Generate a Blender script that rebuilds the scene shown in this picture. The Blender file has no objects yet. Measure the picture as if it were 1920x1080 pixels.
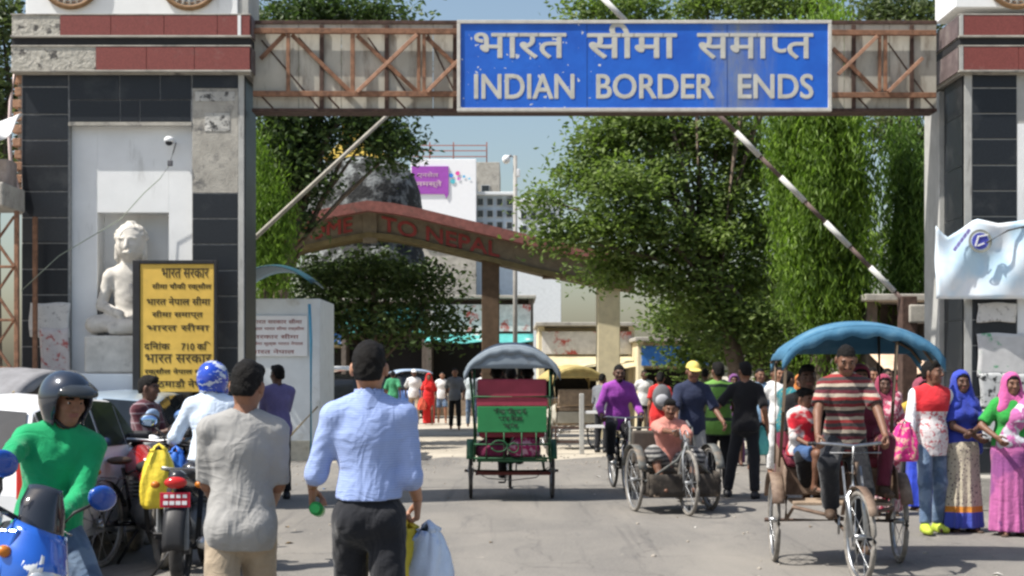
import bpy, bmesh, math, random
import numpy as np
from mathutils import Vector, Matrix
R = math.radians
SC = bpy.context.scene
COL = SC.collection
# ---------------------------------------------------------------- camera, sky, sun, exposure
cam = bpy.data.cameras.new("camera"); cam_o = bpy.data.objects.new("camera", cam); COL.objects.link(cam_o)
cam_o.location = (0, 0, 1.6); cam_o.rotation_euler = (R(90), 0, 0)
cam.sensor_width = 36; cam.lens = 36*2600/1920; cam.shift_y = 160/1920
cam.clip_end = 3000; cam.clip_start = 0.1
SC.camera = cam_o
SUN_DIR = Vector((0.52, 0.19, -0.83)).normalized()
w = bpy.data.worlds.new("World"); SC.world = w; w.use_nodes = True
nt = w.node_tree; nt.nodes.clear()
sky = nt.nodes.new("ShaderNodeTexSky"); sky.sky_type = 'NISHITA'; sky.sun_disc = False
sky.sun_elevation = math.asin(-SUN_DIR.z); sky.sun_rotation = math.atan2(-SUN_DIR.x, -SUN_DIR.y)
sky.air_density = 1.35; sky.dust_density = 2.6; sky.ozone_density = 2.0
bg = nt.nodes.new("ShaderNodeBackground"); bg.inputs[1].default_value = 0.090
wo = nt.nodes.new("ShaderNodeOutputWorld")
nt.links.new(sky.outputs[0], bg.inputs[0]); nt.links.new(bg.outputs[0], wo.inputs[0])
sun = bpy.data.lights.new("sun", 'SUN'); sun.energy = 4.5; sun.angle = R(0.53); sun.color = (1, .955, .88)
sun_o = bpy.data.objects.new("sun", sun); COL.objects.link(sun_o)
sun_o.rotation_euler = SUN_DIR.to_track_quat('-Z', 'Y').to_euler()
SC.view_settings.view_transform = 'Standard'; SC.view_settings.look = 'None'
SC.view_settings.gamma = 1; SC.view_settings.use_curve_mapping = False
SC.view_settings.exposure = 0.72
SC.render.engine = 'CYCLES'
SC.cycles.use_denoising = True
SC.cycles.max_bounces = 5; SC.cycles.diffuse_bounces = 3; SC.cycles.glossy_bounces = 3
SC.cycles.transparent_max_bounces = 6
SC.cycles.filter_width = 2.5
cam.dof.use_dof = False

# ---------------------------------------------------------------- places
FPX = 2600.0
def P(px, py, Y): return Vector(((px-960)*Y/FPX, Y, 1.6+(700-py)*Y/FPX))
def PX(px, Y): return (px-960)*Y/FPX
def PZ(py, Y): return 1.6+(700-py)*Y/FPX

# ---------------------------------------------------------------- objects
def tag(o, label=None, cat=None, group=None, kind=None):
    if label: o['label'] = label
    if cat: o['category'] = cat
    if group: o['group'] = group
    if kind: o['kind'] = kind
    return o
def thing(name, label, cat, loc=(0, 0, 0), rz=0, group=None, rx=0, ry=0):
    o = bpy.data.objects.new(name, None); COL.objects.link(o); o.location = loc; o.rotation_euler = (rx, ry, rz)
    o.empty_display_size = .1
    return tag(o, label, cat, group)
def link_mesh(name, me, parent=None, loc=None):
    o = bpy.data.objects.new(name, me); COL.objects.link(o)
    if parent: o.parent = parent
    if loc is not None: o.location = loc
    return o
def kids(o): return [c for c in bpy.data.objects if c.parent == o]
def copy_tree(o, parent=None):
    c = o.copy(); COL.objects.link(c)
    if parent: c.parent = parent
    for ch in kids(o): copy_tree(ch, c)
    return c

# ---------------------------------------------------------------- materials
_M = {}
def lin(c):
    return tuple(c)+(1,)
def newmat(name):
    m = bpy.data.materials.new(name); m.use_nodes = True
    n = m.node_tree; b = n.nodes["Principled BSDF"]
    return m, n, b
def ramp(n, fac, stops, interp='LINEAR'):
    r = n.nodes.new("ShaderNodeValToRGB"); r.color_ramp.interpolation = interp
    e = r.color_ramp.elements
    while len(e) < len(stops): e.new(.5)
    for i, (p, c) in enumerate(stops):
        e[i].position = p; e[i].color = lin(c)
    n.links.new(fac, r.inputs[0]); return r.outputs[0]
def noise(n, vec, scale, detail=4, rough=.55, dist=0):
    t = n.nodes.new("ShaderNodeTexNoise"); t.inputs['Scale'].default_value = scale
    t.inputs['Detail'].default_value = detail; t.inputs['Roughness'].default_value = rough
    t.inputs['Distortion'].default_value = dist
    if vec is not None: n.links.new(vec, t.inputs['Vector'])
    return t.outputs['Fac']
def objco(n, scale=None):
    tc = n.nodes.new("ShaderNodeTexCoord"); v = tc.outputs['Object']
    if scale:
        mp = n.nodes.new("ShaderNodeMapping"); mp.inputs['Scale'].default_value = scale
        n.links.new(v, mp.inputs[0]); v = mp.outputs[0]
    return v
def mixc(n, fac, a, b, mode='MIX'):
    x = n.nodes.new("ShaderNodeMix"); x.data_type = 'RGBA'; x.blend_type = mode
    for sock, val in ((x.inputs[0], fac), (x.inputs[6], a), (x.inputs[7], b)):
        if hasattr(val, 'is_output'): n.links.new(val, sock)
        elif isinstance(val, (int, float)): sock.default_value = val
        else: sock.default_value = lin(val)
    return x.outputs[2]
def bumpn(n, b, h, strength, dist=.01):
    u = n.nodes.new("ShaderNodeBump"); u.inputs['Strength'].default_value = strength; u.inputs['Distance'].default_value = dist
    n.links.new(h, u.inputs['Height']); n.links.new(u.outputs[0], b.inputs['Normal'])
def M(name, col, rough=.75, metal=0, var=.18, scale=6, bump=.25, bscale=70, stain=None, st=(.55, .7), sscale=3, sstretch=(1, 1, 1), spec=.35, coat=0, bdist=.004):
    """plain surface with colour grain, optional stains and fine relief"""
    if name in _M: return _M[name]
    m, n, b = newmat(name); v = objco(n)
    lo = tuple(c*(1-var) for c in col); hi = tuple(min(1, c*(1+var)) for c in col)
    c = ramp(n, noise(n, v, scale, 6), [(.3, lo), (.7, hi)])
    if stain:
        f = ramp(n, noise(n, objco(n, sstretch), sscale, 8, .65), [(st[0], (0, 0, 0)), (st[1], (1, 1, 1))])
        c = mixc(n, f, c, stain)
    n.links.new(c, b.inputs['Base Color'])
    b.inputs['Roughness'].default_value = rough; b.inputs['Metallic'].default_value = metal
    b.inputs['Specular IOR Level'].default_value = spec
    b.inputs['Coat Weight'].default_value = coat
    if bump: bumpn(n, b, noise(n, v, bscale, 5), bump, bdist)
    _M[name] = m; return m
def cloth(name, col, var=.12, pattern=None, cols=(), freq=20, rough=.9):
    """woven cloth: fine weave relief, patterns in the person's own coordinates"""
    if name in _M: return _M[name]
    m, n, b = newmat(name); v = objco(n)
    c = ramp(n, noise(n, v, 9, 5), [(.3, tuple(x*(1-var) for x in col)), (.7, tuple(min(1, x*(1+var)) for x in col))])
    sep = n.nodes.new("ShaderNodeSeparateXYZ"); n.links.new(v, sep.inputs[0])
    def mth(op, a, bb=None):
        q = n.nodes.new("ShaderNodeMath"); q.operation = op
        for i, val in enumerate((a, bb)):
            if val is None: continue
            if hasattr(val, 'is_output'): n.links.new(val, q.inputs[i])
            else: q.inputs[i].default_value = val
        return q.outputs[0]
    if pattern == 'stripes':
        zz = mth('ADD', mth('MULTIPLY', sep.outputs[2], freq), mth('MULTIPLY', noise(n, v, 5, 2), .35*freq/10))
        c = ramp(n, mth('FRACT', zz), [(i/len(cols), k) for i, k in enumerate(cols)], 'CONSTANT')
    elif pattern == 'plaid':
        a = mth('FRACT', mth('MULTIPLY', sep.outputs[2], freq)); d = mth('FRACT', mth('MULTIPLY', mth('ADD', sep.outputs[0], sep.outputs[1]), freq))
        c = ramp(n, a, [(0, col), (.35, cols[0]), (.5, cols[1]), (.62, col)], 'CONSTANT')
        c2 = ramp(n, d, [(0, col), (.4, cols[1]), (.55, cols[0]), (.7, col)], 'CONSTANT')
        c = mixc(n, .5, c, c2)
    elif pattern == 'blotch':
        f = ramp(n, noise(n, v, freq, 3, .5, .6), [(.5, (0, 0, 0)), (.56, (1, 1, 1))]); c = mixc(n, f, c, cols[0])
        if len(cols) > 1:
            f = ramp(n, noise(n, objco(n, (1.3, 1.3, .8)), freq*1.3, 2), [(.62, (0, 0, 0)), (.66, (1, 1, 1))]); c = mixc(n, f, c, cols[1])
    elif pattern == 'dots':
        t = n.nodes.new("ShaderNodeTexVoronoi"); t.inputs['Scale'].default_value = freq; n.links.new(v, t.inputs['Vector'])
        f = ramp(n, t.outputs['Distance'], [(.22, (1, 1, 1)), (.34, (0, 0, 0))]); c = mixc(n, f, c, cols[0])
    elif pattern == 'yoke':      # plain above the height freq, printed below
        f = ramp(n, noise(n, v, 26, 2, .5, .8), [(.55, (0, 0, 0)), (.6, (1, 1, 1))]); body = mixc(n, f, cols[0], cols[1])
        ab = mth('GREATER_THAN', sep.outputs[2], freq)
        arm = mth('GREATER_THAN', mth('ABSOLUTE', sep.outputs[0]), .185)
        c = mixc(n, ab, body, c); c = mixc(n, arm, c, cols[2])
    elif pattern == 'border':    # border bands near the hem; cols = field dots, band, hem ; freq = height of the band
        t = n.nodes.new("ShaderNodeTexVoronoi"); t.inputs['Scale'].default_value = 34; n.links.new(v, t.inputs['Vector'])
        f = ramp(n, t.outputs['Distance'], [(.22, (1, 1, 1)), (.34, (0, 0, 0))]); c = mixc(n, f, c, cols[0])
        c = mixc(n, mth('LESS_THAN', sep.outputs[2], freq), c, cols[1])
        c = mixc(n, mth('LESS_THAN', sep.outputs[2], freq-.06), c, cols[2])
    n.links.new(c, b.inputs['Base Color']); b.inputs['Roughness'].default_value = rough
    b.inputs['Specular IOR Level'].default_value = .15
    b.inputs['Sheen Weight'].default_value = .15
    rd = noise(n, objco(n, (1, 1, .3)), 5.5, 2, .45, 1.5); rg_ = mth('ABSOLUTE', mth('SUBTRACT', rd, .5)); rg2 = mth('ABSOLUTE', mth('SUBTRACT', noise(n, objco(n, (1, .6, 1.4)), 8, 2, .45, 1.2), .5))
    hgt = mth('ADD', mth('ADD', mth('MULTIPLY', rg_, -1.7), mth('MULTIPLY', rg2, -.8)), mth('MULTIPLY', noise(n, v, 260, 2), .05))
    bumpn(n, b, hgt, .42, .04)
    _M[name] = m; return m
def leafmat(name, col, trans=.35):
    if name in _M: return _M[name]
    m, n, b = newmat(name)
    at = n.nodes.new("ShaderNodeAttribute"); at.attribute_name = 'tint'
    c = mixc(n, at.outputs['Fac'], tuple(x*.55 for x in col), tuple(min(1, x*y) for x, y in zip(col, (1.75, 1.5, 1.2))))
    n.links.new(c, b.inputs['Base Color']); b.inputs['Roughness'].default_value = .5
    b.inputs['Specular IOR Level'].default_value = .3
    tr = n.nodes.new("ShaderNodeBsdfTranslucent"); n.links.new(mixc(n, 1, c, (.85, 1, .5), 'MULTIPLY'), tr.inputs[0])
    mx = n.nodes.new("ShaderNodeMixShader"); mx.inputs[0].default_value = trans
    out = n.nodes["Material Output"]
    n.links.new(b.outputs[0], mx.inputs[1]); n.links.new(tr.outputs[0], mx.inputs[2]); n.links.new(mx.outputs[0], out.inputs[0])
    _M[name] = m; return m

# ---------------------------------------------------------------- mesh building
def frame(d):
    d = Vector(d).normalized(); u = Vector((0, 0, 1)) if abs(d.z) < .95 else Vector((1, 0, 0))
    x = d.cross(u).normalized(); y = x.cross(d).normalized(); return x, y, d
class MB:
    def __init__(s): s.v = []; s.f = []; s.mi = []; s.sm = []; s.cur = 0
    def mat(s, i): s.cur = i; return s
    def add(s, vs, fs, smooth=False):
        k = len(s.v); s.v += [tuple(v) for v in vs]
        for f in fs: s.f.append(tuple(i+k for i in f)); s.mi.append(s.cur); s.sm.append(smooth)
        return s
    def box(s, lo, hi, M4=None, ch=0):
        x0, y0, z0 = lo; x1, y1, z1 = hi
        vs = [Vector(p) for p in ((x0,y0,z0),(x1,y0,z0),(x1,y1,z0),(x0,y1,z0),(x0,y0,z1),(x1,y0,z1),(x1,y1,z1),(x0,y1,z1))]
        if M4: vs = [M4 @ p for p in vs]
        return s.add(vs, [(0,3,2,1),(4,5,6,7),(0,1,5,4),(1,2,6,5),(2,3,7,6),(3,0,4,7)])
    def cyl(s, a, b, r, r2=None, n=10, cap=True):
        a = Vector(a); b = Vector(b); r2 = r if r2 is None else r2
        x, y, d = frame(b-a)
        vs = []
        for c, q in ((a, r), (b, r2)):
            for i in range(n):
                t = 2*math.pi*i/n; vs.append(c+(x*math.cos(t)+y*math.sin(t))*q)
        k = len(s.v); fs = [(i, (i+1) % n, n+(i+1) % n, n+i) for i in range(n)]
        s.add(vs, fs, True)
        if cap: s.add(vs, [tuple(range(n-1, -1, -1)), tuple(range(n, 2*n))])
        return s
    def tube(s, pts, r, n=8, closed=False):
        pts = [Vector(p) for p in pts]; m = len(pts); vs = []; prev = None
        for i, p in enumerate(pts):
            d = (pts[(i+1) % m]-pts[i-1]) if (closed or 0 < i < m-1) else (pts[1]-pts[0] if i == 0 else pts[-1]-pts[-2])
            d.normalize()
            if prev is None: x, y, _ = frame(d)
            else:
                x = prev-d*prev.dot(d); x.normalize(); y = d.cross(x)
            prev = x; q = r[i] if hasattr(r, '__len__') else r
            for j in range(n):
                t = 2*math.pi*j/n; vs.append(p+(x*math.cos(t)+y*math.sin(t))*q)
        fs = []
        for i in range(m if closed else m-1):
            i2 = (i+1) % m
            for j in range(n): fs.append((i*n+j, i*n+(j+1) % n, i2*n+(j+1) % n, i2*n+j))
        if not closed: fs += [tuple(range(n-1, -1, -1)), tuple((m-1)*n+j for j in range(n))]
        return s.add(vs, fs, True)
    def ring(s, c, axis, Rr, r, n=36, k=8):
        x, y, d = frame(axis); c = Vector(c)
        return s.tube([c+(x*math.cos(2*math.pi*i/n)+y*math.sin(2*math.pi*i/n))*Rr for i in range(n)], r, k, True)
    def ell(s, c, r, n=14, m=9, R3=None):
        c = Vector(c); vs = []; fs = []
        for i in range(m+1):
            th = math.pi*i/m
            for j in range(n):
                ph = 2*math.pi*j/n
                p = Vector((r[0]*math.sin(th)*math.cos(ph), r[1]*math.sin(th)*math.sin(ph), r[2]*math.cos(th)))
                vs.append(c+(R3 @ p if R3 else p))
        for i in range(m):
            for j in range(n): fs.append((i*n+j, (i+1)*n+j, (i+1)*n+(j+1) % n, i*n+(j+1) % n))
        return s.add(vs, fs, True)
    def prism(s, poly, d, smooth=False):
        """extrude a planar polygon (3D points) along d"""
        d = Vector(d); n = len(poly); a = [Vector(p) for p in poly]; b = [p+d for p in a]
        return s.add(a+b, [tuple(range(n-1, -1, -1)), tuple(range(n, 2*n))]+[(i, (i+1) % n, n+(i+1) % n, n+i) for i in range(n)])
    def sheet(s, fn, nu, nv, smooth=True, thick=0):
        """grid of fn(u,v) with u,v in 0..1; thick makes a second skin along +Y-ish normal offset"""
        vs = [Vector(fn(i/nu, j/nv)) for j in range(nv+1) for i in range(nu+1)]
        fs = [(j*(nu+1)+i, j*(nu+1)+i+1, (j+1)*(nu+1)+i+1, (j+1)*(nu+1)+i) for j in range(nv) for i in range(nu)]
        return s.add(vs, fs, smooth)
    def build(s, name, mats, parent=None, bevel=0, loc=None, solid=0, sub=0):
        me = bpy.data.meshes.new(name); me.from_pydata(s.v, [], s.f)
        for m in (mats if isinstance(mats, (list, tuple)) else [mats]): me.materials.append(m)
        me.polygons.foreach_set('material_index', s.mi); me.polygons.foreach_set('use_smooth', s.sm)
        bm = bmesh.new(); bm.from_mesh(me); bmesh.ops.remove_doubles(bm, verts=bm.verts, dist=1e-6)
        bmesh.ops.recalc_face_normals(bm, faces=bm.faces); bm.to_mesh(me); bm.free()
        o = link_mesh(name, me, parent, loc)
        if solid:
            q = o.modifiers.new('thickness', 'SOLIDIFY'); q.thickness = solid; q.offset = 0
        if sub:
            q = o.modifiers.new('round', 'SUBSURF'); q.levels = q.render_levels = sub
        if bevel:
            q = o.modifiers.new('edge', 'BEVEL'); q.width = bevel; q.segments = 2; q.limit_method = 'ANGLE'; q.angle_limit = R(40)
        return o
def raw_mesh(name, v, f, mats, smooth=True, mi=None):
    me = bpy.data.meshes.new(name)
    v = np.asarray(v, np.float32); f = np.asarray(f, np.int32); k = f.shape[1]
    me.vertices.add(len(v)); me.vertices.foreach_set('co', v.ravel())
    me.loops.add(f.size); me.loops.foreach_set('vertex_index', f.ravel())
    me.polygons.add(len(f)); me.polygons.foreach_set('loop_start', np.arange(0, f.size, k, dtype=np.int32))
    try: me.polygons.foreach_set('loop_total', np.full(len(f), k, np.int32))
    except Exception: pass
    for m in (mats if isinstance(mats, (list, tuple)) else [mats]): me.materials.append(m)
    if mi is not None: me.polygons.foreach_set('material_index', np.asarray(mi, np.int32))
    me.polygons.foreach_set('use_smooth', np.full(len(f), smooth, bool))
    me.update(calc_edges=True); me.validate()
    return me
def text(name, body, mat, px0, py0, px1, py1, Y, parent, fat=.0, ext=.004, half=None):
    """flat lettering stretched to the box px0..px1, py0..py1 at depth Y, facing the street; half: cut the stem of that glyph (half consonant)"""
    segs = body if isinstance(body, list) else [body]
    verts = []; faces = []; xo = 0
    for sgm in segs:
        cut = sgm.startswith('~'); sgm = sgm.lstrip('~')
        c = bpy.data.curves.new('t', 'FONT'); c.body = sgm; c.resolution_u = 4
        o = bpy.data.objects.new('t', c); COL.objects.link(o); bpy.context.view_layer.update()
        me = bpy.data.meshes.new_from_object(o.evaluated_get(bpy.context.evaluated_depsgraph_get()))
        bm = bmesh.new(); bm.from_mesh(me)
        xs = [v.co.x for v in bm.verts]; x1 = max(xs)
        if cut:
            x1 = max(xs)-.40*(max(xs)-min(xs))
            bmesh.ops.bisect_plane(bm, geom=bm.verts[:]+bm.edges[:]+bm.faces[:], plane_co=(x1, 0, 0), plane_no=(1, 0, 0), clear_outer=True)
        bm.verts.index_update(); k = len(verts)
        verts += [(v.co.x+xo, v.co.y) for v in bm.verts]; faces += [tuple(v.index+k for v in f.verts) for f in bm.faces]
        xo += x1+(0.0 if cut else .0); bm.free()
        bpy.data.objects.remove(o); bpy.data.curves.remove(c); bpy.data.meshes.remove(me)
    a = np.array(verts); lo = a.min(0); hi = a.max(0)
    A = P(px0, py1, Y); B = P(px1, py0, Y)
    q = []; F2 = []; hgt = B.z-A.z; jit = [(0, 0)]+([(fat*hgt*math.cos(t*math.pi/4), fat*hgt*math.sin(t*math.pi/4)) for t in range(8)] if fat else [])
    for i, (jx, jz) in enumerate(jit):      # thickened by laying shifted copies a hair apart
        k = len(q); q += [(A.x+(x-lo[0])/(hi[0]-lo[0])*(B.x-A.x)+jx, Y+.0005*i, A.z+(y-lo[1])/(hi[1]-lo[1])*hgt+jz) for x, y in verts]; F2 += [tuple(j+k for j in f) for f in faces]
    faces = F2
    me = bpy.data.meshes.new(name); me.from_pydata(q, [], faces); me.materials.append(mat)
    o = link_mesh(name, me, parent)
    m = o.modifiers.new('depth', 'SOLIDIFY'); m.thickness = ext; m.offset = 0
    return o
def unparent_loc(parent):      # parts given in world coordinates under an Empty that stands at its base
    for c in kids(parent):
        c.matrix_parent_inverse = Matrix.Translation(parent.location).inverted()
# ---------------------------------------------------------------- smooth bodies: distance fields turned into one continuous skin
def nrm(v):
    v = np.asarray(v, float); return v/(np.linalg.norm(v)+1e-9)
class Field:
    def __init__(s, lo, hi, h):
        s.h = h; s.lo = np.asarray(lo, float); n = np.maximum(4, np.ceil((np.asarray(hi)-s.lo)/h).astype(int)+1)
        s.ax = [(s.lo[i]+h*np.arange(n[i])).astype(np.float32) for i in range(3)]
        s.f = np.full(n, .5, np.float32)
    def blk(s, lo, hi):
        sl = []
        for i in range(3):
            a = int(np.clip(np.floor((lo[i]-s.lo[i])/s.h), 0, s.f.shape[i])); b = int(np.clip(np.ceil((hi[i]-s.lo[i])/s.h)+1, 0, s.f.shape[i]))
            if b <= a: return None, None
            sl.append(slice(a, b))
        return tuple(sl), (s.ax[0][sl[0]][:, None, None], s.ax[1][sl[1]][None, :, None], s.ax[2][sl[2]][None, None, :])
    def put(s, sl, d, k, sub):
        f = s.f[sl]
        if sub:
            h = np.clip(.5-.5*(f+d)/k, 0, 1); s.f[sl] = f*(1-h)-d*h+k*h*(1-h)
        else:
            h = np.clip(.5+.5*(f-d)/k, 0, 1); s.f[sl] = f*(1-h)+d*h-k*h*(1-h)
    def cone(s, a, b, ra, rb=None, k=.03, flat=None, clipb=False, clipa=False, sub=False):
        a = np.asarray(a, float); b = np.asarray(b, float); rb = ra if rb is None else rb
        m = max(ra, rb)*(max(1, flat[1]) if flat else 1)+k+3*s.h
        sl, p = s.blk(np.minimum(a, b)-m, np.maximum(a, b)+m)
        if sl is None: return s
        q = [p[i]-np.float32(a[i]) for i in range(3)]; ba = b-a; L2 = ba@ba+1e-9
        t0 = (q[0]*ba[0]+q[1]*ba[1]+q[2]*ba[2])/L2; t = np.clip(t0, 0, 1)
        q = [q[i]-t*np.float32(ba[i]) for i in range(3)]
        if flat:
            e = nrm(flat[0]); c = q[0]*e[0]+q[1]*e[1]+q[2]*e[2]; g = 1/flat[1]-1
            q = [q[i]+c*np.float32(e[i]*g) for i in range(3)]
        d = np.sqrt(q[0]**2+q[1]**2+q[2]**2)-(ra+(rb-ra)*t)
        if flat and flat[1] < 1: d = d*(.5+.5*flat[1])
        L = math.sqrt(L2)
        if clipb: d = np.maximum(d, (t0-1)*L)
        if clipa: d = np.maximum(d, -t0*L)
        s.put(sl, d.astype(np.float32), k, sub); return s
    def ell(s, c, r, k=.02, R3=None, sub=False):
        c = np.asarray(c, float); m = max(r)+k+3*s.h
        sl, p = s.blk(c-m, c+m)
        if sl is None: return s
        q = [p[i]-np.float32(c[i]) for i in range(3)]
        if R3 is not None: q = [q[0]*R3[0, i]+q[1]*R3[1, i]+q[2]*R3[2, i] for i in range(3)]
        k0 = np.sqrt((q[0]/r[0])**2+(q[1]/r[1])**2+(q[2]/r[2])**2); k1 = np.sqrt((q[0]/r[0]**2)**2+(q[1]/r[1]**2)**2+(q[2]/r[2]**2)**2)
        d = k0*(k0-1)/(k1+1e-6)
        s.put(sl, d.astype(np.float32), k, sub); return s
    def cut(s, c, n):          # keep the side against n
        n = nrm(n); x, y, z = s.ax
        s.f = np.maximum(s.f, (x[:, None, None]-c[0])*n[0]+(y[None, :, None]-c[1])*n[1]+(z[None, None, :]-c[2])*n[2]).astype(np.float32); return s
    def union(s, g, k=.01):
        h = np.clip(.5+.5*(s.f-g.f)/k, 0, 1); s.f = (s.f*(1-h)+g.f*h-k*h*(1-h)).astype(np.float32); return s
    def shell(s, g):           # cut another field away
        s.f = np.maximum(s.f, -g.f); return s
    def folds(s, amp, fr=(14, 14, 7), seed=0):
        x, y, z = s.ax[0][:, None, None], s.ax[1][None, :, None], s.ax[2][None, None, :]
        a, b, c = fr; q = seed*1.7
        wv = np.sin(a*x+2.3*np.sin(c*.7*z+q)+q)*np.sin(b*.8*y+1.1+1.7*np.sin(c*.9*z+q*2))
        g1 = np.sin(a*1.6*x-b*1.1*y+2.2*c*z+1.5*np.sin(c*z+q)+q*3); g2 = np.sin(c*3.4*z+a*1.5*x+b*.9*y+1.3*np.sin(a*.6*x+q)+q)
        wv = .8*wv+.55*(1-np.abs(g1))*1.3+.45*(1-np.abs(g2))-.6
        s.f = (s.f+amp*wv).astype(np.float32); return s
    def mesh(s):
        f = s.f; ins = f < 0
        nx, ny, nz = f.shape
        cnt = np.zeros((nx-1, ny-1, nz-1), np.float32); acc = [np.zeros_like(cnt) for _ in range(3)]
        def sh(arr, o): return arr[o[0]:nx-1+o[0], o[1]:ny-1+o[1], o[2]:nz-1+o[2]]
        for axis in range(3):
            oth = [i for i in range(3) if i != axis]
            for u in (0, 1):
                for v in (0, 1):
                    o = [0, 0, 0]; o[oth[0]] = u; o[oth[1]] = v; o2 = list(o); o2[axis] = 1
                    a = sh(f, o); b = sh(f, o2); c = (a < 0) != (b < 0)
                    t = np.where(c, a/np.where(c, a-b, 1), 0)
                    cnt += c
                    acc[axis] += t; acc[oth[0]] += np.where(c, u, 0); acc[oth[1]] += np.where(c, v, 0)
        act = cnt > 0
        if not act.any(): return np.zeros((0, 3)), np.zeros((0, 4), int)
        idx = np.full(cnt.shape, -1, np.int64); idx[act] = np.arange(act.sum())
        ii = np.argwhere(act)
        v = np.stack([s.lo[i]+s.h*(ii[:, i]+acc[i][act]/cnt[act]) for i in range(3)], 1)
        Q = []
        for axis in range(3):
            u, w_ = [(1, 2), (2, 0), (0, 1)][axis]
            a = np.take(ins, range(0, f.shape[axis]-1), axis); b = np.take(ins, range(1, f.shape[axis]), axis)
            for flip, c in ((False, a & ~b), (True, ~a & b)):
                e = np.argwhere(c)
                e = e[(e[:, u] > 0) & (e[:, w_] > 0) & (e[:, u] < f.shape[u]-1) & (e[:, w_] < f.shape[w_]-1)]
                if not len(e): continue
                def cell(du, dw):
                    g = e.copy(); g[:, u] += du; g[:, w_] += dw; return idx[g[:, 0], g[:, 1], g[:, 2]]
                q = np.stack([cell(-1, -1), cell(0, -1), cell(0, 0), cell(-1, 0)], 1)
                Q.append(q[:, ::-1] if flip else q)
        Q = np.concatenate(Q); Q = Q[(Q >= 0).all(1)]
        return v, Q
def merge_sdf(parts):
    """parts: (verts, quads, material index or array)"""
    V = []; Fs = []; I = []; k = 0
    for v, f, m in parts:
        if not len(f): continue
        V.append(v); Fs.append(f+k); I.append(np.full(len(f), m) if np.isscalar(m) else m); k += len(v)
    return np.concatenate(V), np.concatenate(Fs), np.concatenate(I)
def ik(a, b, l1, l2, hint):
    a = np.asarray(a, float); b = np.asarray(b, float); d = b-a; L = np.linalg.norm(d)+1e-9
    if L > (l1+l2)*.995: b = a+d/L*(l1+l2)*.995; d = b-a; L = np.linalg.norm(d)
    u = d/L; x = (l1*l1-l2*l2+L*L)/(2*L); hh = math.sqrt(max(l1*l1-x*x, 1e-6))
    q = np.asarray(hint, float); q = q-u*(q@u)
    return a+u*x+nrm(q)*hh, b

SKIN = {}
def skinmat(k):
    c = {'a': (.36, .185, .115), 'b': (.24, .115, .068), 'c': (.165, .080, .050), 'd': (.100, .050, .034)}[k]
    m = M('skin_'+k, c, rough=.55, var=.12, scale=30, bump=.15, bscale=120, spec=.4)
    return m
def hand(F, wr, d, side, nrmv, curl, s, skin, detail=True):
    """palm, four unequal fingers and a thumb; d points along the hand, side to the thumb, nrmv out of the palm"""
    d = nrm(d); nrmv = nrm(nrmv-d*np.dot(nrmv, d)); side = nrm(side-d*np.dot(side, d)-nrmv*np.dot(side, nrmv))
    kn = wr+d*.088*s
    F.cone(wr-d*.03*s, wr+d*.02*s, .027*s, .024*s, .012, (nrmv, .75))
    for o in (-.026, -.009, .009, .026):
        F.cone(wr+d*.012*s+side*o*.6*s, kn+side*o*s, .016*s, .0125*s, .012)
    for o, L in ((.028, .068), (.0095, .078), (-.0095, .071), (-.0275, .055)):
        p = kn+side*o*s; e = d; ang = 0
        for j, fr in enumerate((.45, .31, .24)):
            ang += curl*(1.05 if j == 0 else 1.25); e = d*math.cos(ang)+nrmv*math.sin(ang)
            q = p+e*L*fr*1.05*s; F.cone(p, q, (.0098-.001*j)*s, (.0092-.0012*j)*s, .004); p = q
    p = wr+d*.022*s+side*.024*s
    e = nrm(d*.62+side*(.72-.3*curl)+nrmv*(.2+.45*curl)); q = p+e*.042*s; F.cone(p, q, .0155*s, .012*s, .012)
    e = nrm(d*.85+side*(.35-.5*curl)+nrmv*(.15+.55*curl)); t = q+e*.032*s; F.cone(q, t, .0115*s, .010*s, .006)
    e = nrm(d*.9+side*(.1-.5*curl)+nrmv*(.1+.5*curl)); F.cone(t, t+e*.026*s, .0105*s, .0085*s, .005)

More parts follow.
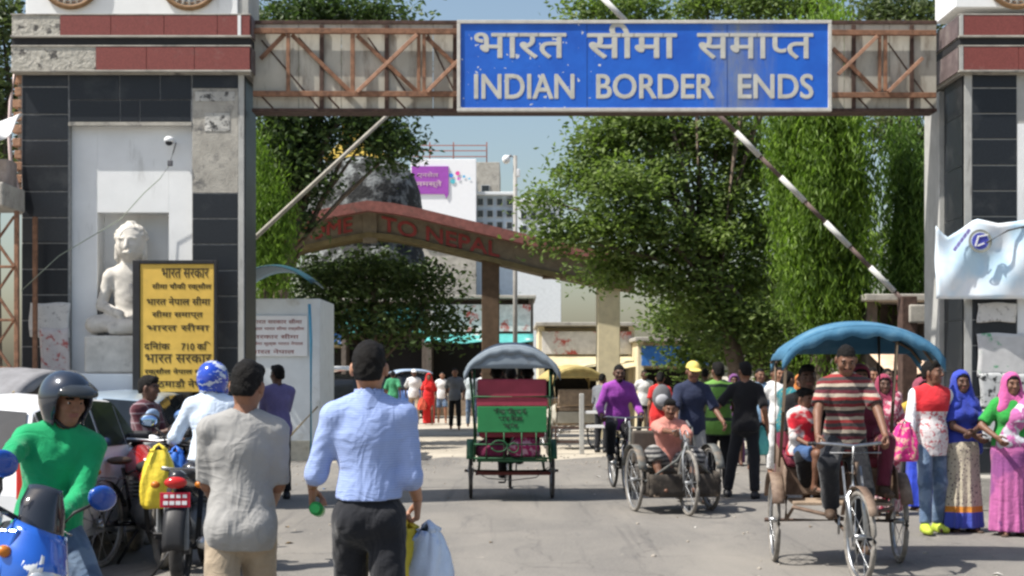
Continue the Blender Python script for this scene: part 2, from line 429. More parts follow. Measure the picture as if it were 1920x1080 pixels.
HAIR = lambda: M('hair_black', (.007, .006, .0055), rough=.7, var=.4, scale=60, bump=.9, bscale=170, spec=.2, bdist=.012)
def person(label, at, yaw=0, H=1.70, group=None, skin='b', fat=1., female=False, pose=None, top=None, bottom=None, hair='short', shoes=None, h=.012,
           cap=None, scarf=None, beard=False, helmet=None, skirt=None, child=False, hidden_legs=False, facehair=None, hairmat=None):
    """one continuous skinned body in the given pose, with clothes and hair as children. Faces -Y at yaw 0."""
    po = pose or {}; s = H/1.70; loc = Vector(at)
    up = nrm(po.get('lean', (0, .02, 1))); tw = R(po.get('twist', 0))
    rg = np.array([math.cos(tw), math.sin(tw), 0]); rg = nrm(rg-up*(rg@up)); fw = np.cross(rg, up)
    pel = np.array(po.get('pelvis', (0, 0, .945)))*s
    pr = nrm(np.array([math.cos(R(po.get('pyaw', 0))), math.sin(R(po.get('pyaw', 0))), 0]))
    at_ = lambda u_, r_=0, f_=0: pel+up*u_*s+rg*r_*s+fw*f_*s
    sw = (.168 if not female else .145)*(1+.5*(fat-1))
    nb = at_(.50); hs = 1.0 if not child else 1.12
    hu = nrm(up+np.array(po.get('headlean', (0, -.05, .25))))
    hy = R(po.get('head', (0, 0))[0]); hp = R(po.get('head', (0, 0))[1])
    hr = nrm(np.array([math.cos(tw+hy), math.sin(tw+hy), 0])); hr = nrm(hr-hu*(hr@hu)); hf = np.cross(hr, hu)
    hu2 = hu*math.cos(hp)-hf*math.sin(hp); hf2 = hf*math.cos(hp)+hu*math.sin(hp)     # positive pitch looks up
    RH = np.stack([hr, -hf2, hu2], 1)       # columns: head x, y(back), z
    hc = nb+hu*.155*s+hf*.015*s; q = s*hs
    hd = lambda x, y, z: hc+RH@(np.array([x, y, z])*q)
    J = {}
    for n_, sg in (('L', 1), ('R', -1)):
        sh = at_(.437, sg*sw); tg = po.get('hand'+n_)
        tg = (np.array(tg)*s) if tg is not None else sh+np.array([sg*.07, -.03, -.50])*s
        el, wr = ik(sh, tg, .275*s, .245*s, po.get('elbow'+n_, (sg*.25, .9, -.3)))
        hip = pel+pr*sg*.080*s+np.array([0, 0, -.02])*s; an = np.array(po.get('foot'+n_, (sg*.10, .02, .085)))*s
        kn, an = ik(hip, an, .425*s, .42*s, po.get('knee'+n_, (sg*.12, -1, 0)))
        J[n_] = (sh, el, wr, hip, kn, an)
    pts = [hc+np.array([0, 0, .14*s]), hc, pel]+[p for t in J.values() for p in t]
    lo = np.min(pts, 0)-.2*s; hi = np.max(pts, 0)+.2*s; lo[2] = max(lo[2], -.02)
    fl = lambda k: (fw, k)
    def torso(F, g, k=.04):
        wst = .112*fat if not female else .108*fat; hp_ = .128*fat if not female else .150*fat; ch = .148*(.5+.5*fat) if not female else .128*fat
        F.cone(at_(-.03), at_(.08), (hp_)*s+g, (hp_)*s+g, k, fl(.80)); F.cone(at_(.06), at_(.2), hp_*s+g, wst*s+g, k, fl(.78))
        F.cone(at_(.2), at_(.35, 0, .01), wst*s+g, ch*s+g, k, fl(.74)); F.cone(at_(.35, 0, .01), at_(.42), ch*s+g, .115*s+g, k, fl(.68))
        F.cone(J['L'][0]-rg*.03*s, J['R'][0]+rg*.03*s, .048*s+g*.8, .048*s+g*.8, k)
        for sg in (1, -1): F.cone(at_(.488, sg*.045), at_(.447, sg*sw*.85), .044*s+g*.7, .044*s+g*.7, k)
        if female:
            for sg in (1, -1): F.ell(at_(.31, sg*.065, .085), ((.062*fat)*s+g*.5,)*3, .04)
        for sg in (1, -1): F.ell(pel+pr*sg*.06*s-fw*.05*s+np.array([0, 0, -.04])*s, (.080*fat*s+g,)*3, .05)
    parts = []
    # --- skin: trunk and limbs
    B = Field(lo, hi, max(h, .014))
    torso(B, -.012)
    B.cone(nb-hu*.05*s, hc-hu*.05*s, .056*s, .050*s, .03)
    for n_ in 'LR':
        sh, el, wr, hip, kn, an = J[n_]
        B.cone(sh, el, .046*s*fat, .036*s, .03); B.cone(el, wr, .038*s, .026*s, .02)
        B.cone(hip, kn, .070*s*fat, .052*s, .03); B.cone(kn, an, .055*s, .036*s, .03)
        B.cone(kn+(an-kn)*.25, kn+(an-kn)*.4, .05*s, .046*s, .03)
        ff = nrm(np.array([(an-hip)[0]*0+po.get('toe'+n_, (0, -1))[0], po.get('toe'+n_, (0, -1))[1], 0]))
        B.cone(an+np.array([0, 0, -.045])*s-ff*.02*s, an+ff*.13*s+np.array([0, 0, -.055])*s, .036*s, .026*s, .03)
    v, f = B.mesh(); parts.append((v, f, 0))
    # --- head
    hh_ = min(h, .0065) if h <= .012 else .009
    r_ = .17*q; Hd = Field(hc-r_, hc+r_, hh_)
    E3 = RH
    Hd.ell(hd(0, .012, .03), np.array((.073, .093, .088))*q, .02, E3)
    Hd.cone(hd(0, -.03, -.01), hd(0, -.052, -.078), .058*q, .034*q, .03); Hd.cone(hd(0, .0, -.03), hd(0, -.03, -.07), .055*q, .045*q, .03)
    for sg in (1, -1):
        Hd.cone(hd(sg*.04, -.06, -.02), hd(sg*.035, -.052, -.04), .026*q, .024*q, .02)
        Hd.ell(hd(sg*.079, .008, -.002), np.array((.012, .019, .032))*q, .006, E3)
        Hd.ell(hd(sg*.031, -.098, .012), np.array((.017, .017, .0095))*q, .010, E3, sub=True)
    Hd.cone(hd(-.036, -.079, .030), hd(.036, -.079, .030), .011*q, .011*q, .015)
    Hd.cone(hd(0, -.088, .018), hd(0, -.108, -.022), .008*q, .012*q, .012)
    for sg in (1, -1): Hd.cone(hd(sg*.010, -.096, -.024), hd(sg*.013, -.092, -.026), .009*q, .008*q, .008)
    Hd.cone(hd(-.02, -.083, -.047), hd(.02, -.083, -.047), .007*q, .007*q, .006); Hd.cone(hd(-.017, -.082, -.058), hd(.017, -.082, -.058), .0085*q, .0085*q, .006)
    Hd.cone(hc-hu*.09*s, hd(0, .02, -.02), .052*s, .05*s, .03)
    v, f = Hd.mesh()
    cen = v[f].mean(1); lc = (cen-hc)@RH/q
    mi = np.zeros(len(f), int)
    mi[(abs(lc[:, 0]) < .026) & (lc[:, 1] < -.08) & (abs(lc[:, 2]+.052) < .010)] = 1
    br = (abs(abs(lc[:, 0])-.032) < .018) & (abs(lc[:, 2]-.034+.25*np.maximum(0, abs(lc[:, 0])-.032)) < .005) & (lc[:, 1] < -.06); mi[br] = 2
    if facehair or beard:
        mu = (abs(lc[:, 0]) < .032) & (lc[:, 1] < -.075) & (abs(lc[:, 2]+.038) < .006); mi[mu] = 2
    parts.append((v, f, mi))
    for sg in (1, -1):                    # eyes
        E = MB(); E.ell((0, 0, 0), (.0112*q,)*3, 10, 8)
        ev = np.array(E.v); c0 = hd(sg*.031, -.0742, .010); ql = np.array([g for g in E.f]); w_ = ev+c0
        lcl = ((w_[ql].mean(1)-c0)@RH)/(.0112*q); em = np.where((lcl[:, 1] < -.60), 4, 3)
        parts.append((w_, ql, em))
    # --- hands
    for n_, sg in (('L', 1), ('R', -1)):
        sh, el, wr, hip, kn, an = J[n_]
        d = nrm(np.array(po['hd'+n_])) if 'hd'+n_ in po else nrm(wr-el+np.array([0, 0, -.05]))
        sd = np.array(po.get('thumb'+n_, fw)); nv = np.array(po.get('palm'+n_, -sg*rg))
        G = Field(wr-.22*s, wr+.22*s, .0055 if h <= .01 else .0075)
        hand(G, wr, d, sd, nv, po.get('curl'+n_, .45), s, skin)
        v, f = G.mesh(); parts.append((v, f, 0))
    V, Fq, I = merge_sdf(parts)
    sk = skinmat(skin); lip = M('lips', (.22, .085, .07), rough=.45, var=.1, bump=0)
    me = raw_mesh('person', V, Fq, [sk, lip, HAIR(), M('eye_white', (.75, .72, .68), rough=.25, var=.03, bump=0), M('iris', (.02, .012, .01), rough=.15, var=0, bump=0)], True, I)
    ob = link_mesh('person', me); ob.location = loc; ob.rotation_euler = (0, 0, R(yaw)); tag(ob, label, 'person', group)
    def child_(name, fld, mat, mi=None):
        v, f = fld.mesh() if isinstance(fld, Field) else fld
        if len(f): return link_mesh(name, raw_mesh(name, v, f, mat, True, mi), ob)
    # --- top
    if top:
        T = Field(lo, hi, h); g = top.get('loose', .014)
        torso(T, g)
        hem = top.get('hem', -.10)
        if top.get('flare'): T.cone(at_(.1), at_(hem-.05), .14*fat*s+g, .16*fat*s+g+top['flare'], .05, fl(.8))
        elif hem < -.05: T.cone(at_(.05), at_(hem-.03), .130*fat*s+g, .136*fat*s+g, .05, fl(.8))
        if hem < -.05:
            for sg in (1, -1): T.ell(pel+pr*sg*.06*s-fw*.05*s+np.array([0, 0, -.04])*s, (.081*fat*s+g+.004,)*3, .05)
        T.cut(at_(hem), -up)
        T.folds(top.get('fold', .004)*.62, seed=top.get('seed', len(label)))
        A = Field(lo, hi, h)
        sl = top.get('sleeve', .55)
        for n_ in 'LR':
            sh, el, wr, hip, kn, an = J[n_]
            if sl <= 1:
                A.cone(sh, sh+(el-sh)*sl, .048*s*fat+g*.6, .044*s+g*1.0, .03, clipb=True)
            else:
                A.cone(sh, el, .048*s*fat+g*.6, .040*s+g*.6, .03); A.cone(el, el+(wr-el)*(sl-1), .040*s+g*.6, .032*s+g*.5, .025, clipb=True)
                if top.get('roll'): e2 = el+(wr-el)*(sl-1); u_ = nrm(wr-el); A.cone(e2-u_*.06*s, e2, .043*s+g*.4, .043*s+g*.4, .006, clipb=True, clipa=True)
        A.folds(top.get('fold', .004)*.6, (24, 24, 18), top.get('seed', len(label))+1)
        T.union(A, .035)
        if top.get('vneck'): T.cone(at_(.50, 0, .13), at_(.36, 0, .19), .055*s, .012*s, .004, sub=True)
        T.cone(nb-hu*.02*s, hc-hu*.02*s, .058*s, .056*s, .004, sub=True)
        child_(top.get('name', 'shirt'), T, top['mat'])
        if top.get('collar'):
            C = Field(nb-.2, nb+.2, min(h, .008))
            a0 = nb-hu*.03*s; C.cone(a0, nb+hu*.070*s, .088*s, .066*s, .004, clipb=True, clipa=True)
            C.cone(a0-hu*.05*s, nb+hu*.1*s, .066*s, .060*s, .004, sub=True)
            if top.get('vneck'): C.cone(nb+fw*.12*s-hu*.07*s, nb+fw*.09*s+hu*.08*s, .028*s, .05*s, .004, sub=True)
            child_('collar', C, top['mat'])
    # --- bottom
    if bottom:
        T = Field(lo, hi, h); g = bottom.get('loose', .016)
        T.cone(at_(-.03), at_(.10), .130*fat*s+g*.4, .122*fat*s+g*.3, .03, fl(.8))
        for sg in (1, -1): T.ell(pel+pr*sg*.06*s-fw*.05*s+np.array([0, 0, -.04])*s, (.080*fat*s+g*.6,)*3, .05)
        T.cut(at_(.10), up)
        L = bottom.get('len', .93)
        for n_ in 'LR':
            sh, el, wr, hip, kn, an = J[n_]
            if L > .5:
                T.cone(hip, kn, .074*s*fat+g, .056*s+g, .03); T.cone(kn, kn+(an-kn)*(L-.5)/.45, .056*s+g, .046*s+g*bottom.get('bell', 1), .03, clipb=True)
            else: T.cone(hip, hip+(kn-hip)*L*2, .085*s*fat+g, .066*s+g*1.3, .03, clipb=True)
        T.folds(bottom.get('fold', .004), (20, 20, 9), len(label)+3)
        child_(bottom.get('name', 'trousers'), T, bottom['mat'])
        if bottom.get('belt'):
            C = Field(pel-.35, pel+.35, .008); C.cone(at_(.085), at_(.118), .124*fat*s+.012, .123*fat*s+.012, .004, fl(.8), True, True)
            child_('belt', C, bottom['belt'])
    if skirt:
        g = skirt.get('r', .22); lo2 = lo-np.array([.15, .15, 0]); hi2 = hi+np.array([.15, .15, 0])
        T = Field(lo2, hi2, h)
        fc = (J['L'][5]+J['R'][5])/2; bt = np.array([fc[0], fc[1], skirt.get('z', .05)])
        if po.get('seated'):
            for n_ in 'LR': T.cone(pel, J[n_][4], .16*s, .11*s, .06); T.cone(J[n_][4], J[n_][5]*[1, 1, 0]+[0, 0, .12], .12*s, .15*s, .06)
        else:
            T.cone(at_(.10), at_(-.05), .125*fat*s+.01, .165*fat*s+.015, .04, fl(.82)); T.cone(at_(-.05), bt-np.array([0, 0, .06]), .165*fat*s+.015, g*s, .05, fl(.86))
            x, y = T.ax[0][:, None, None]-pel[0], T.ax[1][None, :, None]-pel[1]; th = np.arctan2(y, x)
            z = np.clip((pel[2]-T.ax[2][None, None, :])/pel[2], 0, 1)
            T.f = (T.f+(.016*np.sin(11*th+2*np.sin(3*th))+.007*np.sin(23*th+1))*z).astype(np.float32)
        T.cut(at_(.12), up); T.cut(bt, (0, 0, -1))
        child_(skirt.get('name', 'skirt'), T, skirt['mat'])
    if top and top.get('drape'):          # sari end over the chest and shoulder, falling behind
        T = Field(lo-.1, hi+.1, h); m_ = top['drape']
        T.cone(at_(.02, -.12, .10), at_(.30, .04, .15), .07*s, .085*s, .05, fl(.5)); T.cone(at_(.30, .04, .15), at_(.50, .14, .02), .085*s, .075*s, .05)
        T.cone(at_(.50, .14, .0), at_(.1, .17, -.13), .07*s, .10*s, .05, fl(.4)); T.cone(at_(.05, -.05, .10), at_(.03, .13, .07), .09*s, .09*s, .04)
        T.folds(.006, (30, 22, 12), 5); child_('sari_drape', T, m_)
    # --- hair and headgear
    if hair:
        Hh = Field(hc-.2*q, hc+.2*q, hh_ if h <= .012 else h*.7); gz = {'short': 0, 'thick': .005, 'long': .006, 'bald': -.01}.get(hair, 0)
        Hh.ell(hd(0, .016, .036), np.array((.0745+gz*.4, .097+gz, .089+gz*2))*q, .02, E3)
        if hair == 'long':
            Hh.cone(hd(0, .06, .0), hd(0, .085, -.06), .06*q, .05*q, .03); Hh.ell(hd(0, .11, -.02), (.045*q,)*3, .02)
        gx, gy, gz_ = Hh.ax[0][:, None, None]-hc[0], Hh.ax[1][None, :, None]-hc[1], Hh.ax[2][None, None, :]-hc[2]
        loc_ = [(gx*RH[0, i]+gy*RH[1, i]+gz_*RH[2, i])/q for i in range(3)]
        zl = np.interp(loc_[1], [-.12, -.075, -.045, -.03, -.012, .012, .03, .055, .1], [.070, .067, .054, .036, -.002, .030, -.012, -.052, -.062])
        def hairline(F_): F_.f = np.maximum(F_.f, ((zl-loc_[2])*.75*q).astype(np.float32))
        if hair == 'thick': Hh.cone(hd(-.035, -.05, .098), hd(.035, -.05, .10), .026*q, .024*q, .03)
        if hair in ('short', 'thick'): Hh.ell(hd(0, .062, -.02), np.array((.064, .048, .055))*q, .02, E3)
        hairline(Hh)
        Hh.folds(.0034*q, (105, 105, 70), 2); child_('hair', Hh, hairmat or HAIR())
    if beard:
        Hh = Field(hc-.16*q, hc+.16*q, hh_); Hh.cone(hd(0, -.032, -.035), hd(0, -.056, -.085), .062*q, .038*q, .03)
        Hh.cut(hd(0, -.05, -.062), RH@nrm((0, -.3, 1))); Hh.folds(.002, (150, 150, 120)); child_('beard', Hh, HAIR())
    if cap:
        Hh = Field(hc-.24*q, hc+.24*q, .008); Hh.ell(hd(0, .010, .048), np.array((.088, .104, .092))*q, .01, E3); Hh.cut(hd(0, 0, .048), RH@np.array([0, -.1, -1.]))
        Bm = Field(hc-.24*q, hc+.24*q, .008); Bm.ell(hd(0, -.10, .05), np.array((.075, .085, .014))*q, .01, E3); Hh.union(Bm, .012); child_('cap', Hh, cap)
    if helmet:
        Hh = Field(hc-.24*q, hc+.24*q, .008); o_ = (.125, .148, .128)
        Hh.ell(hd(0, .014, .030), np.array(o_)*q, .02, E3); Hh.cone(hd(0, .02, -.02), hd(0, .0, -.10), .118*q, .100*q, .04)
        if helmet.get('full'): Hh.cone(hd(-.07, -.07, -.085), hd(.07, -.07, -.085), .05*q, .05*q, .04)
        In = Field(hc-.24*q, hc+.24*q, .008); In.ell(hd(0, .012, .02), np.array((.098, .118, .108))*q, .02, E3); In.cone(hd(0, .02, -.02), hd(0, .0, -.2), .088*q, .088*q, .03)
        if helmet.get('full'): In.cone(hd(-.06, -.16, .0), hd(.06, -.16, .0), .058*q, .058*q, .02)
        else:
            In.cone(hd(-.035, -.12, .0), hd(.035, -.12, .0), .080*q, .080*q, .02); In.cone(hd(-.04, -.12, -.08), hd(.04, -.12, -.08), .085*q, .085*q, .02)
        Hh.shell(In); Hh.cut(hd(0, 0, -.118), -hu2)
        ho = child_('helmet', Hh, helmet['mat'])
        if not helmet.get('full'):
            V_ = Field(hc-.24*q, hc+.24*q, .007); V_.ell(hd(0, -.055, .062), np.array((.118, .120, .050))*q, .01, E3)
            V2 = Field(hc-.24*q, hc+.24*q, .007); V2.ell(hd(0, -.045, .030), np.array((.125, .145, .050))*q, .01, E3); V_.shell(V2); V_.cut(hd(0, -.09, .05), RH@np.array([0, 1., -.1]))
            child_('visor', V_, helmet['visor'])
            S_ = MB(); 
            for sg in (1, -1): S_.tube([hd(sg*.082, -.01, -.05), hd(sg*.072, -.03, -.09), hd(sg*.03, -.055, -.118), hd(0, -.06, -.122)], .011*q, 6)
            so = S_.build('chin_strap', M('strap_black', (.015, .015, .017), rough=.6), ob)
        else:
            V_ = Field(hc-.24*q, hc+.24*q, .007); V_.ell(hd(0, .012, .028), np.array((.123, .147, .126))*q, .01, E3); V_.cut(hd(0, -.06, 0), RH@np.array([0, 1., 0])); V_.cut(hd(0, 0, -.055), -hu2); V_.cut(hd(0, 0, .062), hu2)
            child_('visor', V_, helmet['visor'])
    if scarf:                              # cloth over the head and round the shoulders, face left open
        T = Field(np.minimum(lo, hc-.3), np.maximum(hi, hc+.3), min(h, .012))
        T.ell(hd(0, .018, .036), np.array((.092, .112, .104))*q, .02, E3); T.cone(hd(0, .03, .0), nb-fw*.03*s, .092*q, .105*s, .05)
        for sg in (1, -1): T.cone(hd(sg*.05, .0, -.05), at_(.40, sg*.10, .06), .055*s, .07*s, .05)
        T.cone(nb-fw*.02*s, at_(.2, 0, -.09), .11*s, .14*s, .06, fl(.6))
        if scarf.get('long'): T.cone(at_(.42, .13, .03), at_(-.06, .17, .03), .07*s, .06*s, .04)
        Fc = Field(np.minimum(lo, hc-.3), np.maximum(hi, hc+.3), min(h, .012)); Fc.cone(hd(0, -.04, .02), hd(0, -.2, .01), .072*q, .078*q, .01); Fc.cone(hd(0, -.04, -.05), hd(0, -.2, -.05), .06*q, .07*q, .02)
        T.folds(.004, (26, 26, 10), 7); T.shell(Fc); child_('headscarf', T, scarf['mat'])
    # --- shoes
    if shoes:
        for n_, sg in (('L', 1), ('R', -1)):
            an = J[n_][5]; ff = nrm(np.array([*po.get('toe'+n_, (sg*.15, -1)), 0])); S_ = Field(an-.3*s, an+.3*s, min(h, .009))
            z0 = np.array([0, 0, -.045])*s
            if shoes.get('sandal'):
                S_.cone(an+z0*1.5-ff*.04*s, an+z0*1.6+ff*.16*s, .036*s, .040*s, .01, ((0, 0, 1), .4)); S_.cone(an+ff*.07*s-np.cross(ff, [0, 0, 1])*.035*s+z0, an+ff*.07*s+np.cross(ff, [0, 0, 1])*.035*s+z0, .033*s, .033*s, .005, (ff, .35))
            else:
                S_.cone(an+z0-ff*.035*s, an+z0*1.15+ff*.15*s, .045*s, .036*s, .02); S_.cone(an+z0*.2, an+ff*.06*s+z0, .046*s, .045*s, .03); S_.cut(an+np.array([0, 0, .03])*s, (0, 0, 1))
            S_.cut(an+np.array([0, 0, -.082])*s, (0, 0, -1)); child_('shoe' if not shoes.get('sandal') else 'sandal', S_, shoes['mat'])
    ob['joints'] = 0
    del ob['joints']
    PERSONS.append(ob)
    def world(p): return ob.location+Matrix.Rotation(R(yaw), 3, 'Z') @ Vector(p)
    return ob, {k: {'sh': world(v[0]), 'wr': world(v[2]), 'an': world(v[5])} for k, v in J.items()}, world
PERSONS = []
# ---------------------------------------------------------------- palette
CONC = M('weathered_concrete', (.36, .34, .30), .9, var=.22, scale=5, bump=.6, bscale=40, stain=(.10, .10, .10), st=(.56, .72), sscale=4, bdist=.01)
PLAST = M('white_plaster', (.74, .75, .75), .85, var=.05, scale=3, bump=.25, bscale=35, stain=(.42, .42, .40), st=(.60, .85), sscale=2.2, sstretch=(2.5, 2.5, .5))
GREYP = M('grey_render', (.40, .40, .38), .9, var=.15, scale=4, bump=.4, bscale=50, stain=(.16, .15, .14), st=(.58, .75), sscale=3, sstretch=(3, 3, .6))
GRAN = M('black_granite', (.011, .014, .019), .42, var=.35, scale=40, bump=.08, bscale=200, stain=(.05, .053, .056), st=(.54, .82), sscale=2.4, spec=.4)
REDT = M('red_granite', (.20, .056, .048), .5, var=.22, scale=70, bump=.1, bscale=150, stain=(.24, .16, .14), st=(.6, .85), sscale=4, spec=.35)
BRICK = M('brick', (.38, .22, .14), .95, var=.3, scale=14, bump=.8, bscale=60, bdist=.01)
RUST = M('rusty_steel', (.235, .120, .070), .75, metal=.0, var=.35, scale=14, bump=.4, bscale=90, stain=(.10, .05, .035), st=(.55, .72), sscale=9)
DRUST = M('dark_rusty_steel', (.075, .045, .035), .8, var=.4, scale=12, bump=.4, bscale=80)
SHEET = M('grey_sheet', (.46, .435, .37), .8, var=.12, scale=3, bump=.2, bscale=60, stain=(.20, .165, .13), st=(.50, .72), sscale=2.4, sstretch=(3, 1, .7))
BLACKM = M('black_steel', (.018, .018, .02), .5, var=.3, bump=.15)
GREYM = M('grey_steel', (.30, .31, .32), .45, metal=.6, var=.2, scale=20, bump=.1)
CHROME = M('chrome', (.42, .43, .44), .38, metal=1, var=.15, scale=20, bump=.05)
RUB = M('tyre_rubber', (.035, .033, .032), .85, var=.4, scale=18, bump=.5, bscale=120, stain=(.16, .145, .125), st=(.5, .75), sscale=6)
RUBD = M('dusty_tyre', (.20, .185, .165), .95, var=.3, scale=18, bump=.5, bscale=120)
WHITEP = M('white_paint', (.78, .79, .80), .35, var=.04, bump=.05, spec=.5, coat=.3)
BLUEPIPE = M('blue_pipe', (.10, .34, .52), .5, var=.12)
BAMBOO = M('bamboo', (.42, .33, .20), .7, var=.25, scale=14, bump=.4)
WOOD = M('grey_wood', (.28, .21, .15), .85, var=.3, scale=10, bump=.6, bscale=40)
CREAM = M('cream_wall', (.62, .54, .36), .9, var=.1, bump=.3, stain=(.35, .30, .22), st=(.58, .8), sscale=2)
GLASSD = M('dark_glass', (.02, .025, .03), .08, var=.2, bump=0, spec=.6)
# ---------------------------------------------------------------- ground and road
def ground_mat():
    m, n, b = newmat('dusty_ground'); v = objco(n)
    c = ramp(n, noise(n, v, .5, 8, .65), [(.3, (.30, .265, .215)), (.5, (.40, .36, .295)), (.72, (.50, .45, .37))])
    c = mixc(n, ramp(n, noise(n, v, 5, 8, .7), [(.55, (0, 0, 0)), (.75, (.6, .6, .6))]), c, (.24, .21, .175))
    n.links.new(c, b.inputs['Base Color']); b.inputs['Roughness'].default_value = .95; b.inputs['Specular IOR Level'].default_value = .15
    bumpn(n, b, noise(n, v, 14, 8, .7), .6, .03); return m
def road_mat():
    m, n, b = newmat('worn_asphalt'); v = objco(n)
    c = ramp(n, noise(n, v, 90, 3, .7), [(.3, (.115, .110, .102)), (.55, (.178, .167, .152)), (.75, (.28, .265, .24))])
    f = ramp(n, noise(n, objco(n, (.9, .35, 1)), .8, 9, .62, .6), [(.42, (0, 0, 0)), (.72, (.75, .75, .75))])
    c = mixc(n, f, c, (.265, .245, .215))
    f2 = ramp(n, noise(n, objco(n, (2.2, .5, 1)), 1.3, 6, .6, .8), [(.60, (0, 0, 0)), (.70, (.55, .55, .55))])
    c = mixc(n, f2, c, (.095, .092, .09))
    t = n.nodes.new("ShaderNodeTexVoronoi"); t.feature = 'DISTANCE_TO_EDGE'; t.inputs['Scale'].default_value = .55
    wv = n.nodes.new("ShaderNodeVectorMath"); wv.operation = 'MULTIPLY_ADD'
    nz = n.nodes.new("ShaderNodeTexNoise"); nz.inputs['Scale'].default_value = 1.6; nz.inputs['Detail'].default_value = 8; n.links.new(v, nz.inputs['Vector'])
    n.links.new(nz.outputs['Color'], wv.inputs[0]); wv.inputs[1].default_value = (.9, .9, 0); n.links.new(v, wv.inputs[2]); n.links.new(wv.outputs[0], t.inputs['Vector'])
    cr = ramp(n, t.outputs['Distance'], [(.0, (.5, .5, .5)), (.008, (0, 0, 0))])
    c = mixc(n, cr, c, (.07, .066, .062))
    f3 = ramp(n, noise(n, objco(n, (5, .16, 1)), 1.1, 4, .6, .3), [(.58, (0, 0, 0)), (.68, (.45, .45, .45))]); c = mixc(n, f3, c, (.085, .082, .08))
    f4 = ramp(n, noise(n, v, 2.6, 5, .7, .4), [(.66, (0, 0, 0)), (.70, (.6, .6, .6))]); c = mixc(n, f4, c, (.34, .31, .265))
    n.links.new(c, b.inputs['Base Color']); b.inputs['Roughness'].default_value = .82; b.inputs['Specular IOR Level'].default_value = .3
    bumpn(n, b, noise(n, v, 120, 3), .5, .008); return m
DUST = ground_mat(); ROADM = road_mat()
tag(MB().add([(-400, -30, 0), (400, -30, 0), (400, 700, 0), (-400, 700, 0)], [(0, 1, 2, 3)]).build('ground', DUST), kind='structure')
rnd = random.Random(4)
far = [(-7.5+i*.62, 25.5+rnd.uniform(-.9, .9)+(1.5 if i > 13 else 0)+1.3*math.sin(i*.7), .004) for i in range(27)]
far = [(x, y, .004) for x, y, _ in far]
edge_r = [(8.6+rnd.uniform(-.25, .25), y, .004) for y in range(24, -12, -3)]
edge_l = [(-7.4+rnd.uniform(-.25, .25), y, .004) for y in range(-11, 25, 3)]
pv = far+edge_r+edge_l
tag(MB().add(pv, [tuple(range(len(pv)-1, -1, -1))]).build('road', ROADM), kind='structure')
# pebbles and grit swept to the road edge: nobody could count it
g = MB(); rr = random.Random(9)
for i in range(900):
    x = rr.uniform(-6, 8); y = rr.choice([rr.uniform(8, 30), rr.gauss(25, 1.5)]); r = rr.uniform(.006, .022)
    if abs(x) < 2 and y < 20 and rr.random() < .8: continue
    g.ell((x, y, r*.4), (r*rr.uniform(.8, 1.5), r, r*.7), 5, 3)
tag(g.build('gravel', M('pebble', (.30, .27, .23), .95, var=.4)), kind='stuff')

lt = MB(); LP_ = [M('litter_paper', (.60, .58, .54), .9, bump=0), M('litter_leaf', (.16, .11, .05), .9, bump=0), M('litter_blue', (.12, .22, .42), .6, bump=0)]
for i in range(70):
    x = rr.uniform(-5, 6.5); y = rr.uniform(8.5, 26); a = rr.uniform(0, 6.28); s_ = rr.uniform(.015, .05); c_, d_ = math.cos(a)*s_, math.sin(a)*s_
    lt.mat(rr.choice([0, 1, 1, 1, 2])).add([(x-c_, y-d_, .006), (x+d_*.6, y-c_*.6, .008+s_*.3), (x+c_, y+d_, .007), (x-d_*.6, y+c_*.6, .009+s_*.25)], [(0, 1, 2), (0, 2, 3)])
tag(lt.build('litter', LP_), kind='stuff')
# ---------------------------------------------------------------- gate towers
YG = 16.4
def fb(name, px0, py0, px1, py1, y0, y1, mat, parent, bevel=.004, Y=YG):
    """block that shows as px0..px1, py0..py1 at the plane Y and runs from depth y0 to y1"""
    return MB().box((PX(px0, Y), y0, PZ(py1, Y)), (PX(px1, Y), y1, PZ(py0, Y))).build(name, mat, parent, bevel)
GROUT = M('tile_mortar', (.30, .30, .295), .95, var=.25, scale=20, bump=.5)
def tile_col(T, px0, px1, ys, dust=0):
    for a, b in zip(ys, ys[1:]): fb('black_tile', px0+.8, a+1.1, px1-.8, b-1.1, YG, YG+.009, GRAN, T, .002)
def wheel_relief(T, cx, cy, r):
    m = M('wheel_brown', (.20, .115, .055), .7, var=.25, scale=20, bump=.3)
    c = P(cx, cy, 16.47); k = 16.47/FPX
    rim = MB().ring(c, (0, 1, 0), (r-5)*k, 5.2*k, 48, 8).build('wheel_emblem', m, T)
    MB().cyl(c+Vector((0, -.02, 0)), c+Vector((0, .02, 0)), 9*k, n=20).build('hub', m, rim)
    sp = M('wheel_spoke_white', (.55, .55, .52), .8)
    for i in range(24):
        a = 2*math.pi*i/24; d = Vector((math.cos(a), 0, math.sin(a)))
        MB().cyl(c+d*8*k, c+d*(r-8)*k, 1.7*k, 2.6*k, 5).build('spoke', sp, rim)
    MB().ring(c, (0, 1, 0), (r-14)*k, 1.5*k, 40, 6).build('inner_ring', m, rim)
GRY = 1095.0   # pixel row well below the street at the gate plane
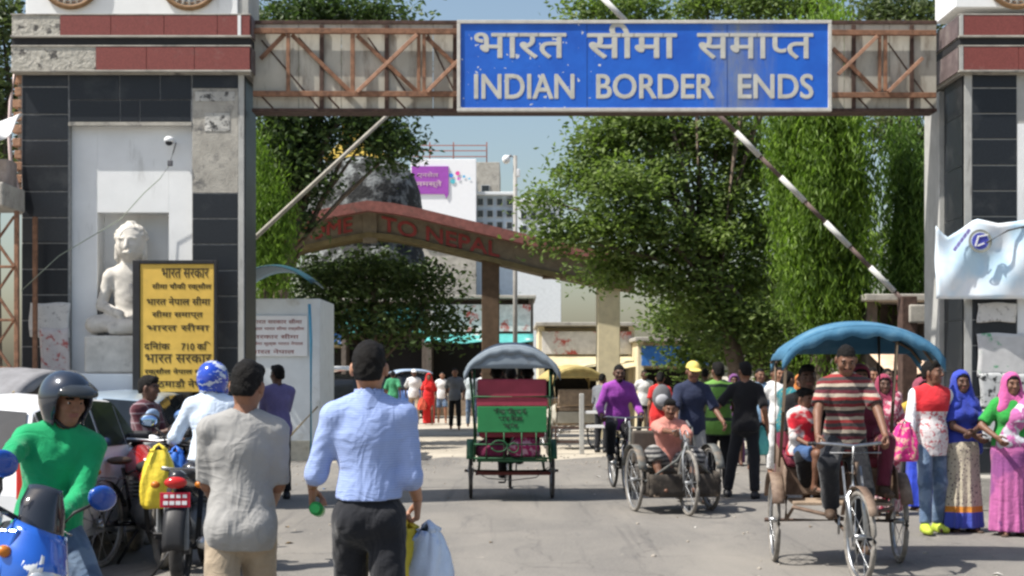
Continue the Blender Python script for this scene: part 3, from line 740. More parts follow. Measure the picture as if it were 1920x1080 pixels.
# left tower
LT = thing('gate_tower', 'gate tower with a white niche, yellow notice and tiles broken to brick', 'gate tower', (PX(245, YG), YG+.4, 0), group='towers of the border gate')
ZB = 700+1.6*FPX/YG
fb('tower_core', 40, 135, 457, ZB, YG+.46, YG+.78, GREYP, LT)
fb('pier', 40, 135, 128.5, ZB, YG+.010, YG+.46, GROUT, LT); fb('pier', 359.5, 135, 457, ZB, YG+.010, YG+.46, GROUT, LT)
fb('lintel', 128.6, 135, 359.4, 234, YG+.010, YG+.46, GROUT, LT)
for a in ((129, 234, 177, ZB), (312, 234, 359, ZB), (177.2, 234, 311.8, 396), (177.2, 655, 311.8, ZB)):
    fb('plaster_panel', *a, YG+.115, YG+.455, PLAST, LT, 0)
fb('niche_back', 177.2, 396, 311.8, 655, YG+.40, YG+.456, PLAST, LT, 0)
fb('lintel_edge', 128, 229, 360, 236, YG-.005, YG+.03, CONC, LT)
tile_col(LT, 41, 128, [138, 163, 214.5, 263, 311, 359, 408, 456, 505, 553, 601, 650, 698, 746, 794, 842, 890, 938])
for a, b in ((130, 225), (225, 262), (262, 358)): fb('black_tile', a+.7, 188, b-.7, 228, YG, YG+.009, GRAN, LT, .003)
for a, b in ((129, 224), (224, 300), (300, 359)): fb('black_tile', a+.7, 138, b-.7, 187, YG, YG+.009, GRAN, LT, .003)
fb('black_tile', 360.7, 140, 446, 165, YG, YG+.009, GRAN, LT, .003)
tile_col(LT, 360.5, 446, [362, 410, 458, 507, 555, 603, 652, 700, 748, 796, 844, 892, 940])
fb('bare_concrete', 361, 166, 446, 361, YG+.004, YG+.0095, CONC, LT, 0)
for a in ((384, 212, 431, 246), (366, 172, 440, 190)): fb('mortar_patch', *a, YG-.002, YG+.0035, M('light_mortar', (.46, .45, .42), .95, var=.2, bump=.9, bscale=25, bdist=.02, stain=(.08, .08, .08), st=(.52, .6), sscale=12), LT, .002)
fb('corner_strip', 447, 137, 457.5, ZB, YG-.004, YG+.0095, GREYP, LT)
fb('side_tiles', 456.5, 140, 458.5, ZB, YG+.06, YG+.74, GRAN, LT)
for i in range(11):
    y = 147+i*23.5+rnd.uniform(-2, 2)
    MB().box((PX(23+rnd.uniform(-3, 3), YG), YG+.02, PZ(y+8, YG)), (PX(40, YG), YG+.25, PZ(y-7, YG))).build('brick', BRICK, LT, .006)
fb('brick_bed', 30, 140, 40, 400, YG+.06, YG+.4, CONC, LT)
def cap(T, x0, x1, patches, tiles, side):
    """two red tiled bands with a dark groove, front face 0.1 m proud of the tower"""
    fb('cap_core', x0+2, 28, x1-2, 134, YG-.075, 17.6, CONC, T, .004, 16.32)
    fb('cap_groove', x0+1, 70, x1-1, 84, YG-.078, 17.605, M('groove_dark', (.02, .02, .022), .7), T, 0, 16.32)
    for (ya, yb), ps, ts in zip(((26, 69), (85, 134)), patches, tiles):
        for a, b in zip(ts, ts[1:]): fb('red_tile', a+.4, ya+3, b-.4, yb-3, YG-.108, YG-.08, REDT, T, .003, 16.3)
        for a, b in ps: fb('broken_edge', a, ya, b, yb, YG-.10, YG-.079, M('broken_tile_bed', (.42, .40, .35), .95, var=.25, scale=7, bump=1, bscale=18, bdist=.03, stain=(.09, .085, .08), st=(.54, .62), sscale=7), T, .006, 16.3)
        fb('cap_ledge', x0-1, yb-2.6, x1+1, yb+1, YG-.118, YG-.06, CONC, T, .004, 16.3); fb('cap_ledge', x0-1, ya, x1+1, ya+2.4, YG-.112, YG-.06, CONC, T, .004, 16.3)
        e = x1 if side > 0 else x0
        fb('side_tile', e-1 if side > 0 else e-.6, ya+2, e+.6 if side > 0 else e+1, yb-2, YG-.06, 17.55, M('dull_side_tile', (.13, .10, .10), .6, var=.3, scale=6, stain=(.22, .2, .18), st=(.5, .8)), T, 0, 16.3)  # side tiles darker and greyer than the front ones
    fb('cap_soffit', x0+3, 134, x1-3, 138, YG-.05, 17.55, CONC, T, 0, 16.32)
cap(LT, 21, 470, (((22, 113),), ((21, 180),)), ((113, 208, 308, 408, 469), (180, 275, 365, 469)), 1)
fb('corner_edge', 446, 29, 452, 67, YG-.114, YG-.10, PLAST, LT, 0, 16.3)
MB().box((PX(48, 16.5), 16.5, PZ(27, 16.5)), (PX(446, 16.5), 17.3, 8.4)).build('upper_block', PLAST, LT, .01)
MB().box((PX(446.5, 16.5), 16.52, PZ(27, 16.5)), (PX(466, 16.5), 17.2, 8.3)).build('upper_corner', GREYP, LT, .01)
wheel_relief(LT, 133, -40, 58); wheel_relief(LT, 355, -38, 58)
unparent_loc(LT)
# right tower
RT = thing('gate_tower', 'gate tower hung with a white bank banner and torn posters, its red cap unbroken', 'gate tower', (PX(2000, YG), YG+.4, 0), group='towers of the border gate')
fb('tower_core', 1812, 135, 2226, ZB, YG+.010, YG+.78, GREYP, RT)
tile_col(RT, 1823, 1907, [138, 165, 213, 261, 310, 358, 406, 455, 503, 551, 600, 648, 696, 744, 792, 840, 888])
fb('corner_strip', 1808, 137, 1822, ZB, YG-.004, YG+.0095, GREYP, RT)
fb('plaster_panel', 1908, 232, 2140, ZB, YG+.003, YG+.0095, PLAST, RT, 0)
tile_col(RT, 2141, 2226, [138, 165, 213, 261, 310, 358, 406, 455, 503, 551])
for i, (a, b) in enumerate(zip([140, 213, 310, 406, 503, 600, 696, 792], [212, 309, 405, 502, 599, 695, 791, 900])):
    fb('side_tile', 1807, a, 1808.4, b, YG+.05, YG+.74, GRAN, RT, 0)
MB().box((PX(1753, 17.35), 17.18, 0), (PX(1830, 17.35), 17.8, 5.1)).build('rear_pier', GREYP, RT, .01)
cap(RT, 1799, 2240, ((), ()), ((1806, 1920, 2030, 2140, 2239), (1806, 1910, 2020, 2130, 2239)), -1)
for ya, yb in ((28, 67), (87, 132)): fb('corner_edge', 1799, ya, 1805.5, yb, YG-.112, YG-.09, GREYP, RT, 0, 16.3)
MB().box((PX(1772, 16.9), 16.5, PZ(30, 16.9)), (PX(2230, 16.5), 17.3, 8.4)).build('upper_block', PLAST, RT, .01)
wheel_relief(RT, 1907, -40, 58); wheel_relief(RT, 2130, -40, 58)
MB().box((PX(1780, 16.2), 16.05, 0), (PX(2300, 16.2), YG+.02, .40)).build('plinth', CONC, RT, .02)
unparent_loc(RT)

# ---------------------------------------------------------------- truss bridge between the towers
YT = 16.5
def YTf(px): return (px-474)/1282*.45          # the bridge runs slightly askew
BR = thing('truss_bridge', 'rusty steel truss bridge with grey sheeting spanning between the two gate towers', 'bridge', (1.1, YT, 0))
def bar(name, a, b, wpx, Y, mat, d=.05, parent=None):
    sk = parent is None
    A = P(*a, Y+(YTf(a[0]) if sk else 0)); B = P(*b, Y+(YTf(b[0]) if sk else 0)); e = (B-A).normalized(); q = Vector((-e.z, 0, e.x))*(wpx*Y/FPX/2)
    return MB().prism([A-q, B-q, B+q, A+q], (0, d, 0)).build(name, mat, parent or BR, .004)
bar('top_chord', (474, 57), (1756, 61), 10, YT-.01, RUST, .05); bar('bottom_chord', (474, 175), (1756, 178), 10, YT-.01, RUST, .05)
posts = [(540, 7), (661, 8), (785, 6.5), (795, 6.5), (912, 8), (1034, 8), (1156, 7), (1166, 7), (1290, 8), (1412, 8), (1530, 8), (1650, 6), (1660.5, 7)]
for x, w_ in posts: bar('truss_post', (x, 63), (x, 171), w_, YT, RUST, .03)
diag = [((488, 110), (534, 63)), ((547, 65), (656, 171)), ((669, 66), (781, 171)), ((799, 69), (905, 171)), ((1040, 68), (1150, 171)), ((1172, 68), (1284, 171)), ((1418, 68), (1524, 171)), ((1562, 90), (1645, 172))]
back = [((669, 172), (782, 64)), ((800, 172), (906, 66)), ((918, 172), (1030, 66)), ((1296, 172), (1406, 66)), ((1572, 139), (1646, 67)), ((1666, 172), (1731, 108))]
for a, b in diag: bar('diagonal_brace', a, b, 8, YT+.032, RUST, .02)
for a, b in back: bar('diagonal_brace', a, b, 7, YT-.045, M('pale_rust', (.36, .20, .13), .8, var=.3, scale=14, bump=.3), .04)
for x in (603, 725, 853, 980, 1100, 1230, 1350, 1470, 1601, 1710): bar('rear_post', (x, 46), (x, 203), 8, YT+.056, DRUST, .018)
for a, b in (((560, 70), (650, 171)), ((690, 70), (760, 171)), ((1665, 80), (1735, 178)), ((490, 75), (600, 205)), ((860, 190), (800, 60))): bar('rear_brace', a, b, 3, YT+.075, DRUST, .006)
xs = [474, 560, 640, 725, 812, 900, 985, 1070, 1156, 1240, 1326, 1412, 1497, 1583, 1668, 1756]
for a, b in zip(xs, xs[1:]):
    d_ = YT+.085; MB().prism([P(a+.5, 204, d_+YTf(a)), P(b-.5, 204, d_+YTf(b)), P(b-.5, 44, d_+YTf(b)), P(a+.5, 44, d_+YTf(a))], (0, .015, 0)).build('sheet_panel', SHEET, BR, 0)
for y0, y1, d0, d1 in ((38, 45, .070, .34), (203, 209, .03, .34)):
    MB().prism([P(472, y1, YT+d0), P(1757, y1, YT+d0+.45), P(1757, y0, YT+d0+.45), P(472, y0, YT+d0)], (0, d1-d0, 0)).build('edge_beam', DRUST, BR, .004)
for i, x in enumerate(range(490, 1750, 62)):
    if i % 2 == 0: bar('knee_brace', (x, 180), (x+22, 203), 3.5, YT+.08, DRUST, .02)
unparent_loc(BR)

# ---------------------------------------------------------------- blue border sign
YS = 16.42
def sign_mat():
    m, n, b = newmat('sign_blue'); v = objco(n)
    c = ramp(n, noise(n, v, 2.2, 5), [(.3, (.008, .085, .46)), (.7, (.014, .135, .60))])
    sep = n.nodes.new("ShaderNodeSeparateXYZ"); n.links.new(v, sep.inputs[0])
    mp = n.nodes.new("ShaderNodeMapRange"); mp.inputs['From Min'].default_value = 0; mp.inputs['From Max'].default_value = .85; mp.inputs['To Min'].default_value = .62; mp.inputs['To Max'].default_value = 0
    sb = n.nodes.new("ShaderNodeMath"); sb.operation = 'SUBTRACT'; n.links.new(sep.outputs[0], sb.inputs[0]); sb.inputs[1].default_value = PX(1385, YS)
    ab = n.nodes.new("ShaderNodeMath"); ab.operation = 'ABSOLUTE'; n.links.new(sb.outputs[0], ab.inputs[0]); n.links.new(ab.outputs[0], mp.inputs['Value'])
    nz = noise(n, objco(n, (2.5, 1, .55)), 3.4, 9, .72)
    ad = n.nodes.new("ShaderNodeMath"); ad.operation = 'MULTIPLY'; n.links.new(mp.outputs[0], ad.inputs[0]); n.links.new(nz, ad.inputs[1])
    c = mixc(n, ramp(n, ad.outputs[0], [(.14, (0, 0, 0)), (.37, (.72, .72, .72))]), c, (.24, .25, .18))
    f = ramp(n, noise(n, v, 13, 2, .5), [(.69, (0, 0, 0)), (.71, (1, 1, 1))]); lf = n.nodes.new("ShaderNodeMath"); lf.operation = 'LESS_THAN'; n.links.new(sep.outputs[0], lf.inputs[0]); lf.inputs[1].default_value = PX(1150, YS)
    c = mixc(n, mixc(n, 1, f, lf.outputs[0], 'MULTIPLY'), c, (.55, .56, .56))
    n.links.new(c, b.inputs['Base Color']); b.inputs['Roughness'].default_value = .45
    bumpn(n, b, noise(n, v, 4, 4), .3, .02); return m
SG = thing('border_sign', 'long blue border sign with white Hindi and English lettering on the truss bridge', 'sign', (PX(1208, YS), YS, 4.6))
MB().box((PX(863, YS), YS, PZ(203, YS)), (PX(1553, YS), YS+.03, PZ(44, YS))).build('board', sign_mat(), SG)
FRM = M('sign_frame_grey', (.52, .50, .46), .6, var=.15, scale=10, stain=(.25, .12, .07), st=(.62, .7), sscale=5)
for a in ((857, 38, 1559, 44.5), (857, 202.5, 1559, 209)): fb('frame_rail', *a, YS-.02, YS+.05, FRM, SG, .004, YS)
for a in ((857, 44.8, 863.5, 202.2), (1552.5, 44.8, 1559, 202.2)): fb('frame_rail', *a, YS-.02, YS+.05, FRM, SG, .004, YS)
for x in (1100, 1363): fb('panel_seam', x, 46, x+1, 201, YS-.002, YS+.01, M('seam_dark', (.01, .05, .22), .6), SG, 0, YS)
for x in (900, 1130, 1290, 1520):
    for y in (60, 176): MB().box((PX(x-3, YS), YS+.03, PZ(y+3, YS)), (PX(x+3, YS), YS+.10+YTf(x), PZ(y-3, YS))).build('bracket', DRUST, SG, .003)
LETW = M('letter_white', (.50, .49, .44), .6, var=.12, scale=8, stain=(.36, .34, .26), st=(.6, .8), sscale=5)
yl = YS-.004
text('hindi_word', 'भारत', LETW, 890, 62, 1061, 109, yl, SG, .022); text('hindi_word', 'सीमा', LETW, 1102, 44, 1268, 109, yl, SG, .022)
text('hindi_word', ['समा', '~प', 'त'], LETW, 1308, 63, 1524, 110, yl, SG, .022)
for wd, a, b in (('INDIAN', 890, 1076), ('BORDER', 1119, 1338), ('ENDS', 1385, 1524)):
    text('english_word', wd, LETW, a, 139.5, b, 184.5, yl, SG, .028)
unparent_loc(SG)

# ---------------------------------------------------------------- things on the left tower
YN = 15.98
YB = thing('notice_board', 'tall yellow Hindi notice board in a dark frame on the white gate tower', 'notice board', (PX(331, YN), YN, 1.2))
YEL = M('notice_yellow', (.62, .40, .075), .7, var=.1, scale=6, stain=(.36, .24, .07), st=(.6, .8), sscale=4, bump=.1)
fb('board', 263, 495, 401, 735, YN, YN+.03, YEL, YB, .004, YN)
for a in ((249, 488, 262.5, 790), (401.5, 488, 407, 760), (262.7, 488, 401.3, 494.6)): fb('frame_bar', *a, YN-.015, YN+.06, BLACKM, YB, .004, YN)
INK = M('notice_ink', (.045, .035, .02), .8, bump=0)
for body, a, b, y0, y1 in (('भारत सरकार', 303, 391, 503, 521), ('सीमा चौकी रक्सौल', 285, 396, 530, 545), ('भारत नेपाल सीमा', 275, 394, 556, 572), ('सीमा समाप्त', 285, 380, 582, 598), ('भारत सीमा', 275, 392, 606, 620), ('दिनांक', 270, 318, 640, 656), ('710 कि', 340, 394, 640, 656), ('भारत सरकार', 272, 396, 664, 680), ('रक्सौल नेपाल सीमा', 271, 396, 690, 704), ('काठमाडौ नेपाल', 273, 398, 710, 726)):
    text('notice_line', body, INK, a, y0, b, y1, YN-.004, YB, .01, .002)
unparent_loc(YB)
def paper(label, px0, py0, px1, py1, Y, mat, name='poster', cat='poster', sag=.01):
    o = MB(); q = rnd.random()*6
    A = P(px0, py1, Y); B = P(px1, py0, Y)
    o.sheet(lambda u, v: (A.x+(B.x-A.x)*u+.01*math.sin(5*v+q), Y-.008-abs(sag*math.sin(6*u+4*v+q))*.7, A.z+(B.z-A.z)*v+.008*math.sin(7*u+q)), 10, 10)
    t = o.build(name, mat, solid=.003); return tag(t, label, cat)
PAPW = M('poster_paper', (.62, .60, .57), .9, var=.08, scale=12, stain=(.30, .28, .27), st=(.56, .64), sscale=16)
PAPR = M('poster_pink_print', (.60, .55, .53), .9, var=.08, scale=12, stain=(.45, .13, .12), st=(.53, .62), sscale=13)
paper('white paper bill pasted across the black tiles under the gate tower cap', 56, 568, 131, 632, YG-.004, PAPW)
paper('pink printed bill pasted below the white bill on the black tiles', 76, 616, 130, 712, YG-.012, PAPR)
cc = thing('security_camera', 'small white security camera on the lit plaster above the niche', 'camera', P(318, 265, YG+.1))
c0 = P(318, 263, YG-.02)
MB().cyl(c0+Vector((0, .14, .0)), c0+Vector((0, -.02, 0)), .016, n=8).build('bracket', GREYM, cc)
MB().ell(c0+Vector((0, -.02, .0)), (.062, .062, .045), 14, 8).build('housing', WHITEP, cc); MB().ell(c0+Vector((0, -.03, -.028)), (.045, .045, .042), 14, 8).build('lens_dome', M('camera_dark', (.02, .02, .025), .15), cc)
unparent_loc(cc)
cb = thing('junction_box', 'tiny dark cable box hanging on wires below the security camera', 'cable box', P(319, 306, YG))
cx = P(319, 306, YG-.05); MB().box(cx-Vector((.03, .02, .035)), cx+Vector((.03, .02, .035))).build('box', M('box_dark', (.10, .10, .11), .6), cb, .01)
def wire(pts, r): return MB().tube([P(*p) for p in pts], r, 6)
wire([(319, 303, YG-.05), (325, 285, YG-.02), (330, 268, YG+.08)], .006).build('cable', BLACKM, cb); wire([(319, 308, YG-.05), (300, 335, YG-.03), (270, 362, YG-.02), (225, 412, YG-.1), (110, 480, YG-.3), (40, 545, YG-.4)], .0055).build('cable', M('cable_green', (.25, .28, .22), .6), cb)
unparent_loc(cb)
wr_ = wire([(28, 140, YG-.02), (20, 190, YG-.04), (17, 250, YG-.04), (20, 300, YG-.05), (30, 340, YG-.05), (37, 372, YG-.03)], .022).build('conduit', M('pale_conduit', (.60, .48, .46), .6))
tag(wr_, 'pale pink plastic conduit curving past the broken brick edge of the tower', 'pipe')
# seated stone figure in the niche
ST = thing('statue', 'white stone figure seated cross legged on a pedestal in the tower niche', 'statue', (PX(240, YG), YG+.1, PZ(655, YG)))
STONE = M('statue_stone', (.56, .53, .48), .9, var=.15, scale=9, bump=.5, bscale=40, stain=(.30, .28, .25), st=(.58, .75), sscale=7)
def statue():
    c = Vector((PX(238, YG), YG+.10, PZ(612, YG))); k = .0063     # metres per pixel at the gate
    F_ = Field((c.x-.52, c.y-.40, c.z-.2), (c.x+.52, c.y+.32, c.z+1.25), .013)
    q = lambda x, y, z: np.array((c.x+x*k, c.y+y, c.z+z*k))
    hd = q(4, -.05, 154); HS = 1.42
    hp = lambda x, y, z: hd+HS*np.array((x, y, z))
    F_.ell(hd, np.array((.112, .12, .15))*HS, .02); F_.ell(hp(0, .02, .05), np.array((.125, .132, .12))*HS, .02); F_.ell(hp(0, .02, .165), np.array((.05, .05, .045))*HS, .02)
    rs = random.Random(3)
    for i in range(150):
        a = rs.uniform(0, 6.28); e = rs.uniform(.0, 1.5); d = np.array((math.cos(a)*math.cos(e), math.sin(a)*math.cos(e)*.98+.1, math.sin(e)))
        if d[1] < -.5 and d[2] < .6: continue
        F_.ell(hp(0, .02, .05)+d*np.array((.125, .132, .12))*HS, (.027,)*3, .004)
    F_.cone(hp(0, -.12, .03), hp(0, -.150, -.035), .014, .03, .012); F_.cone(hp(-.03, -.118, -.075), hp(.03, -.118, -.075), .016, .016, .01)
    for sx in (-1, 1):
        F_.ell(hp(sx*.05, -.128, .018), (.045, .035, .018), .012, sub=True); F_.cone(hp(sx*.116, .02, .0), hp(sx*.116, .02, -.11), .028, .034, .01)
        F_.cone(hp(sx*.02, -.116, .048), hp(sx*.085, -.095, .045), .014, .010, .008)
    F_.cone(hd+[0, .02, -.08], q(3, .02, 115), .075, .085, .03)
    F_.cone(q(0, .02, 20), q(3, .02, 95), .175, .215, .06, ((0, 1, 0), .62)); F_.cone(q(-34, .02, 98), q(38, .02, 98), .085, .085, .05)
    F_.cone(q(-38, .0, 92), q(-50, -.03, 40), .075, .062, .04); F_.cone(q(-50, -.03, 40), q(-8, -.19, 22), .06, .045, .04)
    F_.cone(q(42, .0, 92), q(52, -.04, 46), .075, .062, .04); F_.cone(q(52, -.04, 46), q(18, -.20, 58), .06, .042, .04); F_.cone(q(18, -.20, 58), q(12, -.21, 76), .04, .028, .02)
    F_.cone(q(0, .0, 12), q(-62, -.08, 4), .125, .10, .05); F_.cone(q(0, .0, 12), q(62, -.08, 4), .125, .10, .05); F_.cone(q(-60, -.1, 2), q(28, -.24, 2), .09, .06, .05); F_.cone(q(60, -.1, -2), q(-20, -.22, -8), .09, .06, .05)
    F_.folds(.004, (30, 30, 26))
    F_.cut(q(0, 0, -20), (0, 0, -1))
    v, f = F_.mesh(); return link_mesh('seated_figure', raw_mesh('seated_figure', v, f, STONE), ST)
statue()
MB().box((PX(168, YG), YG-.22, PZ(700, YG)), (PX(320, YG), YG+.38, PZ(630, YG))).build('pedestal', STONE, ST, .03)
MB().box((PX(160, YG), YG-.28, 0), (PX(326, YG), YG+.11, PZ(700.5, YG))).build('pedestal_base', PLAST, ST, .02)
unparent_loc(ST)
# left edge: scaffold and concrete beam
SF = thing('scaffold', 'rusty braced steel scaffold at the broken brick edge of the gate tower', 'scaffold', (PX(10, 15.6), 15.7, 0))
for x in (30, -45):
    for d in (0, .6): MB().box((PX(x-4, 15.6), 15.6+d, 0), (PX(x+4, 15.6), 15.65+d, PZ(395, 15.6))).build('upright', RUST, SF, .004)
def sbar(a, b, Y, w_=5): bar('cross_brace', a, b, w_, Y, RUST, .03, SF)
for y0, y1 in ((405, 500), (500, 600), (600, 700)): sbar((-41, y0), (26, y1), 15.57); sbar((-41, y1), (26, y0), 15.66, 4)
for y in (500, 600, 690): sbar((-44, y), (29, y), 15.62)
unparent_loc(SF)
CBm = thing('concrete_shelter', 'broken concrete beam and block jutting beside the broken brick edge of the gate tower', 'shelter', (PX(0, 16), 16, 0))
MB().box((PX(-120, 16), 15.5, PZ(396, 16)), (PX(36, 16), 16.2, PZ(352, 16))).build('beam', CONC, CBm, .02)
MB().box((PX(-120, 16), 15.9, PZ(352, 16)), (PX(22, 16), 16.2, PZ(300, 16))).build('block', M('pink_block', (.36, .30, .27), .95, var=.3, bump=.9, bscale=20, bdist=.03), CBm, .03)
MB().box((PX(-90, 16), 15.9, 0), (PX(-60, 16), 16.2, PZ(396, 16))).build('column', CONC, CBm, .02)
unparent_loc(CBm)
tp = MB(); A0 = P(-60, 270, 15.9)
tp.sheet(lambda u, v: (A0.x+.62*u, 15.9-.4*v+.05*math.sin(9*u), A0.z+.1+.35*u*.6-.25*v*v+.04*math.sin(7*u+5*v)), 12, 8)
tag(tp.build('tarpaulin', M('white_tarp', (.66, .66, .66), .7, var=.08), solid=.006), 'white tarpaulin scrap draped over the broken concrete beam', 'tarpaulin')

# ---------------------------------------------------------------- banner and posters on the right tower
YBN = 16.28
def banner_pts(u, v):
    x = 1752+u*310; top = np.interp(x, [1752, 1774, 1800, 1826, 1870, 1920, 1990, 2062], [424, 446, 430, 411, 420, 413, 432, 415]); y = top+(561-top)*v
    fold = (.035*math.sin(16*u+5*v)+.018*math.sin(41*u-9*v))*(.4+.6*math.sin(math.pi*v))
    p = P(x, y, YBN); return (p.x, YBN+fold-.05, p.z)
def banner_mat():
    m, n, b = newmat('banner_cloth'); v = objco(n)
    c = ramp(n, noise(n, objco(n, (1, 1, 1)), 1.6, 3), [(.42, (.80, .83, .86)), (.6, (.48, .66, .80))])
    n.links.new(c, b.inputs['Base Color']); b.inputs['Roughness'].default_value = .6; return m
BN = thing('banner', 'sagging white bank banner with a round blue emblem tied on the gate tower', 'banner', (PX(1850, YBN), YBN, 2.4))
bm_ = MB(); bm_.sheet(lambda u, v: banner_pts(u, 1-v), 40, 16); bm_.build('cloth', banner_mat(), BN, solid=.004)
def disc(cx, cy, r, Y, mat, name, parent, inner=0, n=32):
    k = Y/FPX; c = P(cx, cy, Y); o = MB()
    if inner: vs = [c+Vector((math.cos(a)*q*k, 0, math.sin(a)*q*k)) for q in (r, inner) for a in [2*math.pi*i/n for i in range(n)]]; o.add(vs, [(i, (i+1) % n, n+(i+1) % n, n+i) for i in range(n)])
    else: o.add([c+Vector((math.cos(2*math.pi*i/n)*r*k, 0, math.sin(2*math.pi*i/n)*r*k)) for i in range(n)], [tuple(range(n))])
    return o.build(name, mat, parent, solid=.003)
BLUEINK = M('banner_blue', (.07, .08, .42), .7, bump=0); GREYINK = M('banner_grey', (.27, .28, .24), .7, bump=0)
yb_ = YBN-.14
disc(1838, 452, 22, yb_, GREYINK, 'emblem_ring', BN, 17.5); disc(1838, 452, 15.5, yb_, BLUEINK, 'emblem_disc', BN)
bar('emblem_stroke', (1833, 444), (1853, 440), 3, yb_-.01, PLAST, .004, BN); bar('emblem_stroke', (1833, 461), (1846, 456), 3, yb_-.01, PLAST, .004, BN); bar('emblem_stroke', (1829, 462), (1835, 442), 3.5, yb_-.012, PLAST, .004, BN)
for i in range(5): bar('banner_script', (1789+i*6, 470-i*8), (1794+i*6, 462-i*8), 6, yb_+.02, M('banner_violet', (.25, .22, .50), .7, bump=0), .003, BN)
wire([(1850, 455, YBN-.17), (1890, 432, YBN-.1), (1960, 415, YBN+.05)], .012).build('tie_rope', M('rope_dark', (.07, .07, .07), .9), BN)
unparent_loc(BN)
PAPG = M('poster_green_print', (.50, .50, .50), .9, var=.1, scale=10, stain=(.10, .32, .17), st=(.60, .66), sscale=7)
PAPT = M('poster_torn', (.46, .47, .47), .9, var=.15, scale=10, stain=(.03, .033, .035), st=(.52, .57), sscale=8)
paper('plain white poster sheet just below the bank banner', 1832, 568, 1905, 604, YG-.012, PAPW)
paper('poster with green print beside the plain white sheet on the tower', 1832, 625, 1928, 705, YG-.012, PAPG)
paper('torn grey and green poster on the tower above the woman in pink', 1836, 700, 1930, 770, YG-.018, PAPT)
paper('ragged green and white poster low on the tower, above its dark base', 1840, 762, 1932, 826, YG-.014, PAPG)
# ---------------------------------------------------------------- booth, pipe
YBt = 25.4
BT = thing('guard_booth', 'small white guard booth with a lettered board and a dark teal canopy', 'booth', (PX(530, YBt), YBt+.8, 0))
BW = M('booth_white', (.66, .70, .72), .8, var=.06, scale=4, bump=.15, stain=(.42, .42, .38), st=(.6, .8), sscale=2.5)
fb('wall', 420, 560, 600, 864, YBt, YBt+2, BW, BT, .01, YBt); fb('base_band', 418, 826, 602, 866, YBt-.02, YBt+2.02, M('booth_base', (.45, .43, .36), .9, var=.2, stain=(.28, .25, .2)), BT, .01, YBt)
fb('lettered_board', 464, 592, 577, 668, YBt-.05, YBt-.01, WHITEP, BT, .005, YBt)
for i, (a, b) in enumerate(((472, 566), (470, 570), (474, 560), (472, 568), (470, 552))):
    text('board_line', ['भारत सरकार सीमा', 'नेपाल भारत सीमा रक्सौल', 'सरकार सीमा', 'सीमा शुल्क भारत नेपाल', 'भारत नेपाल'][i], M('board_red', (.28, .06, .06), .7, bump=0), a, 598+i*14, b, 607+i*14, YBt-.06, BT, .0, .002)
cn = MB(); c1 = P(460, 560, YBt)
cn.sheet(lambda u, v: (PX(425+u*170, YBt), YBt-.75+1.6*v, PZ(568-64*math.sin(math.pi*min(1, .12+.88*(1-u)))**.7*(1-.0*v)-6*math.sin(math.pi*v), YBt)), 18, 8)
cn.build('canopy', M('teal_canopy', (.02, .075, .10), .6, var=.2, bump=.2), BT, solid=.02)
unparent_loc(BT)
tag(MB().tube([P(583, 866, 25.2), P(583, 640, 25.2), P(580, 570, 25.2)], .028, 8).build('water_pipe', BLUEPIPE), 'thin blue pipe standing upright against the white guard booth', 'pipe')
tag(wire([(596, 762, 25.3), (560, 800, 25.2), (540, 822, 25.1)], .02).build('prop_stick', BAMBOO), 'bamboo stick leaning on the white guard booth wall', 'stick')
# ---------------------------------------------------------------- raised barriers
BP = thing('boom_barrier', 'white and dark striped barrier pole raised aslant behind the blue sign', 'barrier', (PX(1700, 19), 19, 0))
a = P(1128, -6, 19); b = P(1702, 572, 19); L = (b-a).length; mb = MB(); t = 0; i = 0
while t < L:
    l = .47 if i % 2 == 0 else .40; mb.mat(i % 2).cyl(a+(b-a)*(t/L), a+(b-a)*(min(L, t+l)/L), .038 if i % 2 == 0 else .029, n=10); t += l; i += 1
mb.build('pole', [M('barrier_white', (.60, .60, .58), .7, var=.1, stain=(.35, .30, .26), st=(.6, .75), sscale=6), M('barrier_maroon', (.14, .10, .09), .7, var=.3)], BP)
MB().box((PX(1688, 19), 18.9, 0), (PX(1716, 19), 19.15, PZ(556, 19))).build('post', DRUST, BP, .01); MB().box((PX(1700, 19), 18.85, PZ(606, 19)), (PX(1740, 19), 19.2, PZ(572, 19))).build('counterweight', CONC, BP, .02)
unparent_loc(BP)
bp2 = MB().cyl(P(738, 206, 18.6), P(452, 470, 18.6), .025, .032, 10).build('barrier_pole', M('grey_bamboo', (.40, .38, .33), .8, var=.2, scale=9, stain=(.2, .18, .15)))
tag(bp2, 'plain grey barrier pole slanting down from the bridge past the stained dome', 'barrier')
# ---------------------------------------------------------------- welcome arch with its dome
YA = 34.0
AR = thing('welcome_arch', 'brown gabled welcome arch with red lettering spanning the road beyond the blue sign', 'arch', (PX(690, YA), YA+.4, 0))
ROOFR = M('arch_red', (.22, .085, .075), .8, var=.25, scale=8, stain=(.09, .06, .05), st=(.55, .75)); BANDB = M('arch_brown', (.18, .15, .105), .85, var=.2, scale=6, stain=(.22, .16, .07), st=(.6, .8)); YLW = M('arch_yellow', (.14, .11, .05), .8, var=.25)
top = [(260, 470), (552, 407), (640, 388), (691, 379), (740, 384), (786, 393), (935, 429), (1017, 449), (1135, 472), (1190, 480)]
def strip(name, o0, o1, y0, y1, mat):
    mb = MB()
    for (x0, a), (x1, b) in zip(top, top[1:]):
        k = YA/FPX
        mb.prism([P(x0, a+o0, YA)-Vector((0, YA-y0, 0)), P(x0, a+o1, YA)-Vector((0, YA-y0, 0)), P(x1, b+o1, YA)-Vector((0, YA-y0, 0)), P(x1, b+o0, YA)-Vector((0, YA-y0, 0))], (0, y1-y0, 0))
    return mb.build(name, mat, AR)
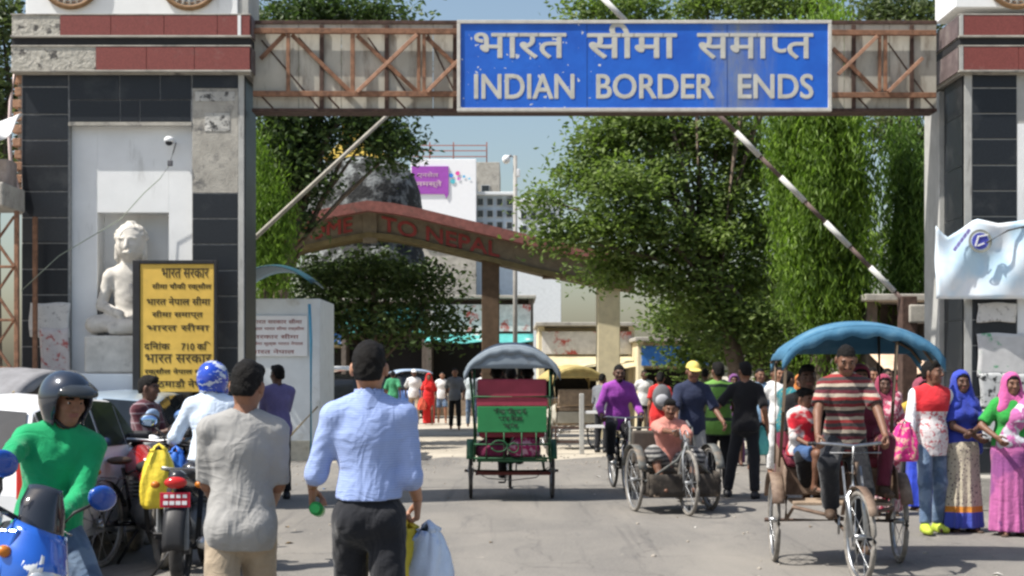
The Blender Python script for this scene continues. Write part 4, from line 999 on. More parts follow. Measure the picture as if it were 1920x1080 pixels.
strip('roof_edge', 0, 19, YA-.35, YA+1.2, ROOFR); strip('letter_band', 18.8, 57, YA, YA+.8, BANDB); strip('lower_moulding', 56.8, 66, YA-.08, YA+.88, YLW)
fb('king_post', 681, 396, 707, 456, YA-.06, YA+.02, BANDB, AR, .01, YA)
LR = M('arch_letter_red', (.27, .045, .04), .7, var=.2)
def slant_text(body, x0, x1, ya, yb, hpx):
    o = text('letters', body, LR, x0, ya-hpx, x1, ya, YA-.025, AR, .03, .02)
    sl = (yb-ya)/(x1-x0); X0 = PX(x0, YA)
    for v in o.data.vertices: v.co.z -= (v.co.x-X0)*sl
slant_text('TO NEPAL', 716, 936, 432, 488-6, 27); slant_text('WELCOME', 470, 660, 474, 434, 27)
PILB = M('pillar_brown', (.10, .065, .04), .85, var=.25)
for x0, x1, m_ in ((903, 936, PILB), (1121, 1163, CREAM), (486, 520, PILB), (240, 280, CREAM)):
    MB().box((PX(x0, YA), YA+.05, 0), (PX(x1, YA), YA+.75, PZ(480, YA)+.02)).build('pillar', m_, AR, .02)
fb('side_lintel', 1018, 497, 1120.5, 520, YA+.1, YA+.7, PILB, AR, .01, YA)
unparent_loc(AR)
DM = thing('stupa_dome', 'grey mildew stained stupa dome with a yellow square top above the welcome arch', 'dome', (PX(676, 37), 37.4, 0))
MILD = M('mildew_plaster', (.20, .215, .215), .95, var=.25, scale=3, bump=.8, bscale=14, bdist=.05, stain=(.030, .032, .032), st=(.42, .53), sscale=2.6)
mb = MB(); cx, cy = PX(678, 37), 37.6; rows = []
prof = [(112, 470), (113, 420), (112, 390), (107, 355), (96, 325), (78, 303), (55, 292), (0, 288)]
n_ = 40; vs = []
for r, y in prof:
    for j in range(n_): a = 2*math.pi*j/n_; vs.append((cx+r*37/FPX*math.cos(a), cy+r*37/FPX*math.sin(a), PZ(y, 37)))
mb.add(vs, [(i*n_+j, i*n_+(j+1) % n_, (i+1)*n_+(j+1) % n_, (i+1)*n_+j) for i in range(len(prof)-1) for j in range(n_)], True)
mb.build('dome_shell', MILD, DM); MB().cyl((cx, cy, 4.2), (cx, cy, PZ(468, 37)), 1.75, 1.62, 32).build('drum', MILD, DM)
YS2 = M('spire_yellow', (.42, .30, .05), .8, var=.2, stain=(.2, .15, .06))
def sq(r0, r1, y0, y1, name, m_=YS2):
    k = 37/FPX; z0, z1 = PZ(y0, 37), PZ(y1, 37)
    MB().add([(cx-8*k+sx*r*k, cy+sy*r*k, z) for z, r in ((z0, r0), (z1, r1)) for sx, sy in ((-1, -1), (1, -1), (1, 1), (-1, 1))], [(0, 3, 2, 1), (4, 5, 6, 7), (0, 1, 5, 4), (1, 2, 6, 5), (2, 3, 7, 6), (3, 0, 4, 7)]).build(name, m_, DM, .01)
sq(64, 42, 300, 276, 'spire_step'); sq(42, 34, 275.9, 262, 'spire_step'); sq(30, 30, 261.9, 222, 'harmika'); sq(34, 26, 221.9, 190, 'spire_step'); sq(26, 3, 189.9, 60, 'spire')
unparent_loc(DM)
# ---------------------------------------------------------------- buildings far behind
def building(label, Y, x0, y0, x1, depth, wall, wins=(), roof=None, name='apartment_building', cat='building'):
    B_ = thing(name, label, cat, (PX((x0+x1)/2, Y), Y+depth/2, 0))
    MB().box((PX(x0, Y), Y, 0), (PX(x1, Y), Y+depth, PZ(y0, Y))).build('wall', wall, B_, .02)
    for a, b, c, d in wins:
        w_ = MB().box((PX(a, Y), Y-.06, PZ(d, Y)), (PX(c, Y), Y+.02, PZ(b, Y))).build('window', M('window_frame', (.45, .47, .48), .6), B_)
        MB().box((PX(a+1.2, Y), Y-.075, PZ(d-1.2, Y)), (PX(c-1.2, Y), Y-.062, PZ(b+1.2, Y))).build('pane', GLASSD, w_)
    if roof: MB().box((PX(x0-3, Y), Y-.3, PZ(y0+1, Y)), (PX(x1+3, Y), Y+depth+.3, PZ(y0-5, Y))).build('roof', roof, B_, .02)
    return B_
PALEB = M('pale_blue_wall', (.44, .52, .60), .85, var=.08, stain=(.20, .22, .25), st=(.55, .7), sscale=.6); PALEW = M('pale_white_wall', (.70, .73, .75), .85, var=.06, stain=(.4, .42, .42), st=(.6, .8), sscale=.5)
b1 = building('concrete tower block with stained wall rising next to the big white billboard', 62, 893, 304, 937, 5, CONC, [(902, 347, 918, 360)]); fb('ledge', 890, 362, 938, 366, 61.5, 62.2, CONC, b1, 0, 62); unparent_loc(b1)
b2 = building('pale blue building with rows of windows below the concrete tower block', 58, 888, 366, 966, 6, PALEB, [(895+18*i, 372+22*j, 907+18*i, 386+22*j) for i in range(4) for j in range(3)], PALEW); unparent_loc(b2)
b3 = building('low white building with a flat roof past the slim camera pole', 75, 968, 378, 1052, 6, PALEW, [(976+18*i, 398+24*j, 988+18*i, 412+24*j) for i in range(4) for j in range(2)], PALEW); unparent_loc(b3)
YBb = 57
BL = thing('billboard', 'white rooftop billboard with a purple printed square below a red steel frame', 'billboard', (PX(834, YBb), YBb, 0))
fb('face', 770, 298, 893, 420, YBb, YBb+.3, M('billboard_white', (.80, .81, .84), .6, var=.02, bump=0), BL, .02, YBb)
PUR = M('billboard_purple', (.33, .075, .42), .6, var=.08, bump=0)
fb('purple_square', 772, 312, 841, 364, YBb-.05, YBb-.005, PUR, BL, 0, YBb); MB().prism([P(833, 363.5, YBb-.05), P(841, 363.5, YBb-.05), P(837, 372, YBb-.05)], (0, .04, 0)).build('purple_tail', PUR, BL)
text('billboard_print', 'एनसेल', M('billboard_pale', (.62, .45, .55), .6, bump=0), 783, 322, 822, 334, YBb-.06, BL, .0, .01); text('billboard_print', 'नमस्ते', M('billboard_pale', (.62, .45, .55), .6, bump=0), 781, 338, 828, 352, YBb-.06, BL, .02, .01)
for x, y, r, c in ((846, 329, 4, (.06, .25, .7)), (849, 340, 4.5, (.1, .5, .6)), (858, 325, 4, (.7, .08, .35)), (860, 335, 3, (.65, .2, .6)), (870, 331, 2.5, (.1, .45, .75)), (880, 335, 2, (.15, .5, .7))):
    disc(x, y, r, YBb-.03, M('splash_%d' % x, c, .6, bump=0), 'colour_splash', BL)
FR = M('red_frame', (.34, .14, .11), .7)
for y in (268, 278, 289): fb('frame_rail', 772, y, 913, y+1.6, YBb+.5, YBb+.56, FR, BL, 0, YBb)
for x in (803, 848, 911): fb('frame_post', x, 262, x+2.2, 300, YBb+.58, YBb+.66, FR, BL, 0, YBb)
MB().box((PX(774, YBb), YBb+.3, 0), (PX(892, YBb), YBb+5, PZ(330, YBb))).build('house_block', CONC, BL)
unparent_loc(BL)
LP = thing('camera_pole', 'slim steel pole with a white globe camera on its arm beyond the arch', 'pole', (PX(966, 40), 40, 0))
MB().cyl(P(966, 804, 40), P(966, 292, 40), .075, .06, 10).build('pole', M('pole_grey', (.30, .29, .27), .7), LP); MB().tube([P(966, 296, 40), P(958, 292, 40), P(950, 294, 40)], .04, 8).build('arm', GREYM, LP)
MB().ell(P(949, 299, 40), (.12, .12, .13), 12, 8).build('globe', WHITEP, LP); MB().box(P(968, 331, 39.95), P(975, 318, 40.1)).build('box', WHITEP, LP, .02)
unparent_loc(LP)
# shops and hoardings beyond the gate
def shop(label, Y, x0, y0, x1, wall, awn=None, board=None, dark=None):
    S_ = thing('shop', label, 'shop', (PX((x0+x1)/2, Y), Y+1.5, 0)); zt = PZ(y0, Y)
    X0, X1 = PX(x0, Y), PX(x1, Y)
    MB().box((X0, Y+1.2, 0), (X1, Y+4, zt)).build('wall', wall, S_, .02)
    for x in (X0, X1-.18): MB().box((x, Y, 0), (x+.18, Y+1.19, zt)).build('side_wall', wall, S_, .01)
    MB().box((X0-.1, Y-.3, zt+.002), (X1+.1, Y+4.1, zt+.12)).build('roof', CONC, S_, .02)
    MB().box((X0+.2, Y+1.14, .02), (X1-.2, Y+1.19, zt*.68)).build('doorway', M('doorway_shade', (.015, .014, .014), .9), S_)  # solid panel; the shade inside the shop is put into its colour
    MB().box((X0+.19, Y+.2, .01), (X0+(X1-X0)*.55, Y+.8, .85)).build('counter', WOOD, S_, .02)
    if board: MB().box((X0+.1, Y-.06, zt*.72), (X1-.1, Y-.01, zt*.95)).build('hoarding', board, S_, .01)
    if awn:
        a = MB(); a.sheet(lambda u, v: (X0+(X1-X0)*u, Y-.02-1.3*v, zt*.70-.35*v+.04*math.sin(14*u)*v), 16, 4); a.build('awning', awn, S_, solid=.015)
    return unparent_loc(S_)
HB = M('hoarding_blue', (.03, .14, .42), .6, stain=(.5, .52, .52), st=(.55, .6), sscale=1.5); HT = M('hoarding_teal', (.08, .36, .34), .6, stain=(.5, .5, .48), st=(.57, .62), sscale=1.5); HR_ = M('hoarding_white', (.62, .60, .58), .6, stain=(.45, .08, .06), st=(.56, .62), sscale=1.2)
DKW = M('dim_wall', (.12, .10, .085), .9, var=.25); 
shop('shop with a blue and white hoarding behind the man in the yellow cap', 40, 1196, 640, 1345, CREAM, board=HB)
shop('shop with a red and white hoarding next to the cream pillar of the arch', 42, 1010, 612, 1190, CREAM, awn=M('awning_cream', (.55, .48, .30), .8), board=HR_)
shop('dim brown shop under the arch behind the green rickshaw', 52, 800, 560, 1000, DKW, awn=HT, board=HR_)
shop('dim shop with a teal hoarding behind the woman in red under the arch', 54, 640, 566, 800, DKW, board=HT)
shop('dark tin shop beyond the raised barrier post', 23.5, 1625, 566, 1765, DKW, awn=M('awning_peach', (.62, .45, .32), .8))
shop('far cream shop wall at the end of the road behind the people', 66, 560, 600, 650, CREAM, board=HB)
# ---------------------------------------------------------------- trees
def leaf_crown(name, clusters, Y, size, count, mat, parent, seed, droop=0, aspect=.5, shell=.55, ydepth=1.0):
    """leaf-sized faces through the crown; clusters: (px, py, rx, ry) or with own depth"""
    g = np.random.default_rng(seed); ws = np.array([c[2]*c[3] for c in clusters], float); ws /= ws.sum(); C = []; Tn = []
    for c, w_ in zip(clusters, ws):
        n = int(count*w_)
        yy = Y+(c[4] if len(c) > 4 else 0); k = yy/FPX; cc_ = np.array(P(c[0], c[1], yy)); rad = np.array((c[2]*k, max(c[2], c[3])*k*ydepth, c[3]*k))
        # twigs: short sprays set through the cluster
        nt_ = max(4, n//(42 if droop else 26)); d = g.normal(size=(nt_, 3)); d /= np.linalg.norm(d, axis=1)[:, None]; r = (shell+(1-shell)*g.random(nt_))[:, None]*(.82+.3*g.random((nt_, 1)))
        tw_ = cc_+d*r*rad; tint = np.clip(.5+(.22 if not droop else .33)*g.normal(size=nt_)+.15*d[:, 2], 0, 1)
        i = g.integers(0, nt_, n); sp = size*(1.6 if not droop else 1.0)
        off = g.normal(size=(n, 3))*sp; off[:, 2] *= (.75 if not droop else 2.6); off[:, :2] *= (1.25 if not droop else .75)
        C.append(tw_[i]+off); Tn.append(np.clip(tint[i]+.15*g.normal(size=n), 0, 1))
    C = np.concatenate(C); Tn = np.concatenate(Tn); n = len(C)
    ax = g.normal(size=(n, 3)); ax[:, 2] = ax[:, 2]*.5-.25
    if droop: ax = g.normal(size=(n, 3))*.55; ax[:, 2] = -1
    ax /= np.linalg.norm(ax, axis=1)[:, None]; nr = g.normal(size=(n, 3)); nr[:, 2] += (.9 if not droop else .3); nr[:, 1] -= .35; nr[:, 0] -= .35
    sd = np.cross(ax, nr); sd /= np.linalg.norm(sd, axis=1)[:, None]+1e-9; nn = np.cross(sd, ax)
    L = (size*(.7+.6*g.random(n)))[:, None]; W = L*aspect/2
    v = np.stack([C-ax*L*.5, C-ax*L*.05+sd*W+nn*L*.06, C+ax*L*.5-nn*L*.05, C-ax*L*.05-sd*W+nn*L*.06], 1).reshape(-1, 3)
    f = np.arange(n*4).reshape(-1, 4)
    me = raw_mesh(name, v, f, mat, False); at = me.attributes.new('tint', 'FLOAT', 'POINT'); at.data.foreach_set('value', np.repeat(Tn, 4).astype(np.float32))
    return link_mesh(name, me, parent)
BARK = M('bark', (.13, .10, .075), .95, var=.3, scale=8, bump=1, bscale=25, bdist=.03)
def tree(name, label, base, Y, clusters, size, count, mat, seed, r=.22, droop=0, aspect=.5, group=None, limbs=True, shell=.55, ydepth=1.0):
    T = thing(name, label, 'tree', (PX(base, Y), Y, 0), group=group); rs = random.Random(seed)
    b0 = Vector((PX(base, Y), Y, 0)); ctr = sum((P(c[0], c[1], Y+(c[4] if len(c) > 4 else 0)) for c in clusters), Vector())/len(clusters)
    fk = Vector((b0.x*.6+ctr.x*.4, Y, max(1.6, ctr.z*.45)))
    tr = MB().tube([b0, b0.lerp(fk, .5)+Vector((rs.uniform(-.1, .1), 0, 0)), fk, fk.lerp(ctr, .6), ctr+Vector((0, 0, .6))], [r*1.25, r, r*.8, r*.55, r*.2], 9).build('trunk', BARK, T)
    if limbs:
        for c in clusters:
            e = P(c[0], c[1], Y+(c[4] if len(c) > 4 else 0)); s_ = fk.lerp(ctr, rs.uniform(0, .5)); m_ = s_.lerp(e, .5)+Vector((rs.uniform(-.3, .3), rs.uniform(-.3, .3), rs.uniform(.0, .4)))
            MB().tube([s_, m_, e], [r*.42, r*.28, r*.08], 6).build('limb', BARK, T)
    leaf_crown('crown', clusters, Y, size, count, mat, T, seed, droop, aspect, shell, ydepth)
    unparent_loc(T); return T
LF1 = leafmat('leaf_green', (.135, .210, .070), .5); LF2 = leafmat('leaf_dark', (.060, .105, .042), .4); LF3 = leafmat('leaf_ashoka', (.140, .250, .045), .52); LF4 = leafmat('leaf_olive', (.085, .125, .060), .4)
g1 = [(1135, 270, 75, 62), (1190, 225, 85, 45), (1250, 260, 85, 60, 1), (1100, 330, 60, 50), (1180, 350, 75, 55, -1), (1245, 330, 50, 60), (1350, 250, 90, 60, .5), (1400, 320, 80, 80, 1), (1350, 380, 60, 60, .3), (1130, 420, 70, 45, -.8), (1215, 430, 70, 50, -.5), (1320, 450, 90, 50), (1420, 440, 80, 70, 1), (1050, 440, 60, 30, -1), (1030, 375, 45, 22, -1),
      (1160, 500, 90, 45), (1270, 520, 100, 50), (1400, 530, 90, 60, 1), (1340, 600, 90, 55), (1430, 610, 70, 50), (1110, 20, 60, 30), (1190, 12, 80, 32, .5), (1330, 5, 70, 42), (1430, 0, 90, 45), (1520, 15, 60, 32), (1230, 110, 110, 80, 1.2), (1400, 130, 120, 90, 1.5), (1130, 140, 70, 70, 1)]
tree('shade_tree', 'big spreading green tree with gaps of sky below the blue sign', 1425, 27.5, g1, .125, 62000, LF1, 11, .2, shell=.2)
tree('shade_tree', 'dark leafy tree whose boughs hang over the stained dome', 478, 30.5, [(545, 300, 50, 60), (590, 260, 40, 40), (520, 60, 70, 60), (600, 20, 90, 40), (700, 25, 80, 30), (520, 250, 65, 60), (500, 340, 45, 60), (560, 330, 55, 50), (540, 400, 40, 40), (700, 240, 70, 45), (740, 280, 45, 45), (680, 210, 60, 30), (600, 130, 110, 60), (720, 110, 70, 70), (490, 150, 50, 70), (560, 220, 50, 30)], .15, 26000, LF2, 12, .2, shell=.2)
tree('mast_tree', 'narrow bright mast tree with drooping leaves against the tower with the niche', 505, 28.5, [(480, 310, 16, 50), (506, 400, 28, 60), (483, 420, 28, 70), (527, 430, 22, 50), (500, 500, 50, 50)], .14, 8000, LF3, 13, .12, 1, .24, limbs=False, shell=.2)
cols = [(1475, 1), (1530, 2), (1590, 3)]
tree('mast_tree', 'broad weeping mast tree filling the space between barrier pole and bridge', 1545, 24, [(1465, 260, 30, 70), (1500, 230, 36, 60, -.3), (1545, 260, 38, 80), (1590, 250, 36, 80, -.2), (1470, 370, 30, 80, .2), (1515, 370, 38, 90, -.3), (1565, 390, 40, 90), (1610, 370, 34, 90, .2), (1480, 490, 36, 80), (1540, 510, 46, 80, -.2), (1605, 500, 44, 90), (1560, 610, 80, 60), (1545, 120, 60, 80), (1500, 150, 50, 70, .4)], .15, 33000, LF3, 14, .2, 1, .24, limbs=False, shell=.25)
tree('mast_tree', 'darker weeping mast tree close to the tower with the bank banner', 1715, 25, [(1690, 320, 28, 80), (1730, 380, 30, 90, -.3), (1700, 450, 36, 90), (1740, 500, 30, 80), (1690, 560, 40, 60)], .15, 13000, leafmat('leaf_mid', (.09, .175, .04), .45), 15, .15, 1, .24, limbs=False, shell=.25)
tree('shade_tree', 'grey green tree rising over the bridge end by the tower with the banner', 1690, 31, [(1650, 20, 70, 40), (1730, 30, 60, 50), (1690, 100, 80, 60), (1660, 240, 45, 40), (1730, 270, 50, 55), (1745, 360, 40, 60), (1690, 470, 60, 60)], .15, 9000, LF4, 16, .25, shell=.3)
tree('shade_tree', 'dusty tree showing past the broken brick edge of the gate tower', -20, 24, [(5, 60, 40, 70), (-30, 150, 60, 70), (12, 190, 22, 60), (-40, 20, 60, 50), (0, 300, 40, 60)], .14, 4500, LF4, 17, .2, shell=.3)
tree('shade_tree', 'low dark tree under the arch behind the red lettering', 880, 70, [(700, 560, 70, 40), (770, 540, 70, 50), (860, 550, 80, 45), (640, 560, 60, 45), (820, 600, 100, 40)], .30, 7000, LF2, 18, .3, shell=.3)
tree('shade_tree', 'dark bushy tree under the arch just in front of the dome', 700, 35.6, [(600, 520, 70, 50), (680, 510, 70, 50), (750, 525, 60, 50), (640, 590, 80, 50), (730, 600, 80, 50), (570, 600, 60, 60), (810, 545, 50, 45), (830, 610, 60, 45)], .17, 9000, LF2, 21, .2, shell=.2)
tree('shade_tree', 'leafy low tree behind the men in black and hi-vis', 1440, 33, [(1400, 640, 70, 50), (1460, 680, 60, 60), (1520, 650, 60, 60), (1380, 560, 70, 60), (1480, 580, 70, 60), (1330, 590, 60, 50), (1560, 700, 50, 50), (1310, 660, 60, 50), (1250, 600, 50, 40)], .15, 14000, LF1, 19, .2, shell=.2)
# ---------------------------------------------------------------- vehicles: each faces -Y, origin on the ground
def ball(name, c, r, m, parent, n=14): return MB().ell(c, r if hasattr(r, '__len__') else (r,)*3, n, 9).build(name, m, parent)
def wheel(parent, c, r, tyre=None, rim=None, w=.022, spokes=28, axis=(1, 0, 0), hubw=.09, rimm=None, disc=False):
    tyre = tyre or RUB; rimm = rimm or CHROME
    c = Vector(c); ax = Vector(axis).normalized()
    W = MB().ring(c, ax, r-w, w, 40, 8).build('wheel', tyre, parent)
    MB().ring(c, ax, r-2*w-.006, .011, 40, 6).build('rim', rimm, W)
    MB().cyl(c-ax*hubw/2, c+ax*hubw/2, .024 if not disc else .055, n=12).build('hub', rimm, W)
    x, y, _ = frame(ax); s_ = MB()
    if disc:
        for i in range(5):
            a = 2*math.pi*i/5; d = x*math.cos(a)+y*math.sin(a); s_.cyl(c+d*.04, c+d*(r-2*w), .022, .016, 6)
    else:
        for i in range(spokes):
            a = 2*math.pi*i/spokes; b = a+(.35 if i % 2 else -.35); sd = ax*(hubw*.4)*(1 if i % 4 < 2 else -1)
            s_.cyl(c+(x*math.cos(a)+y*math.sin(a))*.022+sd, c+(x*math.cos(b)+y*math.sin(b))*(r-2*w-.004), .0024, n=4, cap=False)
    so = s_.build('spokes', rimm, W)
    if not disc: so['kind'] = 'stuff'
    return W
def tubes(name, segs, m, parent, n=8):
    mb = MB()
    for pts, r in segs: mb.tube(pts, r, n)
    return mb.build(name, m, parent)
def bicycle(label, loc, rz, paint, group=None, basket=False, tyre=None):
    B = thing('bicycle', label, 'bicycle', loc, R(rz), group); r = .345
    wheel(B, (0, -.55, r), r, tyre); wheel(B, (0, .52, r), r, tyre)
    tubes('frame', [([(0, .0, .30), (0, .17, .80)], .016), ([(0, .0, .30), (0, -.36, .72)], .017), ([(0, .15, .74), (0, -.39, .82)], .015), ([(0, -.35, .68), (0, -.41, .88)], .019),
                    ([(.045, .52, r), (.03, .16, .72)], .009), ([(-.045, .52, r), (-.03, .16, .72)], .009), ([(.045, .52, r), (.02, 0, .30)], .010), ([(-.045, .52, r), (-.02, 0, .30)], .010)], paint, B)
    tubes('fork', [([(0, -.36, .70), (.05, -.44, .60), (.05, -.55, r)], .011), ([(0, -.36, .70), (-.05, -.44, .60), (-.05, -.55, r)], .011)], CHROME, B)
    tubes('handlebar', [([(-.27, -.18, 1.00), (-.24, -.33, 1.02), (0, -.42, 1.0), (.24, -.33, 1.02), (.27, -.18, 1.00)], .012), ([(0, -.41, .86), (0, -.42, 1.0)], .013)], CHROME, B)
    for sx in (-1, 1):
        tubes('grip', [([(sx*.27, -.23, 1.005), (sx*.275, -.10, .995)], .018)], RUB, B)
        cr = tubes('crank', [([(sx*.07, 0, .30), (sx*.075, .06*sx, .30-.14*sx)], .009)], CHROME, B); MB().box((sx*.12-.045, .06*sx-.03, .285-.14*sx), (sx*.12+.045, .06*sx+.03, .305-.14*sx)).build('pedal', RUB, cr)
    sd = MB().ell((0, .22, .865), (.10, .13, .035), 12, 8).build('saddle', M('saddle_leather', (.05, .03, .02), .6), B)
    mg = MB(); mg.sheet(lambda u, v: (-.035+.07*v, .52+(r+.03)*math.cos(R(10+150*u)), r+(r+.03)*math.sin(R(10+150*u))), 16, 2); mg.build('mudguard', paint, B, solid=.004)
    mg = MB(); mg.sheet(lambda u, v: (-.035+.07*v, -.55+(r+.03)*math.cos(R(40+120*u)), r+(r+.03)*math.sin(R(40+120*u))), 16, 2); mg.build('mudguard', paint, B, solid=.004)
    tubes('carrier', [([(sx*.06, .25, .72), (sx*.07, .72, .74)], .007) for sx in (-1, 1)]+[([(-.07, y, .735), (.07, y, .735)], .006) for y in (.4, .55, .7)]+[([(sx*.06, .68, .735), (sx*.05, .52, r)], .006) for sx in (-1, 1)], GREYM, B)
    return B
def rickshaw(label, loc, rz, paint, hood, hood_z=1.68, hood_h=.36, wb=1.55, seatm=None, rear=None, group=None, tyre=None, wood=WOOD, post=None, hood_y=(-.42, .62), hood_w=.60, steer=0, hood_x=0):
    K = thing('cycle_rickshaw', label, 'rickshaw', loc, R(rz), group); r = .355; seatm = seatm or M('seat_red', (.26, .03, .05), .6)
    for sx in (-1, 1): wheel(K, (sx*.52, 0, r), r, tyre)
    st = Matrix.Rotation(R(steer), 3, 'Z')
    wheel(K, (0, -wb, r), r, tyre, axis=st @ Vector((1, 0, 0)))
    tubes('axle', [([(-.60, 0, r), (.60, 0, r)], .018)], DRUST, K)
    hy = -wb+.22
    tubes('frame', [([(0, 0, r), (0, -.62, .31)], .020), ([(0, -.62, .31), (0, hy, .70)], .020), ([(0, -.62, .31), (0, -.48, .88)], .017), ([(0, -.50, .80), (0, hy-.02, .82)], .017), ([(0, hy+.02, .66), (0, hy-.05, .92)], .022),
                    ([(-.42, 0, r), (-.40, -.38, .50), (0, -.55, .42)], .016), ([(.42, 0, r), (.40, -.38, .50), (0, -.55, .42)], .016), ([(-.42, 0, r), (-.42, 0, .56)], .016), ([(.42, 0, r), (.42, 0, .56)], .016)], paint, K)
    q = lambda x, y, z: Vector((0, -wb, 0))+st @ Vector((x, y, z))
    fk = tubes('fork', [([q(0, .17, .92), q(0, .17, .74), q(.055, .12, .66), q(.055, 0, r)], .013), ([q(0, .17, .74), q(-.055, .12, .66), q(-.055, 0, r)], .013)], CHROME, K)
    tubes('fork_stay', [([q(sx*.075, .01, r), q(sx*.07, .20, .88)], .009) for sx in (-1, 1)], CHROME, fk)
    hb = tubes('handlebar', [([q(-.27, .34, 1.05), q(-.23, .20, 1.06), q(0, .15, 1.04), q(.23, .20, 1.06), q(.27, .34, 1.05)], .013), ([q(0, .17, .90), q(0, .15, 1.04)], .015), ([q(-.20, .10, .99), q(.20, .10, .99)], .007)], CHROME, K)
    for sx in (-1, 1): tubes('grip', [([q(sx*.265, .29, 1.052), q(sx*.27, .40, 1.045)], .019)], RUB, hb)
    mg = MB(); mg.sheet(lambda u, v: q(-.035+.07*v, (r+.03)*math.cos(R(20+130*u)), r+(r+.03)*math.sin(R(20+130*u))), 14, 2); mg.build('mudguard', paint, K, solid=.004)
    sd = MB().ell((0, -.44, .95), (.10, .15, .04), 12, 8).build('saddle', M('saddle_leather', (.05, .03, .02), .6), K); tubes('seat_post', [([(0, -.48, .86), (0, -.45, .93)], .014)], CHROME, sd)
    for sx in (-1, 1):
        cr = tubes('crank', [([(sx*.07, -.62, .31), (sx*.075, -.62+.05*sx, .31-.15*sx)], .010)], CHROME, K); MB().box((sx*.12-.045, -.62+.05*sx-.03, .30-.15*sx), (sx*.12+.045, -.62+.05*sx+.03, .32-.15*sx)).build('pedal', RUB, cr)
    MB().ring((.05, -.62, .31), (1, 0, 0), .10, .008, 24, 6).build('chain_wheel', CHROME, K)
    # passenger body
    for i in range(4): MB().box((-.40, -.38+i*.105, .515), (.40, -.38+i*.105+.098, .54)).build('floor_plank', wood, K, .004)
    MB().box((-.43, .06, .56), (.43, .50, .80)).build('seat_box', paint if not rear else DKW, K, .015) if not rear else None
    MB().box((-.41, .02, .80), (.41, .48, .90)).build('seat_cushion', seatm, K, .03)
    MB().box((-.41, .44, .92), (.41, .52, 1.27)).build('backrest', seatm, K, .03)
    for sx in (-1, 1):
        ag = MB(); ag.sheet(lambda u, v: (sx*(.46-.01*v), -.30+.80*u, .56+(.24+.18*u)*v), 8, 3); ag.build('side_panel', paint, K, solid=.012)
        mg = MB(); mg.sheet(lambda u, v: (sx*.52-.05+.10*v, (r+.05)*math.cos(R(25+130*u)), r+(r+.05)*math.sin(R(25+130*u))), 16, 2); mg.build('mudguard', paint, K, solid=.005)
    pm = post or BAMBOO
    for sx in (-1, 1):
        for y in hood_y: tubes('hood_post', [([(sx*.46, .12 if y < 0 else .5, .80), ((sx*(hood_w-.06), y*.9, hood_z+.05) if not hood_x else (sx*.45, y*.9, hood_z+(-.02 if sx < 0 else .16)))], .014)], pm, K)
    hd = MB(); y0, y1 = hood_y
    def hp(u, v):
        x = (2*u-1)*hood_w; a = abs(2*u-1); zz = hood_z+hood_h*(1-a**2.3)*(.72+.28*math.sin(math.pi*(.15+.7*v)))-.05*math.cos(v*math.pi*6)**2*.25
        return (x+hood_x, y0+(y1-y0)*v, zz-.10*max(0, a-.9)*10*.5)
    hd.sheet(hp, 22, 14); H_ = hd.build('hood', hood, K, solid=.012)
    tubes('hood_bow', [([Vector(hp(u/14, v))-Vector((0, 0, .02)) for u in range(15)], .011) for v in (0.02, .5, .98)], pm, H_)
    for v0 in (0, 1):
        fr = MB(); fr.sheet(lambda u, v: Vector(hp(u, v0))-Vector((0, 0, .09*v+.015*math.sin(u*40)*v)), 30, 2); fr.build('valance', hood, H_, solid=.006)
    bk = MB(); bk.sheet(lambda u, v: Vector(hp(u, .985))*(1-v)+Vector(((2*u-1)*hood_w*.97+hood_x, y1*.985, (hood_z+.0)))*v, 20, 4); bk.build('hood_back', hood, H_, solid=.006)
    if rear:
        p = rear['panel']
        for sx in (-1, 1): tubes('rear_post', [([(sx*.47, .56, .50), (sx*.47, .58, hood_z+.06)], .018)], paint, K)
        rp = MB().box((-.43, .565, .87), (.43, .585, 1.19)).build('rear_panel', p, K, .006)
        MB().box((-.43, .50, .92), (.43, .545, 1.53)).build('added_infill', rear['band'], K, .03)  # added infill closing the see-through gap, keeping the rickshaw's inside dark
        MB().box((-.44, .56, 1.195), (.44, .58, 1.29)).build('rear_band', rear['band'], K, .006)
        tubes('rear_rail', [([(-.47, .58, z), (.47, .58, z)], .014) for z in (1.31, .55, .72)]+[([(x, .585, .55), (x, .585, .87)], .012) for x in (-.30, -.12, .1, .32)], paint, K)
        tubes('rear_scroll', [([(.16+.10*math.cos(t*.5), .60, .70+.07*math.sin(t*.5)) for t in range(13)], .008), ([(-.02+.06*math.cos(t*.5), .60, .68+.06*math.sin(t*.5)) for t in range(13)], .008)], paint, K)
        MB().box((-.44, .02, .50), (.44, .54, .53)).build('luggage_floor', paint, K, .006)
        tubes('step_wire', [([(-.46, .3, .42), (-.3, .45, .30), (0, .5, .27), (.3, .45, .29), (.46, .3, .36)], .006)], BLACKM, K)
        MB().box((-.50, -.05, .30), (.46, .06, .345)).build('axle_plank', M('maroon_plank', (.16, .04, .035), .8), K, .008)
        for i, tx in enumerate(rear['text']):
            c = bpy.data.curves.new('t', 'FONT'); c.body = tx; c.align_x = 'CENTER'; c.size = .075-.006*i; c.offset = .004
            o = bpy.data.objects.new('t', c); COL.objects.link(o); bpy.context.view_layer.update(); me = bpy.data.meshes.new_from_object(o.evaluated_get(bpy.context.evaluated_depsgraph_get()))
            bpy.data.objects.remove(o); me.transform(Matrix.Translation((0.02, .592, 1.10-.085*i)) @ Matrix.Rotation(R(90), 4, 'X') @ Matrix.Rotation(R(180), 4, 'Y') if False else Matrix.Translation((0.02, .592, 1.10-.085*i)) @ Matrix.Rotation(R(180), 4, 'Z') @ Matrix.Rotation(R(90), 4, 'X'))
            me.materials.clear(); me.materials.append(M('panel_ink', (.015, .04, .02), .7, bump=0)); link_mesh('panel_line', me, rp)
    return K
